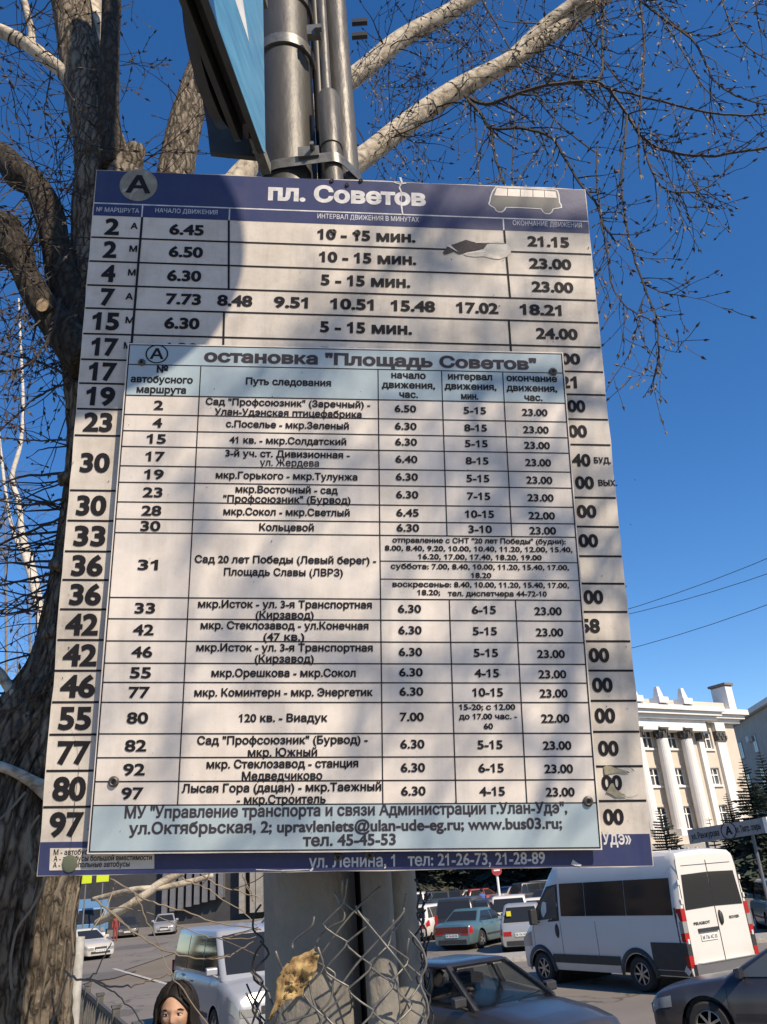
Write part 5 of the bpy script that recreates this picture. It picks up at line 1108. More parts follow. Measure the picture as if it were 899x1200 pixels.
# low pale shoots of the trunk in front of the street
LW = Twigs()
limb([(112, 1082, 2.9, 3), (128, 1074, 2.85, 5), (150, 1062, 2.8, 4.6), (172, 1047, 2.8, 5), (190, 1034, 2.8, 4.6), (215, 1022, 2.8, 3.8)], 'pale_bark', 12, .05, 33.0)
limb([(108, 1054, 2.9, 2.2), (135, 1048, 2.85, 3.6), (160, 1042, 2.8, 3.2), (190, 1040, 2.8, 3.2), (220, 1034, 2.8, 3.5), (250, 1026, 2.8, 2.5)], 'pale_bark', 12, .04, 35.0)
LWS = [([(130, 1030, 2.7), (155, 1045, 2.65), (180, 1058, 2.6), (215, 1068, 2.6), (260, 1082, 2.6), (300, 1088, 2.6), (306, 1090, 2.6)], .0035, .0022), ([(156, 1045, 2.6), (170, 1075, 2.6), (185, 1105, 2.6), (200, 1140, 2.6), (225, 1175, 2.6), (250, 1210, 2.6)], .0022, .0018),
       ([(112, 1055, 2.7), (135, 1074, 2.65), (160, 1094, 2.6), (185, 1110, 2.6), (215, 1120, 2.6), (240, 1124, 2.6), (262, 1122, 2.6), (280, 1114, 2.6), (296, 1104, 2.6)], .0038, .002), ([(125, 1064, 2.7), (160, 1066, 2.65), (200, 1080, 2.6), (240, 1096, 2.6), (270, 1100, 2.6), (300, 1100, 2.6)], .0022, .0016),
       ([(78, 1140, 2.5), (92, 1148, 2.45), (110, 1150, 2.4), (135, 1156, 2.4), (158, 1154, 2.4), (180, 1148, 2.4), (200, 1142, 2.4), (215, 1136, 2.4)], .0042, .0018), ([(100, 1149, 2.45), (112, 1140, 2.4), (122, 1122, 2.4), (130, 1105, 2.4)], .003, .0018), ([(105, 1147, 2.45), (130, 1160, 2.4), (150, 1178, 2.4), (170, 1205, 2.4)], .0026, .002),
       ([(215, 1030, 2.7), (240, 1040, 2.7), (262, 1055, 2.7), (285, 1068, 2.7), (300, 1085, 2.7)], .0028, .0018), ([(236, 1024, 2.7), (258, 1038, 2.7), (280, 1045, 2.7), (303, 1052, 2.7)], .003, .002), ([(284, 1024, 2.7), (292, 1045, 2.7), (300, 1062, 2.7)], .0022, .0014), ([(135, 1035, 2.7), (128, 1055, 2.7), (120, 1075, 2.7)], .002, .0014)]
for sp_, a_, b_ in LWS: traced(LW, sp_, a_ * .8, b_ * .8, 0, .04, .10, droop=0)
LW.m.v = [tuple(Vector(v) - BB) for v in LW.m.v]; stuff(LW.m.obj('low_shoots', 'twig_light', big, recalc=False))
# loose vine-like strips on the trunk
VW = MB()
for sp_ in ([(58, 1020, 2.75), (40, 1060, 2.75), (20, 1090, 2.75), (12, 1130, 2.75), (14, 1160, 2.75)], [(46, 955, 2.8), (34, 975, 2.8), (32, 1000, 2.8), (40, 1025, 2.8)], [(92, 1040, 2.8), (84, 1080, 2.8), (86, 1120, 2.85)], [(0, 960, 2.75), (15, 945, 2.78), (30, 928, 2.8)]):
    P = smooth_path([at(*q) - BB for q in sp_], 5); VW.tube(P, .004, 6)
VW.obj('bark_strips', 'twig_light', big, smooth=True)
# ------------------------------------------------------------------ a second poplar stands behind the viewer and throws the dappled shade
sh = thing('roadside_poplar', 'bare poplar beyond the right margin whose branches shade the boards', 'tree', (8.6, -.4, .45)); SBs = Vector(sh.location)
rs_ = random.Random(8)
ST = Twigs()
tp0 = [Vector((8.6, -.4, .45)), Vector((8.5, -.5, 2)), Vector((8.2, -.7, 4)), Vector((7.8, -.9, 6)), Vector((7.4, -1.0, 8)), Vector((7.2, -1.1, 9.5))]
P = smooth_path(tp0, 5); MB().tube([p - SBs for p in P], [.30 - .24 * i / (len(P) - 1) for i in range(len(P))], 18).obj('trunk', 'old_bark', sh, smooth=True)
tgt = lambda px, py, t: (M_MAIN @ Vector((bl(px, py).x, bl(px, py).y, 0))) + SUN * t
for (a, b, c, t0, r_) in (((640, 262), (540, 320), (455, 300), 3.6, .012), ((692, 470), (672, 720), (622, 980), 2.6, .0125), ((700, 640), (640, 560), (560, 440), 4.6, .008), ((420, 560), (240, 640), (200, 760), 4.4, .010),
                          ((640, 800), (500, 850), (380, 800), 4.6, .010), ((760, 700), (745, 820), (720, 930), 3.4, .012), ((520, 400), (400, 420), (330, 440), 5.0, .009)):
    q = [tgt(*a, t0), tgt(*b, t0 * 1.03), tgt(*c, t0 * 1.05)]
    st_ = min(P, key=lambda p: (p - q[0]).length + abs(p.z - q[0].z + 1.5)); path = smooth_path([st_, st_.lerp(q[0], .5) + Vector((0, 0, .4)), q[0], q[1], q[2]], 7); n = len(path)
    MB().tube([p - SBs for p in path], [r_ * 1.0 * (1 - .5 * i / n) for i in range(n)], 8).obj('limb', 'pale_bark', sh, smooth=True)
    for i in range(n // 2, n):
        if rs_.random() < .3: shoot(ST, path[i], Vector((rs_.gauss(0, 1), rs_.gauss(0, 1), rs_.gauss(0, 1))), rs_.uniform(.25, .6), .003, 1, .03, rnd=rs_, bud=.02, seg=.07)
for (px, py, t0) in ((490, 285, 3.2), (385, 390, 4.0), (640, 310, 3.0), (560, 385, 3.6), (330, 620, 3.6), (560, 640, 3.6), (700, 690, 2.4), (715, 820, 2.8), (400, 800, 3.6), (600, 790, 3.4), (230, 800, 3.6), (300, 460, 3.8), (690, 480, 2.6), (450, 920, 3.4)):
    q = tgt(px, py, t0)
    for _ in range(12): shoot(ST, q + Vector((rs_.gauss(0, .03), rs_.gauss(0, .1), rs_.gauss(0, .03))), Vector((rs_.gauss(0, 1), rs_.gauss(0, 1), rs_.gauss(0, 1))), rs_.uniform(.10, .28), .0045, 1, .03, rnd=rs_, bud=.03, seg=.05)
    hold = Vector((8.1, -.7, q.z + rs_.uniform(-.5, .8))); ST.m.tube(smooth_path([hold, hold.lerp(q, .5) + Vector((0, 0, .25)), q], 6), [.005 - .003 * i / 12 for i in range(13)], 4)
ST.m.v = [tuple(Vector(v) - SBs) for v in ST.m.v]; stuff(ST.m.obj('twigs', 'twig_brown', sh, recalc=False))
# ------------------------------------------------------------------ birches and scrub far left
def bare_tree(name, label, base, spec, mtrunk, mtwig, seed, cnt, Lr, rr, group=None, cat='tree', tw_dir=(0, 0, .5), seg=.16, n=3, kids=2, up=.5):
    rn = random.Random(seed); T_ = Twigs(); t_ = thing(name, label, cat, base, group=group); b0 = Vector(base)
    for pts, r0, r1 in spec:
        P = smooth_path(pts, 5); k = len(P); MB().tube([p - b0 for p in P], [r0 + (r1 - r0) * i / (k - 1) for i in range(k)], 8).obj('trunk', mtrunk, t_, smooth=True)
        for _ in range(cnt):
            i = rn.randrange(k // 5, k); shoot(T_, P[i], Vector((rn.gauss(0, 1), rn.gauss(0, .8), rn.gauss(up, .6))), rn.uniform(*Lr), rr * rn.uniform(.5, 1.2), kids, .02, 0, seg, .30, n, .2, rn)
    T_.m.v = [tuple(Vector(v) - b0) for v in T_.m.v]; stuff(T_.m.obj('twigs', mtwig, t_, recalc=False)); return t_
def A3(l, Y): return [at(x, y, Y) for x, y in l]
b1 = at(60, 1065, 15); b1.z = 0
bare_tree('birch_tree', 'slim white birch with a thin straight top behind the left twigs', (b1.x, 15, 0), [([b1] + A3([(52, 900), (50, 760), (40, 690), (27, 640), (22, 590), (14, 560), (24, 520), (27, 470), (24, 400), (22, 350)], 15), .10, .02)], 'birch_bark', 'twig_far', 1, 26, (.5, 1.3), .008)
b2 = at(70, 1062, 19); b2.z = 0
bare_tree('birch_tree', 'forked white birch reaching up beside the edge of the large board', (b2.x, 19, 0), [([b2] + A3([(62, 900), (52, 780), (48, 720), (38, 665), (28, 630), (20, 590)], 19), .15, .05), (A3([(38, 665), (22, 640), (10, 600), (2, 540), (-4, 480)], 19), .07, .03)], 'birch_bark', 'twig_far', 2, 30, (.6, 1.6), .010)
for k, (x, Y, hh_) in enumerate(((6, 24, 560), (34, 27, 640), (62, 30, 690), (-14, 22, 500), (20, 32, 730), (50, 24, 770))):
    b_ = at(x + 10, 1062, Y); b_.z = 0
    bare_tree('bare_tree', ['bare pale tree at the far left margin beyond the poplar', 'bare twiggy tree between the two birches', 'low bare tree close to the board edge', 'tall bare tree cut by the left margin', 'distant thin bare tree left of the trunk', 'short bare tree just above the trunk bend'][k], (b_.x, Y, 0), [([b_] + A3([(x + 6, 950), (x + 2, 840), (x, hh_)], Y), .10, .02)], 'twig_light', 'twig_far' if k % 2 else 'twig_light', 10 + k, 75, (.7, 2.0), .012, 'bare trees beyond the poplar')
# ------------------------------------------------------------------ spruces
mat('needle', (.038, .055, .038), .9, noise_amt=.5, nscale=.9, col2=(.014, .022, .016)); mat('needle_far', (.05, .06, .04), .95, noise_amt=.5, nscale=.5, col2=(.018, .022, .016))
def spruce_meshes(seed, H, R0_, layers=44, per=15):
    rn = random.Random(seed); mb = MB(); tb_ = MB(); tb_.tube([(0, 0, 0), (0, 0, H * .97)], [H * .018, H * .003], 7)
    for i in range(layers):
        f_ = i / layers; z = H * (.06 + .92 * f_); R_ = R0_ * (1 - f_) ** .85 * rn.uniform(.75, 1.12) + .1
        for j in range(max(4, int(per * (1 - f_ * .6)))):
            a = rn.uniform(0, 2 * PI); L = R_ * rn.uniform(.7, 1.12); d = Vector((math.cos(a), math.sin(a), -.28 + f_ * .5)).normalized(); s_ = Vector((-math.sin(a), math.cos(a), 0))
            p = Vector((0, 0, z))
            for q in range(5):
                t0 = (q + .3) / 5 * L; w_ = (.16 + .2 * (1 - q / 5)) * L * .55
                b_ = p + d * t0; tip = p + d * (t0 + L * .30) + Vector((0, 0, -.06 * L))
                for sg in (-1, 1):
                    e_ = b_ + s_ * sg * w_ + d * L * .12 + Vector((0, 0, -.10 * L * rn.uniform(.3, 1.4))); mb.add([b_ - d * .12 * L, e_, tip], [(0, 1, 2)])
                e1 = b_ + s_ * w_ * .4 + Vector((0, 0, -.20 * L)); mb.add([b_ - s_ * w_ * .4, e1, tip], [(0, 1, 2)])
    return mb, tb_
def spruce(label, loc, H, R0_, seed, group=None, m_='needle', layers=44, per=15):
    t_ = thing('spruce_tree', label, 'tree', loc, random.Random(seed).uniform(0, 6), group); c_, s_ = spruce_meshes(seed, H, R0_, layers, per)
    s_.obj('trunk', 'dark_bark', t_); c_.obj('crown', m_, t_, recalc=False); return t_
def spruce_at(label, px, ptop, Y, R0_, seed, group=None, **k):
    top = at(px, ptop, Y); return spruce(label, (top.x, Y, 0), top.z, R0_, seed, group, **k)
spruce_at('tall dark spruce in front of the grey side building', 868, 884, 58, 2.3, 31); spruce_at('tall dark spruce cut by the right margin', 889, 876, 60, 2.6, 32); spruce_at('slim dark spruce left of the taller pair at the theatre', 850, 926, 62, 1.7, 33)
spruce_at('small spruce between the theatre columns and the street name board', 830, 955, 56, 1.2, 34, layers=22); spruce_at('ragged dark spruce right beside the corner of the large board', 772, 942, 44, 1.5, 35, layers=38, per=13); spruce_at('dark spruce behind the roof of the white van', 790, 972, 50, 1.6, 36, layers=34, per=12)
# dark belt of trees behind the car park
lab = ['dark evergreen at the left end of the belt behind the car park', 'dark evergreen behind the white pickup', 'dark evergreen left of the round red sign', 'dark evergreen behind the round red sign', 'dark evergreen right of the round red sign', 'dark evergreen behind the roof of the white van front', 'tall evergreen at the right end of the belt', 'evergreen behind the belt next to the pole', 'evergreen behind the belt over the parked cars', 'evergreen behind the belt over the white hatchback', 'evergreen behind the belt near the van', 'evergreen behind the belt at its far right', 'broad evergreen filling the gap over the teal sedan', 'broad evergreen filling the gap over the white crossover', 'broad evergreen filling the gap behind the silver hatchback']
sp0 = None
for k in range(15):
    Y = (84, 95, 89)[k % 3] + (k * 7 % 5); x = at(485 + (k * 37 % 15) * 15, 1020, Y).x
    if k < 4: o = spruce(lab[k], (x, Y, 0), 13 + k, 3.6, 50 + k, 'evergreens behind the car park', m_='needle_far', layers=30, per=13); sp0 = (sp0 or []) + [o]
    else:
        o = dup(sp0[k % 4]); o.location = (x, Y, 0); o.rotation_euler[2] = k; o['label'] = lab[k]; s_ = .85 + .3 * ((k * 13) % 7) / 7; o.scale = (s_, s_, s_)
lab2 = ['dark tree at the far end of the left street', 'dark tree over the blue truck', 'dark tree over the white sedan', 'dark tree left of the street lamp', 'dark tree just right of the poplar trunk', 'dark tree behind the silver sedan far up the street', 'dark tree behind the lamp post', 'dark tree at the corner of the office block']
for k in range(8):
    Y = 100 + (k * 11 % 7) * 3; x = at(84 + k * 16, 1040, Y).x; o = dup(sp0[k % 4]); o.location = (x, Y, 0); o.rotation_euler[2] = k * 2; o['label'] = lab2[k]; o['group'] = 'dark trees at the end of the street'
for k in range(6):
    o = dup(sp0[k % 4]); o.location = (-31 - (k % 2) * 2.5, 17 + k * 6.5, 0); o.rotation_euler[2] = k; o['group'] = 'evergreens across the street'; o['label'] = ['first', 'second', 'third', 'fourth', 'fifth', 'sixth'][k] + ' evergreen along the house front across the street, counted from the near end'; o.scale = (.7, .7, .75)
mat('brush', (.10, .085, .06), .95, col2=(.045, .038, .028), nscale=1.5)
for nm_, (x0, x1, Y, h_) in {'clipped_hedge': (at(484, 1030, 80).x, at(700, 1030, 80).x, 80, 1.6), 'roadside_hedge': (at(70, 1050, 98).x, at(210, 1050, 98).x, 98, 2.2)}.items():
    hb = MB(); rn = random.Random(5)
    for _ in range(2600):
        p = Vector((rn.uniform(x0, x1), Y + rn.uniform(-.8, .8), rn.uniform(0, h_) * rn.uniform(.6, 1))); a = Vector((rn.gauss(0, .2), rn.gauss(0, .2), rn.gauss(0, .2))); b = Vector((rn.gauss(0, .2), rn.gauss(0, .2), rn.gauss(0, .2))); hb.add([p, p + a, p + b], [(0, 1, 2)])
    o = hb.obj(nm_, 'brush', recalc=False); tag(o, 'low bare hedge behind the last row of parked cars' if 'clip' in nm_ else 'low bare hedge along the far end of the left street', 'hedge')
# ================================================================== vehicles
def paint(name, col, flake=.15, rough=.30, dust=.38):
    m = bpy.data.materials.new(name); m.use_nodes = True; MATS[name] = m; t = m.node_tree; b = t.nodes['Principled BSDF']; L = t.links
    tc = t.nodes.new('ShaderNodeTexCoord'); n = t.nodes.new('ShaderNodeTexNoise'); n.inputs['Scale'].default_value = 2.2; n.inputs['Detail'].default_value = 8; L.new(tc.outputs['Object'], n.inputs['Vector'])
    sx_ = t.nodes.new('ShaderNodeSeparateXYZ'); L.new(tc.outputs['Object'], sx_.inputs[0])
    mr = t.nodes.new('ShaderNodeMapRange'); mr.inputs[1].default_value = .9; mr.inputs[2].default_value = .15; mr.inputs[3].default_value = .12; mr.inputs[4].default_value = 1; L.new(sx_.outputs['Z'], mr.inputs[0])
    mu = t.nodes.new('ShaderNodeMath'); mu.operation = 'MULTIPLY'; L.new(n.outputs['Fac'], mu.inputs[0]); L.new(mr.outputs[0], mu.inputs[1])
    m2 = t.nodes.new('ShaderNodeMath'); m2.operation = 'MULTIPLY'; m2.inputs[1].default_value = dust * 2; L.new(mu.outputs[0], m2.inputs[0])
    mx = t.nodes.new('ShaderNodeMix'); mx.data_type = 'RGBA'; mx.inputs['A'].default_value = (*col, 1); mx.inputs['B'].default_value = (.20, .17, .13, 1); L.new(m2.outputs[0], mx.inputs['Factor'])
    L.new(mx.outputs['Result'], b.inputs['Base Color']); b.inputs['Roughness'].default_value = rough; b.inputs['Metallic'].default_value = flake; b.inputs['Coat Weight'].default_value = .35; b.inputs['Coat Roughness'].default_value = .14
    return m
for nm, c, fl in (('paint_white', (.60, .585, .56), 0), ('paint_silver', (.42, .42, .41), .5), ('paint_silver_blue', (.30, .32, .35), .15), ('paint_dark_blue', (.012, .015, .028), .0), ('paint_graphite', (.012, .013, .017), .0),
                  ('paint_teal', (.07, .17, .21), .35), ('paint_black', (.02, .02, .022), .1), ('paint_red', (.28, .03, .03), .1), ('paint_blue', (.09, .22, .38), .1), ('paint_cream', (.55, .53, .47), .2), ('paint_green', (.05, .08, .06), .3), ('paint_beige', (.30, .28, .24), .4)): paint(nm, c, fl)
mat('car_glass', (.018, .02, .022), .07, spec=.45); mat('car_glass_light', (.06, .07, .075), .08, spec=.8); mat('black_plastic', (.03, .03, .032), .55, noise_amt=.3, nscale=8); mat('tyre_rubber', (.025, .024, .024), .85, noise_amt=.3, nscale=20)
mat('rim_alloy', (.42, .42, .41), .3, .8); mat('lamp_clear', (.30, .31, .31), .18, .3); mat('lamp_red', (.35, .015, .015), .2); mat('lamp_amber', (.5, .2, .03), .25); mat('plate_white', (.65, .65, .63), .5); mat('chrome', (.55, .55, .55), .15, .9); mat('plate_line', (.02, .02, .02), .5)
gm = bpy.data.materials.new('clear_windscreen'); gm.use_nodes = True; MATS['clear_windscreen'] = gm; _b = gm.node_tree.nodes['Principled BSDF']; _b.inputs['Base Color'].default_value = (.20, .25, .25, 1); _b.inputs['Roughness'].default_value = .02; _b.inputs['Transmission Weight'].default_value = 1; _b.inputs['IOR'].default_value = 1.08; _b.inputs['Alpha'].default_value = .8; _b.inputs['Specular IOR Level'].default_value = .9
def pw(pts, x):
    if x <= pts[0][0]: return pts[0][1]
    for (a, va), (b, vb) in zip(pts, pts[1:]):
        if x <= b: return va + (vb - va) * (x - a) / (b - a)
    return pts[-1][1]
SEC = [(0.0, .90), (.04, .955), (.14, .985), (.35, 1.0), (.55, 1.0), (.72, .985), (.86, .965), (.95, .93), (1.0, .88)]
class Body:
    def __init__(s, top, hw, z0, axles, ra, sec=SEC, crown=.02):
        s.top, s.hw, s.z0, s.ax, s.ra, s.sec, s.crown = top, hw, z0, axles, ra, sec, crown
        xs = set(x for x, _ in top) | set(x for x, _ in hw)
        x = top[0][0]
        while x < top[-1][0]: xs.add(round(x, 3)); x += .16
        for a in axles:
            for k in range(-9, 10): xs.add(round(a + ra * math.sin(PI / 2 * k / 9), 4))
        s.xs = sorted(x for x in xs if top[0][0] <= x <= top[-1][0])
        s.xs = [x for i, x in enumerate(s.xs) if i == 0 or x - s.xs[i - 1] > .008]
    def bot(s, x):
        z = s.z0
        for a in s.ax:
            if abs(x - a) < s.ra: z = max(z, .31 + math.sqrt(max(0, s.ra**2 - (x - a)**2)) if s.ra > .31 else z)
        return z
    def P(s, x, f, side, off=0.0):
        b = s.bot(x); t = pw(s.top, x); z = b + (t - b) * f
        F_ = (z - s.z0) / max(.01, t - s.z0)
        yf = pw(s.sec, F_); return Vector((x, side * (pw(s.hw, x) * yf + off), z))
    def mesh(s):
        mb = MB(); rings = []
        fs = [q[0] for q in s.sec]
        for x in s.xs:
            r = [s.P(x, f, 1) for f in fs]; t = pw(s.top, x); w_ = r[-1].y
            r += [Vector((x, w_ * .6, t + s.crown * .7)), Vector((x, 0, t + s.crown)), Vector((x, -w_ * .6, t + s.crown * .7))]
            r += [s.P(x, f, -1) for f in reversed(fs)]; rings.append(r)
        n = len(rings[0]); vs = [v for r in rings for v in r]
        fc = [(i * n + j, i * n + j + 1, (i + 1) * n + j + 1, (i + 1) * n + j) for i in range(len(rings) - 1) for j in range(n - 1)]
        fc.append(tuple(range(n))); fc.append(tuple((len(rings) - 1) * n + j for j in reversed(range(n))))
        mb.add(vs, fc); return mb
    def patch(s, x0, x1, f0, f1, side, off=.006, nx=6, nf=3, fx=None):
        """strip lying on the flank"""
        mb = MB(); vs = []
        for i in range(nx + 1):
            x = x0 + (x1 - x0) * i / nx
            for j in range(nf + 1):
                f = f0 + (f1 - f0) * j / nf
                if fx: f = fx(i / nx, f)
                vs.append(s.P(x, f, side, off))
        m = nf + 1; mb.add(vs, [(i * m + j, i * m + j + 1, (i + 1) * m + j + 1, (i + 1) * m + j) for i in range(nx) for j in range(nf)]); return mb
_whl = {}
def wheel(parent, x, y, side, R_=.31, W_=.20, spokes=5, name='wheel', rim='rim_alloy'):
    w_ = bpy.data.objects.new(name, None); COL.objects.link(w_); w_.parent = parent; w_.location = (x, y, R_); w_.rotation_euler = (PI / 2 if side < 0 else -PI / 2, 0, 0); w_.empty_display_size = .1
    key = (R_, W_, spokes, rim)
    if key not in _whl:
        t = MB(); t.lathe([(R_ * .62, -W_ / 2), (R_ * .9, -W_ / 2), (R_ * .98, -W_ * .36), (R_, -W_ * .2), (R_, W_ * .2), (R_ * .98, W_ * .36), (R_ * .9, W_ / 2), (R_ * .66, W_ / 2), (R_ * .62, W_ * .4)], 32, close=True)
        r = MB(); rr_ = R_ * .64
        r.lathe([(rr_ * .97, W_ * .36), (rr_, W_ * .42), (rr_ * .93, W_ * .45), (rr_ * .88, W_ * .30)], 32, close=True); d_ = MB(); d_.lathe([(rr_ * .9, W_ * .05), (.0001, W_ * .05)], 24)
        for k in range(spokes):
            a = 2 * PI * k / spokes; M_ = Matrix.Rotation(a, 3, 'Z'); c = M_ @ Vector((rr_ * .5, 0, W_ * .33)); r.box(c, (rr_ * .86, rr_ * (.30 if spokes < 7 else .17), W_ * .1), M_)
        r.lathe([(.0001, W_ * .42), (rr_ * .2, W_ * .41), (rr_ * .22, W_ * .3)], 12)
        a = t.obj('tyre', 'tyre_rubber', w_, smooth=35); b = r.obj('rim', rim, w_, smooth=35); d2 = d_.obj('recess_shade', 'black_plastic', w_); _whl[key] = (a, b, d2)  # black disc puts the shade of the wheel recess behind the spokes
    else:
        for o in _whl[key]: c = o.copy(); COL.objects.link(c); c.parent = w_
    return w_
def plate(parent, x, z, face, w_=.52, txt=None, y=0.0, name='number_plate'):
    m = MB(); m.box((x + face * .008, y, z), (.016, w_, .115)); p = m.obj(name, 'plate_white', parent)
    m = MB()
    M_ = Matrix(((0, 0, face, x + face * .0175), (face, 0, 0, y), (0, 1, 0, z), (0, 0, 0, 1)))
    m.M = M_; 
    text(m, txt or 'М 136 АС 03', (-w_ * .44, -.035), (w_ * .44, -.035), .07, 0, .03)
    m.obj('plate_lettering', 'plate_line', p); return p
def car(name, label, cat, loc, fwd, kind='sedan', col='paint_white', L=4.4, Wd=1.72, H=1.43, group='parked cars', detail=2, glass='car_glass', plate_txt=None, rim='rim_alloy', spokes=5, open_cabin=False, belt=None, R_=.31):
    a = math.atan2(fwd[1], fwd[0]); c = thing(name, label, cat, (loc[0], loc[1], 0), a, group)
    h = L / 2; hw_ = Wd / 2; wb = L * .295
    ax = (-wb, wb)
    zb = belt or (.90 if H < 1.55 else 1.02)
    if kind == 'sedan': top = [(-h, zb * .80), (-h + .05, zb * .95), (-h + .35, zb + .03), (-h + .95, zb + .05), (h - 1.35, zb), (h - 1.1, zb - .02), (h - .5, zb - .10), (h - .12, zb - .19), (h, zb * .66)]; g = ((-h + .75, h - 1.18), (-h + 1.35, h - 2.0))
    elif kind == 'hatch': top = [(-h, zb * .80), (-h + .04, zb * .96), (-h + .2, zb + .02), (h - 1.1, zb), (h - .5, zb - .08), (h - .12, zb - .18), (h, zb * .66)]; g = ((-h + .10, h - 1.0), (-h + .42, h - 1.75))
    elif kind == 'suv': top = [(-h, zb * .8), (-h + .04, zb * .97), (-h + .2, zb + .02), (h - 1.25, zb), (h - .5, zb - .05), (h - .1, zb - .14), (h, zb * .68)]; g = ((-h + .08, h - 1.15), (-h + .32, h - 1.85))
    elif kind == 'mpv': top = [(-h, zb * .8), (-h + .04, zb * .97), (-h + .2, zb + .0), (h - .95, zb), (h - .45, zb - .10), (h - .1, zb - .24), (h, zb * .62)]; g = ((-h + .05, h - .75), (-h + .18, h - 1.55))
    hw = [(-h, hw_ * .86), (-h + .08, hw_ * .93), (-h + .45, hw_ * .99), (0, hw_), (h - .6, hw_ * .985), (h - .2, hw_ * .92), (h - .05, hw_ * .84), (h, hw_ * .78)]
    B = Body(top, hw, .20, ax, R_ + .075, crown=.03)
    B.mesh().obj('body', col, c, smooth=38)
    # arch liners and floor
    m = MB(); m.box((0, 0, .30), (L * .93, Wd * .80, .14))
    for a_ in ax: m.lathe([(R_ + .07, -Wd * .40), (R_ + .07, Wd * .40)], 24, Matrix.Translation((a_, 0, R_)) @ Matrix.Rotation(PI / 2, 4, 'X'))
    m.obj('underbody', 'black_plastic', c)
    # greenhouse
    (xb0, xb1), (xt0, xt1) = g; wb_ = hw_ * .90; wt_ = hw_ * (.70 if H < 1.6 else .78); zr = H
    def ring(k):
        """k: 0 belt .. 1 roof edge"""
        x0 = xb0 + (xt0 - xb0) * k; x1 = xb1 + (xt1 - xb1) * k; w_ = wb_ + (wt_ - wb_) * max(k, 0) ** 1.2; z = zb + .0 + (zr - .05 - zb) * k; r = .10; out = []
        for cx_, cy_, a0 in ((x1 - r, w_ - r, 0), (x0 + r, w_ - r, 90), (x0 + r, -w_ + r, 180), (x1 - r, -w_ + r, 270)):
            for q in range(5): a_ = math.radians(a0 + 90 * q / 4); out.append(Vector((cx_ + r * math.cos(a_) * (1.0), cy_ + r * math.sin(a_), z)))
        return out
    ks = [-.06, .33, .66, 1.0]
    roof_in = [(.05, .35, .035), (.15, .6, .05)]
    R1 = ring(1.0); cx_ = (xt0 + xt1) / 2
    def shrink(f, dz): return [Vector((cx_ + (v.x - cx_) * f, v.y * f, v.z + dz)) for v in R1]
    top_r = [shrink(.965, .028), shrink(.86, .046), shrink(.45, .056)]
    rings = ([ring(k) for k in ks] if not open_cabin else [[v - Vector((0, 0, .03)) for v in shrink(.97, 0)], R1]) + top_r; n = len(R1)
    m = MB(); m.add([v for r in rings for v in r], [(i * n + j, i * n + (j + 1) % n, (i + 1) * n + (j + 1) % n, (i + 1) * n + j) for i in range(len(rings) - 1) for j in range(n)] + [tuple((len(rings) - 1) * n + j for j in range(n))] + ([tuple(reversed(range(n)))] if open_cabin else []))
    m.obj('roof', col, c, smooth=38)
    def gp(t, k, side, off=.006):      # point on the cabin side: t = x position, k = height fraction
        w_ = wb_ + (wt_ - wb_) * max(k, 0) ** 1.2; return Vector((t, side * (w_ + off), zb + (zr - .05 - zb) * k))
    def xr(k): return xb0 + (xt0 - xb0) * k, xb1 + (xt1 - xb1) * k
    k0, k1 = .07, .90
    nside = 2 if L < 4.9 else 3
    f0, f1 = xr(k0); e0, e1 = xr(k1); gap = .05
    xB = (xb0 * .5 + xb1 * .5) + (.08 if kind in ('sedan',) else .12)
    cuts = [xB] if nside == 2 else [xB + .45, xB - .85]
    if kind in ('hatch', 'suv') and L > 3.9: cuts.append(xb0 + (xb1 - xb0) * .2)
    cuts = sorted(cuts, reverse=True)
    edges = ['F'] + cuts + ['R']
    for side in (1, -1):
        for q in range(len(edges) - 1):
            fx0 = (f1 - .14) if edges[q] == 'F' else edges[q] - gap / 2; tx0 = (e1 - .09) if edges[q] == 'F' else edges[q] - gap / 2
            fx1 = (f0 + .12) if edges[q + 1] == 'R' else edges[q + 1] + gap / 2; tx1 = (e0 + .09) if edges[q + 1] == 'R' else edges[q + 1] + gap / 2
            tx0 = min(tx0, fx0); tx1 = max(tx1, fx1) if edges[q + 1] == 'R' else tx1
            if tx0 - tx1 < .04 or fx0 - fx1 < .06: continue
            m = MB(); vs = []
            for j in range(5):
                k = k0 + (k1 - k0) * j / 4; u = j / 4
                vs += [gp(fx0 + (tx0 - fx0) * u, k, side), gp(fx1 + (tx1 - fx1) * u, k, side)]
            m.add(vs, [(2 * j, 2 * j + 1, 2 * j + 3, 2 * j + 2) for j in range(4)]); m.obj('side_window', glass if not open_cabin else 'clear_windscreen', c, smooth=True)
    def endglass(front):
        vs = []
        for j in range(5):
            k = k0 + (k1 + .02 - k0) * j / 4; x = xr(k)[1] if front else xr(k)[0]; w_ = (wb_ + (wt_ - wb_) * k ** 1.2) - (.10 if not open_cabin else .03)
            for i in range(7): yy = -1 + 2 * i / 6; vs.append(Vector((x + (.008 - .0 * abs(yy)) * (1 if front else -1), yy * w_, zb + (zr - .05 - zb) * k)))
        return MB().add(vs, [(j * 7 + i, j * 7 + i + 1, (j + 1) * 7 + i + 1, (j + 1) * 7 + i) for j in range(4) for i in range(6)])
    endglass(True).obj('windscreen', glass if not open_cabin else 'clear_windscreen', c, smooth=True); endglass(False).obj('rear_window', glass if not open_cabin else 'clear_windscreen', c, smooth=True)
    if open_cabin:
        for side in (1, -1):
            for (xa_, xt_) in ((f1 + .0, e1 - .0), (xB, xB), (f0, e0)):
                m = MB(); k2 = .985; xt2 = xt_ if abs(xt_ - xB) < .01 else (xr(k2)[1] - .06 if xt_ > xB else xr(k2)[0] + .06)
                m.bar(gp(xa_ - .05 * (xa_ > 0), k0 - .12, side, -.03), gp(xt2, k2, side, -.06), .075, .07); m.obj('pillar', 'black_plastic', c)
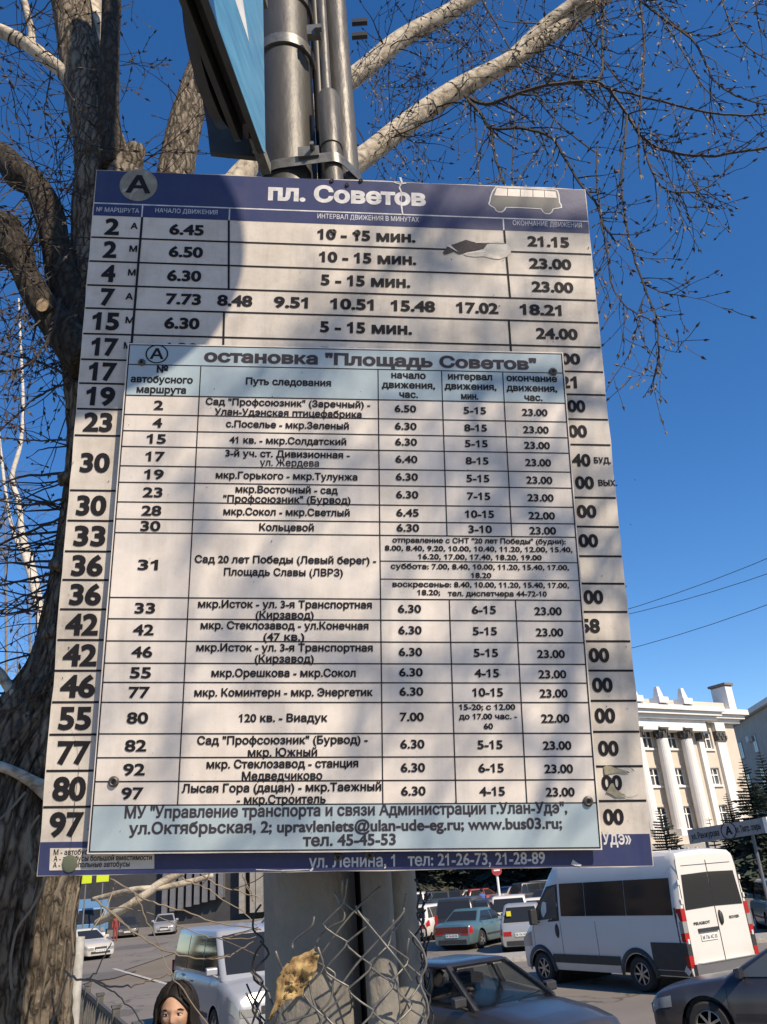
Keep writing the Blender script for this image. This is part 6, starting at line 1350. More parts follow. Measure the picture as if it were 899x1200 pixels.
    # wheels
    for a_ in ax:
        for side in (1, -1): wheel(c, a_, side * (hw_ - .115), side, R_, .205, spokes, rim=rim)
    # lamps, grille, bumpers
    for side in (1, -1):
        B.patch(h - .36, h - .012, .60, .86, side, .008, fx=lambda u, f: f - .0 * u).obj('headlight', 'lamp_clear', c, smooth=True)
        m = MB(); m.box((h + .002, side * hw_ * .60, zb * .56), (.02, hw_ * .34, .13)); m.obj('headlight', 'lamp_clear', c)
        B.patch(-h + .012, -h + (.20 if kind == 'sedan' else .26), .58, .90, side, .008).obj('taillight', 'lamp_red', c, smooth=True)
        if kind == 'sedan' or kind == 'hatch':
            m = MB(); m.box((-h - .002, side * hw_ * .64, zb * .66), (.02, hw_ * .34, .14)); m.obj('taillight', 'lamp_red', c)
        elif kind in ('suv', 'mpv'): m = MB(); m.box((-h + .04, side * hw_ * .84, zb * .95), (.05, .13, .42)); m.obj('taillight', 'lamp_red', c)
        m = MB(); p_ = gp(f1 - .22, .05, side, .10); m.add([p_ + Vector((sx_ * (.055 if sx_ < 0 else .045 - .012 * abs(sz_)), side * (.02 + sy_ * .105), .075 + sz_ * (.075 if sx_ < 0 else .055))) for sx_ in (-1, 1) for sy_ in (-1, 1) for sz_ in (-1, 1)], [(0, 1, 3, 2), (4, 6, 7, 5), (0, 4, 5, 1), (2, 3, 7, 6), (0, 2, 6, 4), (1, 5, 7, 3)]); m.bar(p_ + Vector((0, 0, .02)), gp(f1 - .22, .0, side, -.02), .05, .03); mo = m.obj('door_mirror', col if detail > 1 and col != 'paint_graphite' else 'black_plastic', c); bvl = mo.modifiers.new('round', 'BEVEL'); bvl.width = .02; bvl.segments = 2
        if detail > 1:
            for xq in (xB - .14, xB - .14 - .95 if kind == 'sedan' else xB - 1.0):
                m = MB(); q = B.P(xq, .86, side, .014); m.box(q, (.17, .022, .03)); m.obj('door_handle', col, c)
            for xq in (f1 + .02, xB, xB - 1.02):
                if abs(xq) < h - .3:
                    m = MB()
                    for j in range(6):
                        A_, Bq = B.P(xq, .06 + .15 * j, side, .0015), B.P(xq, .06 + .15 * (j + 1), side, .0015); m.quad(A_ - Vector((.006, 0, 0)), A_ + Vector((.006, 0, 0)), Bq + Vector((.006, 0, 0)), Bq - Vector((.006, 0, 0)))
                    m.obj('door_gap', 'black_plastic', c)
            B.patch(-wb + R_ + .12, wb - R_ - .12, .30, .38, side, .012, 8, 1).obj('side_moulding', 'black_plastic' if col != 'paint_white' else col, c, smooth=True)
    m = MB(); m.box((h + .004, 0, zb * .58), (.02, hw_ * .72, .12)); m.box((h + .0, 0, .33), (.03, hw_ * 1.15, .10)); m.obj('grille', 'black_plastic', c)
    m = MB(); m.box((h + .014, 0, zb * .58), (.01, hw_ * .62, .018)); m.obj('grille_bar', 'chrome', c)
    m = MB(); m.box((-h - .004, 0, .30), (.03, hw_ * 1.4, .14)); m.obj('rear_bumper_insert', 'black_plastic', c)
    plate(c, h + .016, .42, 1, txt=plate_txt); plate(c, -h - .01, zb * .62 if kind != 'sedan' else .50, -1, txt=plate_txt)
    if detail > 1: m = MB(); m.tube([(f1 - .02, -wb_ * .7, zb + .03), (f1 - .12, 0.05, zb + .075)], .008, 5); m.tube([(f1 - .02, .02, zb + .03), (f1 - .12, wb_ * .72, zb + .075)], .008, 5); m.obj('wiper', 'black_plastic', c)
    return c
# ------------------------------------------------------------------ white passenger van
fwA = G(642, 1153); rwA = G(758, 1163); vf = (fwA - rwA).normalized(); vl = Vector((-vf.y, vf.x, 0)); WBv = (fwA - rwA).length
VC = (fwA + rwA) / 2 - vl * 1.02
van = thing('passenger_van', 'tall white passenger van parked across the road with black wheel arches', 'van', (VC.x, VC.y, 0), math.atan2(vf.y, vf.x))
xf, xr_v = WBv / 2 + .93, -WBv / 2 - 1.42; HV = 2.72
topv = [(xr_v, HV - .12), (xr_v + .06, HV - .03), (xr_v + .25, HV), (xf - 1.85, HV), (xf - 1.55, HV - .10), (xf - .72, 1.52), (xf - .60, 1.34), (xf - .25, 1.12), (xf - .06, .98), (xf, .75)]
SECV = [(0, .97), (.05, 1.0), (.30, 1.0), (.42, 1.0), (.60, .965), (.80, .915), (.93, .87), (.975, .83), (1.0, .76)]
hwv = [(xr_v, 1.08), (xr_v + .1, 1.115), (xf - 1.2, 1.115), (xf - .5, 1.07), (xf - .15, .96), (xf, .80)]
class VanBody(Body):
    def P(s, x, f, side, off=0.0):
        b = s.bot(x); t = pw(s.top, x); z = b + (t - b) * f
        F_ = (z - s.z0) / (HV - s.z0); yf = pw(s.sec, F_)
        k = (t - z) / max(.01, t)
        if x > xf - 1.6 and f > .9: yf *= 1 - (f - .9) * .9
        return Vector((x, side * (pw(s.hw, x) * yf + off), z))
VB = VanBody(topv, hwv, .34, (-WBv / 2, WBv / 2), .44, SECV, .05)
VB.ra = .44
VB.mesh().obj('body', 'paint_white', van, smooth=30)
m = MB(); m.box(((xf + xr_v) / 2, 0, .46), ((xf - xr_v) * .94, 1.7, .26))
for a_ in (-WBv / 2, WBv / 2): m.lathe([(.43, -.9), (.43, .9)], 24, Matrix.Translation((a_, 0, .36)) @ Matrix.Rotation(PI / 2, 4, 'X'))
m.obj('underbody', 'black_plastic', van)
def fz(z, x): b = VB.bot(x); return (z - b) / (pw(topv, x) - b)
def vpatch(x0, x1, z0, z1, side, off, nx=8, nf=4, z0b=None, z1b=None):
    mb = MB(); vs = []
    for i in range(nx + 1):
        x = x0 + (x1 - x0) * i / nx; za = z0 + ((z0b if z0b is not None else z0) - z0) * i / nx; zc_ = z1 + ((z1b if z1b is not None else z1) - z1) * i / nx
        for j in range(nf + 1):
            z = za + (zc_ - za) * j / nf; F_ = (z - .34) / (HV - .34); vs.append(Vector((x, side * (pw(hwv, x) * pw(SECV, F_) + off), z)))
    k = nf + 1; mb.add(vs, [(i * k + j, i * k + j + 1, (i + 1) * k + j + 1, (i + 1) * k + j) for i in range(nx) for j in range(nf)]); return mb
for side in (1, -1):
    # long tinted side glazing in one strip with separate panes
    xs4 = [xr_v + .20, xr_v + 1.55, xr_v + 2.85, xf - 1.85]
    for i in range(3): vpatch(xs4[i] + .008, xs4[i + 1] - .008, 1.50, 2.22, side, .010).obj('side_window', 'car_glass', van, smooth=True)
    q = [(xf - 1.72, 1.46), (xf - 1.72, 2.16), (xf - 1.40, 2.10), (xf - .92, 1.60), (xf - .88, 1.40)]
    mb = MB(); mb.add([(x, side * (pw(hwv, x) * pw(SECV, (z - .34) / (HV - .34)) + .012), z) for x, z in q], [tuple(range(5))]); mb.obj('cab_window', 'car_glass_light', van)
    q2 = [(xf - 1.78, 1.40), (xf - 1.78, 2.22), (xf - 1.38, 2.17), (xf - .86, 1.63), (xf - .80, 1.34)]
    mb = MB(); mb.add([(x, side * (pw(hwv, x) * pw(SECV, (z - .34) / (HV - .34)) + .006), z) for x, z in q2], [tuple(range(5))]); mb.obj('window_seal', 'black_plastic', van)
    vpatch(-WBv / 2 + .50, WBv / 2 - .48, .50, .68, side, .018, 10, 2).obj('side_moulding', 'black_plastic', van, smooth=True)
    vpatch(xr_v + .02, -WBv / 2 - .46, .36, .98, side, .014, 6, 3).obj('rear_quarter_cladding', 'black_plastic', van, smooth=True)
    for a_ in (-WBv / 2, WBv / 2):
        mb = MB(); vs = []; n = 20
        for i in range(n + 1):
            t = PI * (-.03 + 1.06 * i / n)
            for r_, o_ in ((.44, .022), (.535, .026), (.54, .002)): x = a_ + r_ * math.cos(t); z = max(.30, .33 + r_ * math.sin(t)); vs.append((x, side * (pw(hwv, x) * pw(SECV, max(0, (z - .34)) / (HV - .34)) + o_), z))
        mb.add(vs, [(i * 3 + j, i * 3 + j + 1, (i + 1) * 3 + j + 1, (i + 1) * 3 + j) for i in range(n) for j in range(2)]); mb.obj('wheel_arch', 'black_plastic', van, smooth=True)
        wheel(van, a_, side * .98, side, .35, .225, 7)
    for xg in (xf - 1.80, xf - .74, xf - 3.0):
        mb = MB()
        for j in range(7):
            z0_, z1_ = .55 + .12 * j, .55 + .12 * (j + 1); y = lambda z: side * (pw(hwv, xg) * pw(SECV, (z - .34) / (HV - .34)) + .003)
            mb.quad((xg - .006, y(z0_), z0_), (xg + .006, y(z0_), z0_), (xg + .006, y(z1_), z1_), (xg - .006, y(z1_), z1_))
        mb.obj('door_gap', 'black_plastic', van)
    m = MB(); m.lathe([(.0001, .03), (.06, .028), (.075, 0)], 14, Matrix.Translation((xf - 1.66, side * 1.11, 1.18)) @ Matrix.Rotation(-side * PI / 2, 4, 'X') @ Matrix.Diagonal((1, 2.2, 1, 1))); m.obj('door_handle', 'black_plastic', van, smooth=True)
    m = MB(); m.box((xf - .98, side * 1.26, 1.50), (.14, .20, .36)); m.bar((xf - .98, side * 1.0, 1.42), (xf - .98, side * 1.1, 1.45), .08, .06); o = m.obj('door_mirror', 'black_plastic', van); bv = o.modifiers.new('round', 'BEVEL'); bv.width = .04; bv.segments = 3
    vpatch(xf - .62, xf - .10, .84, 1.16, side, .010, 6, 2, .80, .98).obj('headlight', 'lamp_clear', van, smooth=True)
    # tall rear lamp clusters wrapped round the corner
    for z0_, z1_, m_ in ((1.38, 1.62, 'lamp_red'), (1.16, 1.375, 'lamp_clear'), (.99, 1.155, 'lamp_red'), (.74, .97, 'black_plastic'), (.52, .735, 'lamp_red')):
        yy = pw(hwv, xr_v + .03) * pw(SECV, ((z0_ + z1_) / 2 - .34) / (HV - .34)); m = MB(); m.box((xr_v + .06, side * (yy - .045), (z0_ + z1_) / 2), (.15, .13, z1_ - z0_)); m.obj('taillight', m_, van)
    m = MB(); m.box((xr_v + .14, side * 1.09, 1.28), (.04, .05, .72)); m.obj('lamp_surround', 'black_plastic', van)
    # rear door glass and panels
    m = MB(); y0_, y1_ = side * .018, side * .86
    m.add([(xr_v - .012, y0_, 1.60), (xr_v - .012, side * .93, 1.58), (xr_v - .006, side * .86, 2.26), (xr_v - .006, y0_, 2.28)], [(0, 1, 2, 3)]); m.obj('rear_window', 'car_glass', van)
    m = MB(); m.box((xr_v - .014, side * 1.01, 2.12), (.03, .05, .09)); m.box((xr_v - .014, side * 1.04, 1.0), (.03, .05, .09)); m.box((xr_v - .014, side * 1.02, 1.75), (.03, .05, .09)); m.obj('door_hinge', 'paint_white', van)
    m = MB(); m.box((xr_v - .006, side * .975, 1.62), (.012, .008, 1.9)); m.obj('door_gap', 'black_plastic', van)
m = MB(); m.box((xr_v - .006, 0, 1.52), (.012, .012, 2.0)); m.box((xr_v - .005, 0, 2.44), (.010, 1.62, .010)); m.obj('door_gap', 'black_plastic', van)
m = MB(); m.box((xr_v - .03, 0, .45), (.12, 2.04, .24)); m.obj('rear_bumper', mat('bumper_grey', (.10, .10, .105), .6), van)
m = MB(); m.box((xr_v - .035, 0, .575), (.14, 1.7, .02)); m.box((xr_v - .10, 0, .33), (.12, 1.0, .04)); m.obj('step', 'chrome', van)
m = MB(); m.box((xr_v - .012, .36, 1.17), (.05, .62, .07)); m.obj('plate_lamp_bar', 'black_plastic', van)
plate(van, xr_v - .006, 1.03, -1, .52, 'М 736 АС 03', y=.36)
m = MB(); m.lathe([(.0001, .04), (.05, .04), (.065, 0)], 14, Matrix.Translation((xr_v - .003, -.12, 1.36)) @ Matrix.Rotation(-PI / 2, 4, 'Y') @ Matrix.Diagonal((2.4, 1, 1, 1))); m.obj('door_handle', 'black_plastic', van, smooth=True)
m = MB(); m.M = Matrix(((0, 0, -1, xr_v - .013), (-1, 0, 0, .55), (0, 1, 0, 1.28), (0, 0, 0, 1))); text(m, 'PEUGEOT', (-.22, 0), (.30, 0), .055, 0, .03); m.obj('door_lettering', 'plate_line', van); M0_ = m.M; m = MB(); m.M = M0_; text(m, 'BOXER', (.95, .04), (1.28, .04), .055, 0, .03); m.obj('door_lettering', 'plate_line', van)
m = MB()
for y in (-.3, 0, .3, .6): m.box((xr_v + .4, y, HV + .06), (.05, .02, .04))
m.obj('roof_lug', 'paint_white', van)
mb = MB(); q = []
for (x, z) in ((xf - .78, 1.56), (xf - 1.15, 2.02), (xf - 1.52, 2.52)):
    for i in range(5): yy = (-1 + i / 2) * (.86 if z < 2 else .78); q.append((x + .012, yy, z + .06 - .05 * abs(yy)))
mb.add(q, [(j * 5 + i, j * 5 + i + 1, (j + 1) * 5 + i + 1, (j + 1) * 5 + i) for j in range(2) for i in range(4)]); mb.obj('windscreen', 'car_glass', van, smooth=True)
# seats seen through the tinted strip are dark; roof ribs
m = MB()
for i in range(5): m.box((-1.9 + i * .8, 0, HV + .045), (.10, 1.1, .02))
m.obj('roof_rib', 'paint_white', van)
# ------------------------------------------------------------------ the cars
car('dark_sedan', 'dark graphite sedan driving towards the viewer, driver behind the windscreen', 'car', (.74, 14.2), (.62, -.785), 'sedan', 'paint_graphite', 4.5, 1.76, 1.43, 'cars on the near roadway', open_cabin=True)
car('dark_blue_hatchback', 'dark blue car nosing in from the lower right corner beside the white van', 'car', (5.72, 14.3), (-.83, .56), 'sedan', 'paint_dark_blue', 4.25, 1.70, 1.40, 'cars on the near roadway', glass='car_glass_light', rim='rim_alloy', spokes=7)
car('silver_minivan', 'silver-blue minivan facing the viewer left of the pole with big headlamps', 'minivan', (-3.66, 19.1), (.46, -.89), 'mpv', 'paint_silver_blue', 4.9, 1.90, 1.95, 'cars on the near roadway', belt=1.16, R_=.34)
car('teal_sedan', 'teal sedan seen from behind with a wide dark red tail lamp strip', 'car', (2.45, 36.9), (.50, .866), 'sedan', 'paint_teal', 4.4, 1.70, 1.36)
car('silver_hatchback', 'silver hatchback with a yellow sticker in its rear window, next to the white van', 'car', (4.0, 34.0), (.16, .987), 'hatch', 'paint_silver', 3.7, 1.66, 1.50)
car('white_hatchback', 'white hatchback half hidden behind the pole and the teal sedan', 'car', (.75, 43.2), (.45, .893), 'hatch', 'paint_white', 4.2, 1.72, 1.45)
car('white_sedan', 'cream white sedan driving up on the left street behind the steel tube', 'car', (-17.4, 47.9), (.66, -.75), 'sedan', 'paint_cream', 4.5, 1.72, 1.40, 'cars on the left street')
car('silver_sedan', 'silver sedan far up the left street left of the lamp post', 'car', (-19.6, 71.4), (.22, -.975), 'sedan', 'paint_silver', 4.4, 1.76, 1.45, 'cars on the left street')
car('dark_hatchback', 'small dark car with bright headlamps beside the silver sedan up the street', 'car', (-22.6, 71.5), (.3, -.95), 'hatch', 'paint_black', 3.9, 1.66, 1.48, 'cars on the left street')
car('pale_blue_sedan', 'pale blue-silver car standing side-on behind the roof of the minivan', 'car', (-8.3, 57.0), (-.97, .25), 'sedan', 'paint_silver_blue', 4.5, 1.75, 1.45)
car('teal_suv', 'pale teal car at the right margin behind the rear doors of the van', 'car', (13.2, 33.0), (.2, .98), 'suv', 'paint_teal', 4.4, 1.8, 1.7)
PK = [('white_pickup_cab', 'white off-roader at the pole edge in the far row', 487, 1044, 1.75, (.1, 1), 'suv', 'paint_white', 4.5), ('grey_sedan', 'dark grey car just above the white hatchback', 500, 1055, 1.45, (.3, .95), 'sedan', 'paint_graphite', 4.4), ('black_suv', 'black off-roader with a tall body left of the person in blue', 543, 1049, 1.75, (.25, .97), 'suv', 'paint_black', 4.6),
      ('dark_blue_suv', 'dark blue car directly behind the teal sedan', 560, 1052, 1.6, (.2, .98), 'suv', 'paint_dark_blue', 4.4), ('white_suv', 'white crossover seen from behind between the post and the silver hatchback', 596, 1047, 1.65, (.12, .99), 'suv', 'paint_white', 4.4), ('white_saloon', 'low white car between the crossover and the van mirror', 630, 1050, 1.42, (.3, .95), 'sedan', 'paint_white', 4.4),
      ('green_sedan', 'dark green car in the middle of the far rows', 520, 1041, 1.45, (.3, .95), 'sedan', 'paint_green', 4.4), ('red_car', 'red car with glinting glass left of the white post', 566, 1038, 1.45, (.9, .4), 'hatch', 'paint_red', 3.9), ('silver_sedan', 'silver car right of the white post in the far rows', 600, 1036, 1.45, (.8, .6), 'sedan', 'paint_silver', 4.3),
      ('grey_suv', 'big grey off-roader in the last row next to the van roof', 632, 1031, 1.75, (.9, .4), 'suv', 'paint_graphite', 4.6), ('blue_suv', 'blue-grey off-roader behind the last row beside the van', 648, 1029, 1.75, (.85, .5), 'suv', 'paint_silver_blue', 4.6), ('black_sedan', 'black car in the third row behind the black off-roader', 536, 1038, 1.45, (.4, .9), 'sedan', 'paint_black', 4.4),
      ('dark_estate', 'dark estate car in the last row above the pickup', 505, 1034, 1.5, (.9, .4), 'hatch', 'paint_dark_blue', 4.5), ('beige_sedan', 'beige car low in the last row left of the post', 550, 1033, 1.42, (.9, .4), 'sedan', 'paint_beige', 4.3), ('black_hatchback', 'black small car in the last row right of the post', 615, 1034, 1.48, (.3, .95), 'hatch', 'paint_black', 3.9), ('dark_blue_sedan', 'dark blue car near the van mirror in the third row', 642, 1040, 1.45, (.4, .9), 'sedan', 'paint_dark_blue', 4.4)]
for nm, lb, px, py, hh_, fd, kd, cl__, LL in PK:
    p = G(px, py + 1.5, hh_); Y = min(p.y, 76); p = p if p.y <= 76 else at(px, py + 1.5, 76)
    car(nm, lb, 'car', (p.x, Y), fd, kd, cl__, LL, 1.76, hh_, detail=1)
# yellow sticker in the silver hatchback's window
# blue truck far left
p = at(107, 1090, 64); tk = thing('blue_truck', 'small blue truck behind the white sedan on the left street', 'truck', (p.x, 64, 0), math.atan2(-.95, .3))
m = MB(); m.prism([(-.9, .5), (.9, .5), (.95, 1.3), (.55, 2.3), (-.9, 2.35)], -1.0, 1.0, Matrix.Translation((1.6, 0, 0)) @ Matrix.Rotation(PI / 2, 4, 'X')); m.obj('cab', 'paint_blue', tk)
m = MB(); m.add([(2.56, -.85, 1.35), (2.56, .85, 1.35), (2.2, .8, 2.2), (2.2, -.8, 2.2)], [(0, 1, 2, 3)]); m.obj('windscreen', 'car_glass', tk)
m = MB(); m.box((-1.2, 0, 1.9), (3.6, 2.2, 2.0)); m.obj('cargo_box', 'paint_blue', tk)
for x in (1.6, -1.6):
    for s_ in (1, -1): wheel(tk, x, s_ * .9, s_, .42, .26, 5)
m = MB(); m.box((2.52, 0, .62), (.12, 2.0, .25)); m.obj('bumper', 'plate_white', tk)
for s_ in (1, -1): m = MB(); m.box((2.53, s_ * .75, .95), (.06, .3, .2)); m.obj('headlight', 'lamp_clear', tk)
# details: wide lamp strip of the teal sedan, sticker of the silver hatchback
ts = bpy.data.objects['teal_sedan']
m = MB(); m.box((-2.205, 0, .70), (.03, 1.40, .20)); m.obj('lamp_strip', mat('lamp_smoked', (.10, .02, .02), .25), ts)
shb = bpy.data.objects['silver_hatchback']; m = MB(); m.box((-1.70, .42, 1.22), (.012, .16, .16)); m.obj('window_sticker', mat('sticker_yellow', (.6, .55, .05), .6), shb)
# ================================================================== people
mat('skin', (.43, .25, .165), .6, noise_amt=.22, nscale=30, bump=.15, bscale=160); mat('skin_light', (.52, .33, .23), .55); mat('hair_dark', (.012, .009, .008), .65, noise_amt=.5, nscale=80, stretch=(1, 1, .12), spec=.25); mat('coat_dark', (.03, .03, .035), .85, noise_amt=.3, nscale=30)
mat('coat_blue', (.05, .09, .26), .85); mat('coat_red', (.22, .04, .035), .85); mat('trousers', (.035, .037, .045), .9); mat('eye_white', (.6, .57, .53), .3); mat('iris', (.02, .012, .008), .2); mat('lip', (.36, .12, .10), .5); mat('shoe', (.02, .02, .02), .6)
def skin_mesh(name, pts, edges, rads, m_, parent, lv=2):
    me = bpy.data.meshes.new(name); me.from_pydata(pts, edges, []); o = bpy.data.objects.new(name, me); COL.objects.link(o); o.parent = parent
    md = o.modifiers.new('skin', 'SKIN'); md.use_smooth_shade = True
    for i, r in enumerate(rads): me.skin_vertices[0].data[i].radius = (r, r) if not isinstance(r, tuple) else r
    me.skin_vertices[0].data[0].use_root = True
    sb2 = o.modifiers.new('sub', 'SUBSURF'); sb2.levels = lv; sb2.render_levels = lv
    me.materials.append(MATS[m_]); return o
def figure(label, loc, rz, H=1.7, coat='coat_dark', legs='trousers', group=None, head=True, lean=0):
    t_ = thing('person', label, 'person', loc, rz, group); s_ = H / 1.7
    P = [(0, 0, .95), (0, 0, 1.12), (.0, 0, 1.30), (0, 0, 1.42), (0, 0, 1.50), (0, .17, 1.40), (-.02, .23, 1.16), (.05, .24, .92), (.07, .235, .84), (0, -.17, 1.40), (-.02, -.23, 1.16), (.05, -.24, .92), (.07, -.235, .84), (0, .09, .90), (.02, .10, .50), (0, .10, .10), (.12, .11, .04), (0, -.09, .90), (-.02, -.10, .50), (-.06, -.10, .10), (.06, -.11, .04)]
    E_ = [(0, 1), (1, 2), (2, 3), (3, 4), (3, 5), (5, 6), (6, 7), (7, 8), (3, 9), (9, 10), (10, 11), (11, 12), (0, 13), (13, 14), (14, 15), (15, 16), (0, 17), (17, 18), (18, 19), (19, 20)]
    r = [(.16, .12), (.15, .12), (.18, .13), (.14, .10), .065, .075, .06, .045, .035, .075, .06, .045, .035, .10, .075, .055, .05, .10, .075, .055, .05]
    skin_mesh('body', [tuple(c * s_ for c in p) for p in P], E_, [tuple(q * s_ for q in k) if isinstance(k, tuple) else k * s_ for k in r], coat, t_, 1)
    if head:
        m = MB(); m.ball(Vector((.01, 0, 1.61)) * s_, .105 * s_, 12, (.95, .82, 1.15)); m.obj('head', 'skin_light', t_, smooth=True)
        m = MB(); m.ball(Vector((-.015, 0, 1.645)) * s_, .108 * s_, 12, (.98, .88, 1.0)); m.obj('hair', 'hair_dark', t_, smooth=True)
    return t_
pb = at(567, 1068, 52); figure('person in a blue coat standing between the parked cars', (pb.x, 52, 0), 2.0, 1.75, 'coat_blue')
pr_ = at(135, 1098, 66); figure('person in a red jacket walking beside the small dark car far up the street', (pr_.x, 66, 0), -1.2, 1.7, 'coat_red')
# ---- woman at the lower left, detailed head
wp = at(207, 1187, 4.6); HZ = wp.z
wom = thing('person', 'woman with long dark hair looking past the viewer at the lower left', 'person', (wp.x, 4.6, .45), math.atan2(-1, .02))
hb_ = HZ - .45 + .002           # eye height above her feet, head centre just below
body_pts = [(0, 0, .88), (0, 0, 1.05), (0, 0, 1.22), (-.01, 0, 1.34), (0, 0, 1.44), (-.01, .15, 1.33), (-.02, .20, 1.08), (.06, .20, .86), (-.01, -.15, 1.33), (-.02, -.20, 1.08), (.06, -.20, .86), (0, .085, .84), (.02, .09, .47), (0, .09, .10), (.12, .10, .04), (0, -.085, .84), (.0, -.09, .47), (-.04, -.09, .10), (.08, -.10, .04)]
sc__ = (hb_ - .12) / 1.46
E_ = [(0, 1), (1, 2), (2, 3), (3, 4), (3, 5), (5, 6), (6, 7), (3, 8), (8, 9), (9, 10), (0, 11), (11, 12), (12, 13), (13, 14), (0, 15), (15, 16), (16, 17), (17, 18)]
r = [(.17, .13), (.14, .11), (.17, .12), (.12, .09), .05, .07, .055, .045, .07, .055, .045, .10, .075, .05, .045, .10, .075, .05, .045]
skin_mesh('body', [tuple(c * sc__ for c in p) for p in body_pts], E_, r, 'coat_dark', wom, 2)
def hand(parent, wrist, side):
    base = Vector(wrist); hnd = MB()
    for k, (dy, L, sp) in enumerate(((-.03, .068, -.2), (-.01, .078, -.06), (.01, .073, .06), (.03, .058, .2))):
        p0 = base + Vector((.0, dy, -.07)); p1 = p0 + Vector((.008, sp * .02, -L * .45)); p2 = p1 + Vector((.014, sp * .015, -L * .35)); p3 = p2 + Vector((.016, 0, -L * .2)); hnd.tube([p0, p1, p2, p3], [.0095, .009, .008, .006], 8)
    hnd.tube([base, base + Vector((.0, 0, -.04)), base + Vector((0, 0, -.085))], [.022, .034, .036], 10); hnd.tube([base + Vector((.01, .028 * -side, -.03)), base + Vector((.03, .045 * -side, -.06)), base + Vector((.045, .045 * -side, -.09))], [.012, .011, .008], 8)
    hnd.obj('hand', 'skin', parent, smooth=True)
hand(wom, Vector((.07, .20, .84)) * sc__, 1); hand(wom, Vector((.07, -.20, .84)) * sc__, -1)
# neck
m = MB(); m.tube([(-.01, 0, hb_ - .20), (0, 0, hb_ - .14), (.01, 0, hb_ - .06)], [.062, .05, .048], 14); m.obj('neck', 'skin', wom, smooth=True)
# head: sculpted from a fine sphere, facing +x
HR = .098; hc = Vector((0, 0, hb_ + .0)); NU, NV = 72, 54; vs = []
def g2(a, b, sa, sb_): return math.exp(-(a / sa) ** 2 - (b / sb_) ** 2)
for i in range(NV + 1):
    th2 = PI * i / NV
    for j in range(NU):
        ph = 2 * PI * j / NU; x = math.sin(th2) * math.cos(ph); y = math.sin(th2) * math.sin(ph); z = math.cos(th2)
        X = x * .97; Yv = y * .80; Z = z * 1.20
        if z < 0: k = 1 - .30 * (-z) ** 1.5; Yv *= k; X *= 1 - .12 * (-z)
        f = max(0, x)
        if x > 0:
            zz = Z; yy = Yv
            d = 0
            d += .13 * g2(yy, zz + .28, .10, .13) + .10 * g2(yy, zz + .10, .07, .22)                        # nose
            d += .05 * g2(yy, zz + .36, .17, .06)
            d -= .10 * (g2(yy - .32, zz - .02, .17, .12) + g2(yy + .32, zz - .02, .17, .12))                # eye sockets
            d += .045 * g2(yy, zz - .20, .5, .10)                                                         # brow
            d += .05 * (g2(yy - .42, zz + .24, .16, .18) + g2(yy + .42, zz + .24, .16, .18))                # cheekbones
            d += .055 * g2(yy, zz + .60, .20, .05) + .05 * g2(yy, zz + .70, .18, .05) - .03 * g2(yy, zz + .65, .22, .025)   # lips
            d += .07 * g2(yy, zz + 1.0, .22, .14)                                                        # chin
            d -= .03 * g2(yy, zz + .85, .3, .06)
            X += d * (f ** .3)
        vs.append(hc + Vector((X, Yv, Z)) * HR)
mb = MB(); mb.add(vs, [(i * NU + j, i * NU + (j + 1) % NU, (i + 1) * NU + (j + 1) % NU, (i + 1) * NU + j) for i in range(NV) for j in range(NU)]); ho = mb.obj('head', 'skin', wom, smooth=True)
for s_ in (1, -1):
    ey = hc + Vector((.765, s_ * .30, .01)) * HR
    m = MB(); m.ball(ey, .0135, 12, (.85, 1.22, .60)); e_o = m.obj('eye', 'eye_white', ho, smooth=True)
    m = MB(); m.ball(ey + Vector((.0070, 0, 0)), .0074, 10, (.8, 1, .95)); m.obj('iris', 'iris', ho, smooth=True)
    m = MB(); m.tube([ey + Vector((.004, s_ * -.016, .003)), ey + Vector((.0105, s_ * -.006, .0085)), ey + Vector((.0095, s_ * .008, .0085)), ey + Vector((.001, s_ * .018, .003))], [.0012, .0030, .0030, .0012], 6); m.obj('upper_eyelid', 'skin', ho, smooth=True)
    m = MB(); m.tube([ey + Vector((.0075, s_ * -.016, .0025)), ey + Vector((.0125, s_ * -.004, .0062)), ey + Vector((.0105, s_ * .010, .0055)), ey + Vector((.002, s_ * .019, .001))], [.0009, .0019, .0019, .0009], 6); m.obj('eyelash', 'hair_dark', ho, smooth=True)
    m = MB(); m.tube([ey + Vector((.011, s_ * -.020, .013)), ey + Vector((.0135, s_ * -.006, .019)), ey + Vector((.011, s_ * .010, .022)), ey + Vector((.001, s_ * .026, .016))], [.0020, .0034, .0030, .001], 6); m.obj('eyebrow', 'hair_dark', ho, smooth=True)
    m = MB(); m.ball(hc + Vector((-.02, s_ * .80, -.12)) * HR, .022, 10, (.75, .35, 1.25)); m.obj('ear', 'skin', ho, smooth=True)
m = MB(); m.tube([hc + Vector((.90, y * .01, -.62 - .02 * (1 - abs(y) / 22))) * HR + Vector((-(abs(y) / 22) ** 2 * .012, 0, 0)) for y in range(-22, 23, 4)], [.002] + [.005] * 9 + [.002] if False else .0045, 8); m.obj('lips', 'lip', ho, smooth=True)
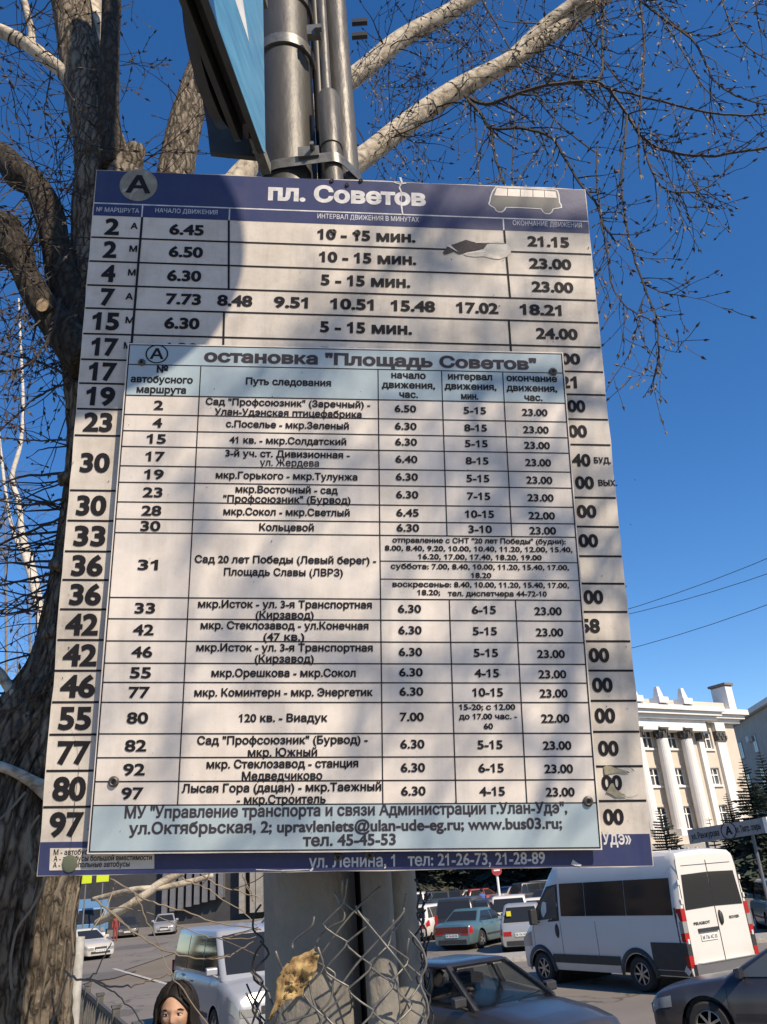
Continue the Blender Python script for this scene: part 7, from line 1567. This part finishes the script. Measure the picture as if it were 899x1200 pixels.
# hair: cap plus long strands parted near the middle, leaving the face free
HM = MB(); rn = random.Random(9)
def hp(th_, ph_, k): return hc + Vector((math.sin(th_) * math.cos(ph_) * .99, math.sin(th_) * math.sin(ph_) * .90, math.cos(th_) * 1.22)) * HR * k
cap = MB(); vs = []; fs = []; NA = 56; NB = 18
for i in range(NB + 1):
    for j in range(NA):
        ph = 2 * PI * j / NA; fr = max(0, math.cos(ph)); lim = math.radians(128 - 76 * fr ** 1.1 + 5 * math.sin(ph * 3)); th2 = lim * i / NB; wv = 1 + .012 * math.sin(ph * 28 + i * .7); vs.append(hp(th2, ph, 1.05 * wv + .03 * (1 - fr)))
cap.add(vs, [(i * NA + j, i * NA + (j + 1) % NA, (i + 1) * NA + (j + 1) % NA, (i + 1) * NA + j) for i in range(NB) for j in range(NA)]); co = cap.obj('hair', 'hair_dark', wom, smooth=True)
sm = co.modifiers.new('thick', 'SOLIDIFY'); sm.thickness = .008
for _ in range(420):          # short strands from the parting over the crown
    s_ = rn.choice((1, -1)); ph = s_ * rn.uniform(.35, 3.0); e_t = 1.75 if abs(ph) > .9 else .75 + abs(ph) * .5
    pts = [hp(.10 + (e_t - .10) * k / 6, .25 * s_ + (ph - .25 * s_) * min(1, k / 3.5), 1.09 + .05 * rn.random()) for k in range(7)]; HM.tube(pts, [.0022, .003, .003, .003, .003, .0025, .001], 3, False)
for _ in range(360):
    s_ = rn.choice((1, -1)); ph = s_ * rn.uniform(.95, 3.1); th0 = rn.uniform(.25, 1.2); pts = []
    for k in range(5): pts.append(hp(th0 + (1.75 - th0) * k / 4, ph * (.35 + .65 * min(1, (k + 1) / 3)) if abs(ph) < 1.4 else ph, 1.15 + .04 * rn.random()))
    e = pts[-1]; L = rn.uniform(.18, .32); out = Vector((e.x - hc.x, e.y - hc.y, 0)).normalized()
    for k in range(1, 6): pts.append(e + out * (.018 * math.sin(k * .8)) + Vector((rn.gauss(0, .003), rn.gauss(0, .003), -L * k / 5)))
    HM.tube(pts, [.004, .0055, .006, .006, .006, .006, .006, .005, .004, .002], 4, False)
HM.obj('hair_strands', 'hair_dark', wom, smooth=True)
# ---- driver of the graphite sedan
dr_loc = Vector((.74, 14.2, 0)); af = math.atan2(-.785, .62)
drv = thing('person', 'driver in dark clothes with one hand on the wheel of the graphite sedan', 'person', tuple(dr_loc), af)
ys = -.34                # right-hand seat: image left
P = [(-.25, ys, .62), (-.30, ys, .82), (-.33, ys, .98), (-.32, ys, 1.05), (-.32, ys + .19, .98), (-.12, ys + .25, .80), (.12, ys + .16, .96), (.20, ys + .10, 1.0), (-.32, ys - .19, .98), (-.15, ys - .24, .78), (.10, ys - .14, .92), (.0, ys + .1, .58), (.15, ys + .1, .60), (.0, ys - .1, .58), (.15, ys - .1, .60)]
skin_mesh('body', P, [(0, 1), (1, 2), (2, 3), (2, 4), (4, 5), (5, 6), (6, 7), (2, 8), (8, 9), (9, 10), (0, 11), (11, 12), (0, 13), (13, 14)], [.15, .14, .14, .06, .075, .055, .045, .035, .075, .055, .04, .09, .07, .09, .07], 'coat_dark', drv, 1)
m = MB(); m.ball(Vector((-.29, ys, 1.19)), .10, 12, (.95, .82, 1.2)); m.obj('head', 'skin_light', drv, smooth=True); m = MB(); m.ball(Vector((-.31, ys, 1.225)), .104, 12, (1, .88, 1.0)); m.obj('hair', 'hair_dark', drv, smooth=True)
hm2 = MB(); b0 = Vector((.22, ys + .09, 1.0)); hm2.ball(b0, .042, 10, (.9, 1, .6))
for k in range(4): p0 = b0 + Vector((.02, -.03 + .02 * k, .012)); hm2.tube([p0, p0 + Vector((.028, 0, .006)), p0 + Vector((.045, 0, -.012)), p0 + Vector((.04, 0, -.03))], [.0105, .010, .009, .007], 8)
hm2.tube([b0 + Vector((0, -.03, 0)), b0 + Vector((.01, -.06, .0)), b0 + Vector((.03, -.07, -.01))], [.013, .011, .008], 8); hm2.obj('hand', 'skin_light', drv, smooth=True)
sed = bpy.data.objects['dark_sedan']
m = MB(); Mw = Matrix.Translation((.24, ys, .94)) @ Matrix.Rotation(math.radians(65), 4, 'Y'); m.lathe([(.185, -.012), (.197, 0), (.185, .012), (.173, 0)], 28, Mw, close=True); m.box(Mw @ Vector((0, 0, 0)), (.03, .34, .03)); m.obj('steering_wheel', 'black_plastic', sed, smooth=40)
m = MB(); m.box((.62, 0, .84), (.5, 1.36, .14)); m.obj('dashboard', 'black_plastic', sed)
for s_ in (1, -1): m = MB(); m.box((-.48, s_ * .34, .72), (.16, .48, .62)); m.box((-.52, s_ * .34, 1.12), (.10, .24, .16)); m.box((-.2, s_ * .34, .48), (.55, .48, .14)); o = m.obj('seat', 'coat_dark', sed)
m = MB(); m.box((-1.15, 0, .72), (.18, 1.3, .6)); m.obj('rear_seat', 'coat_dark', sed)
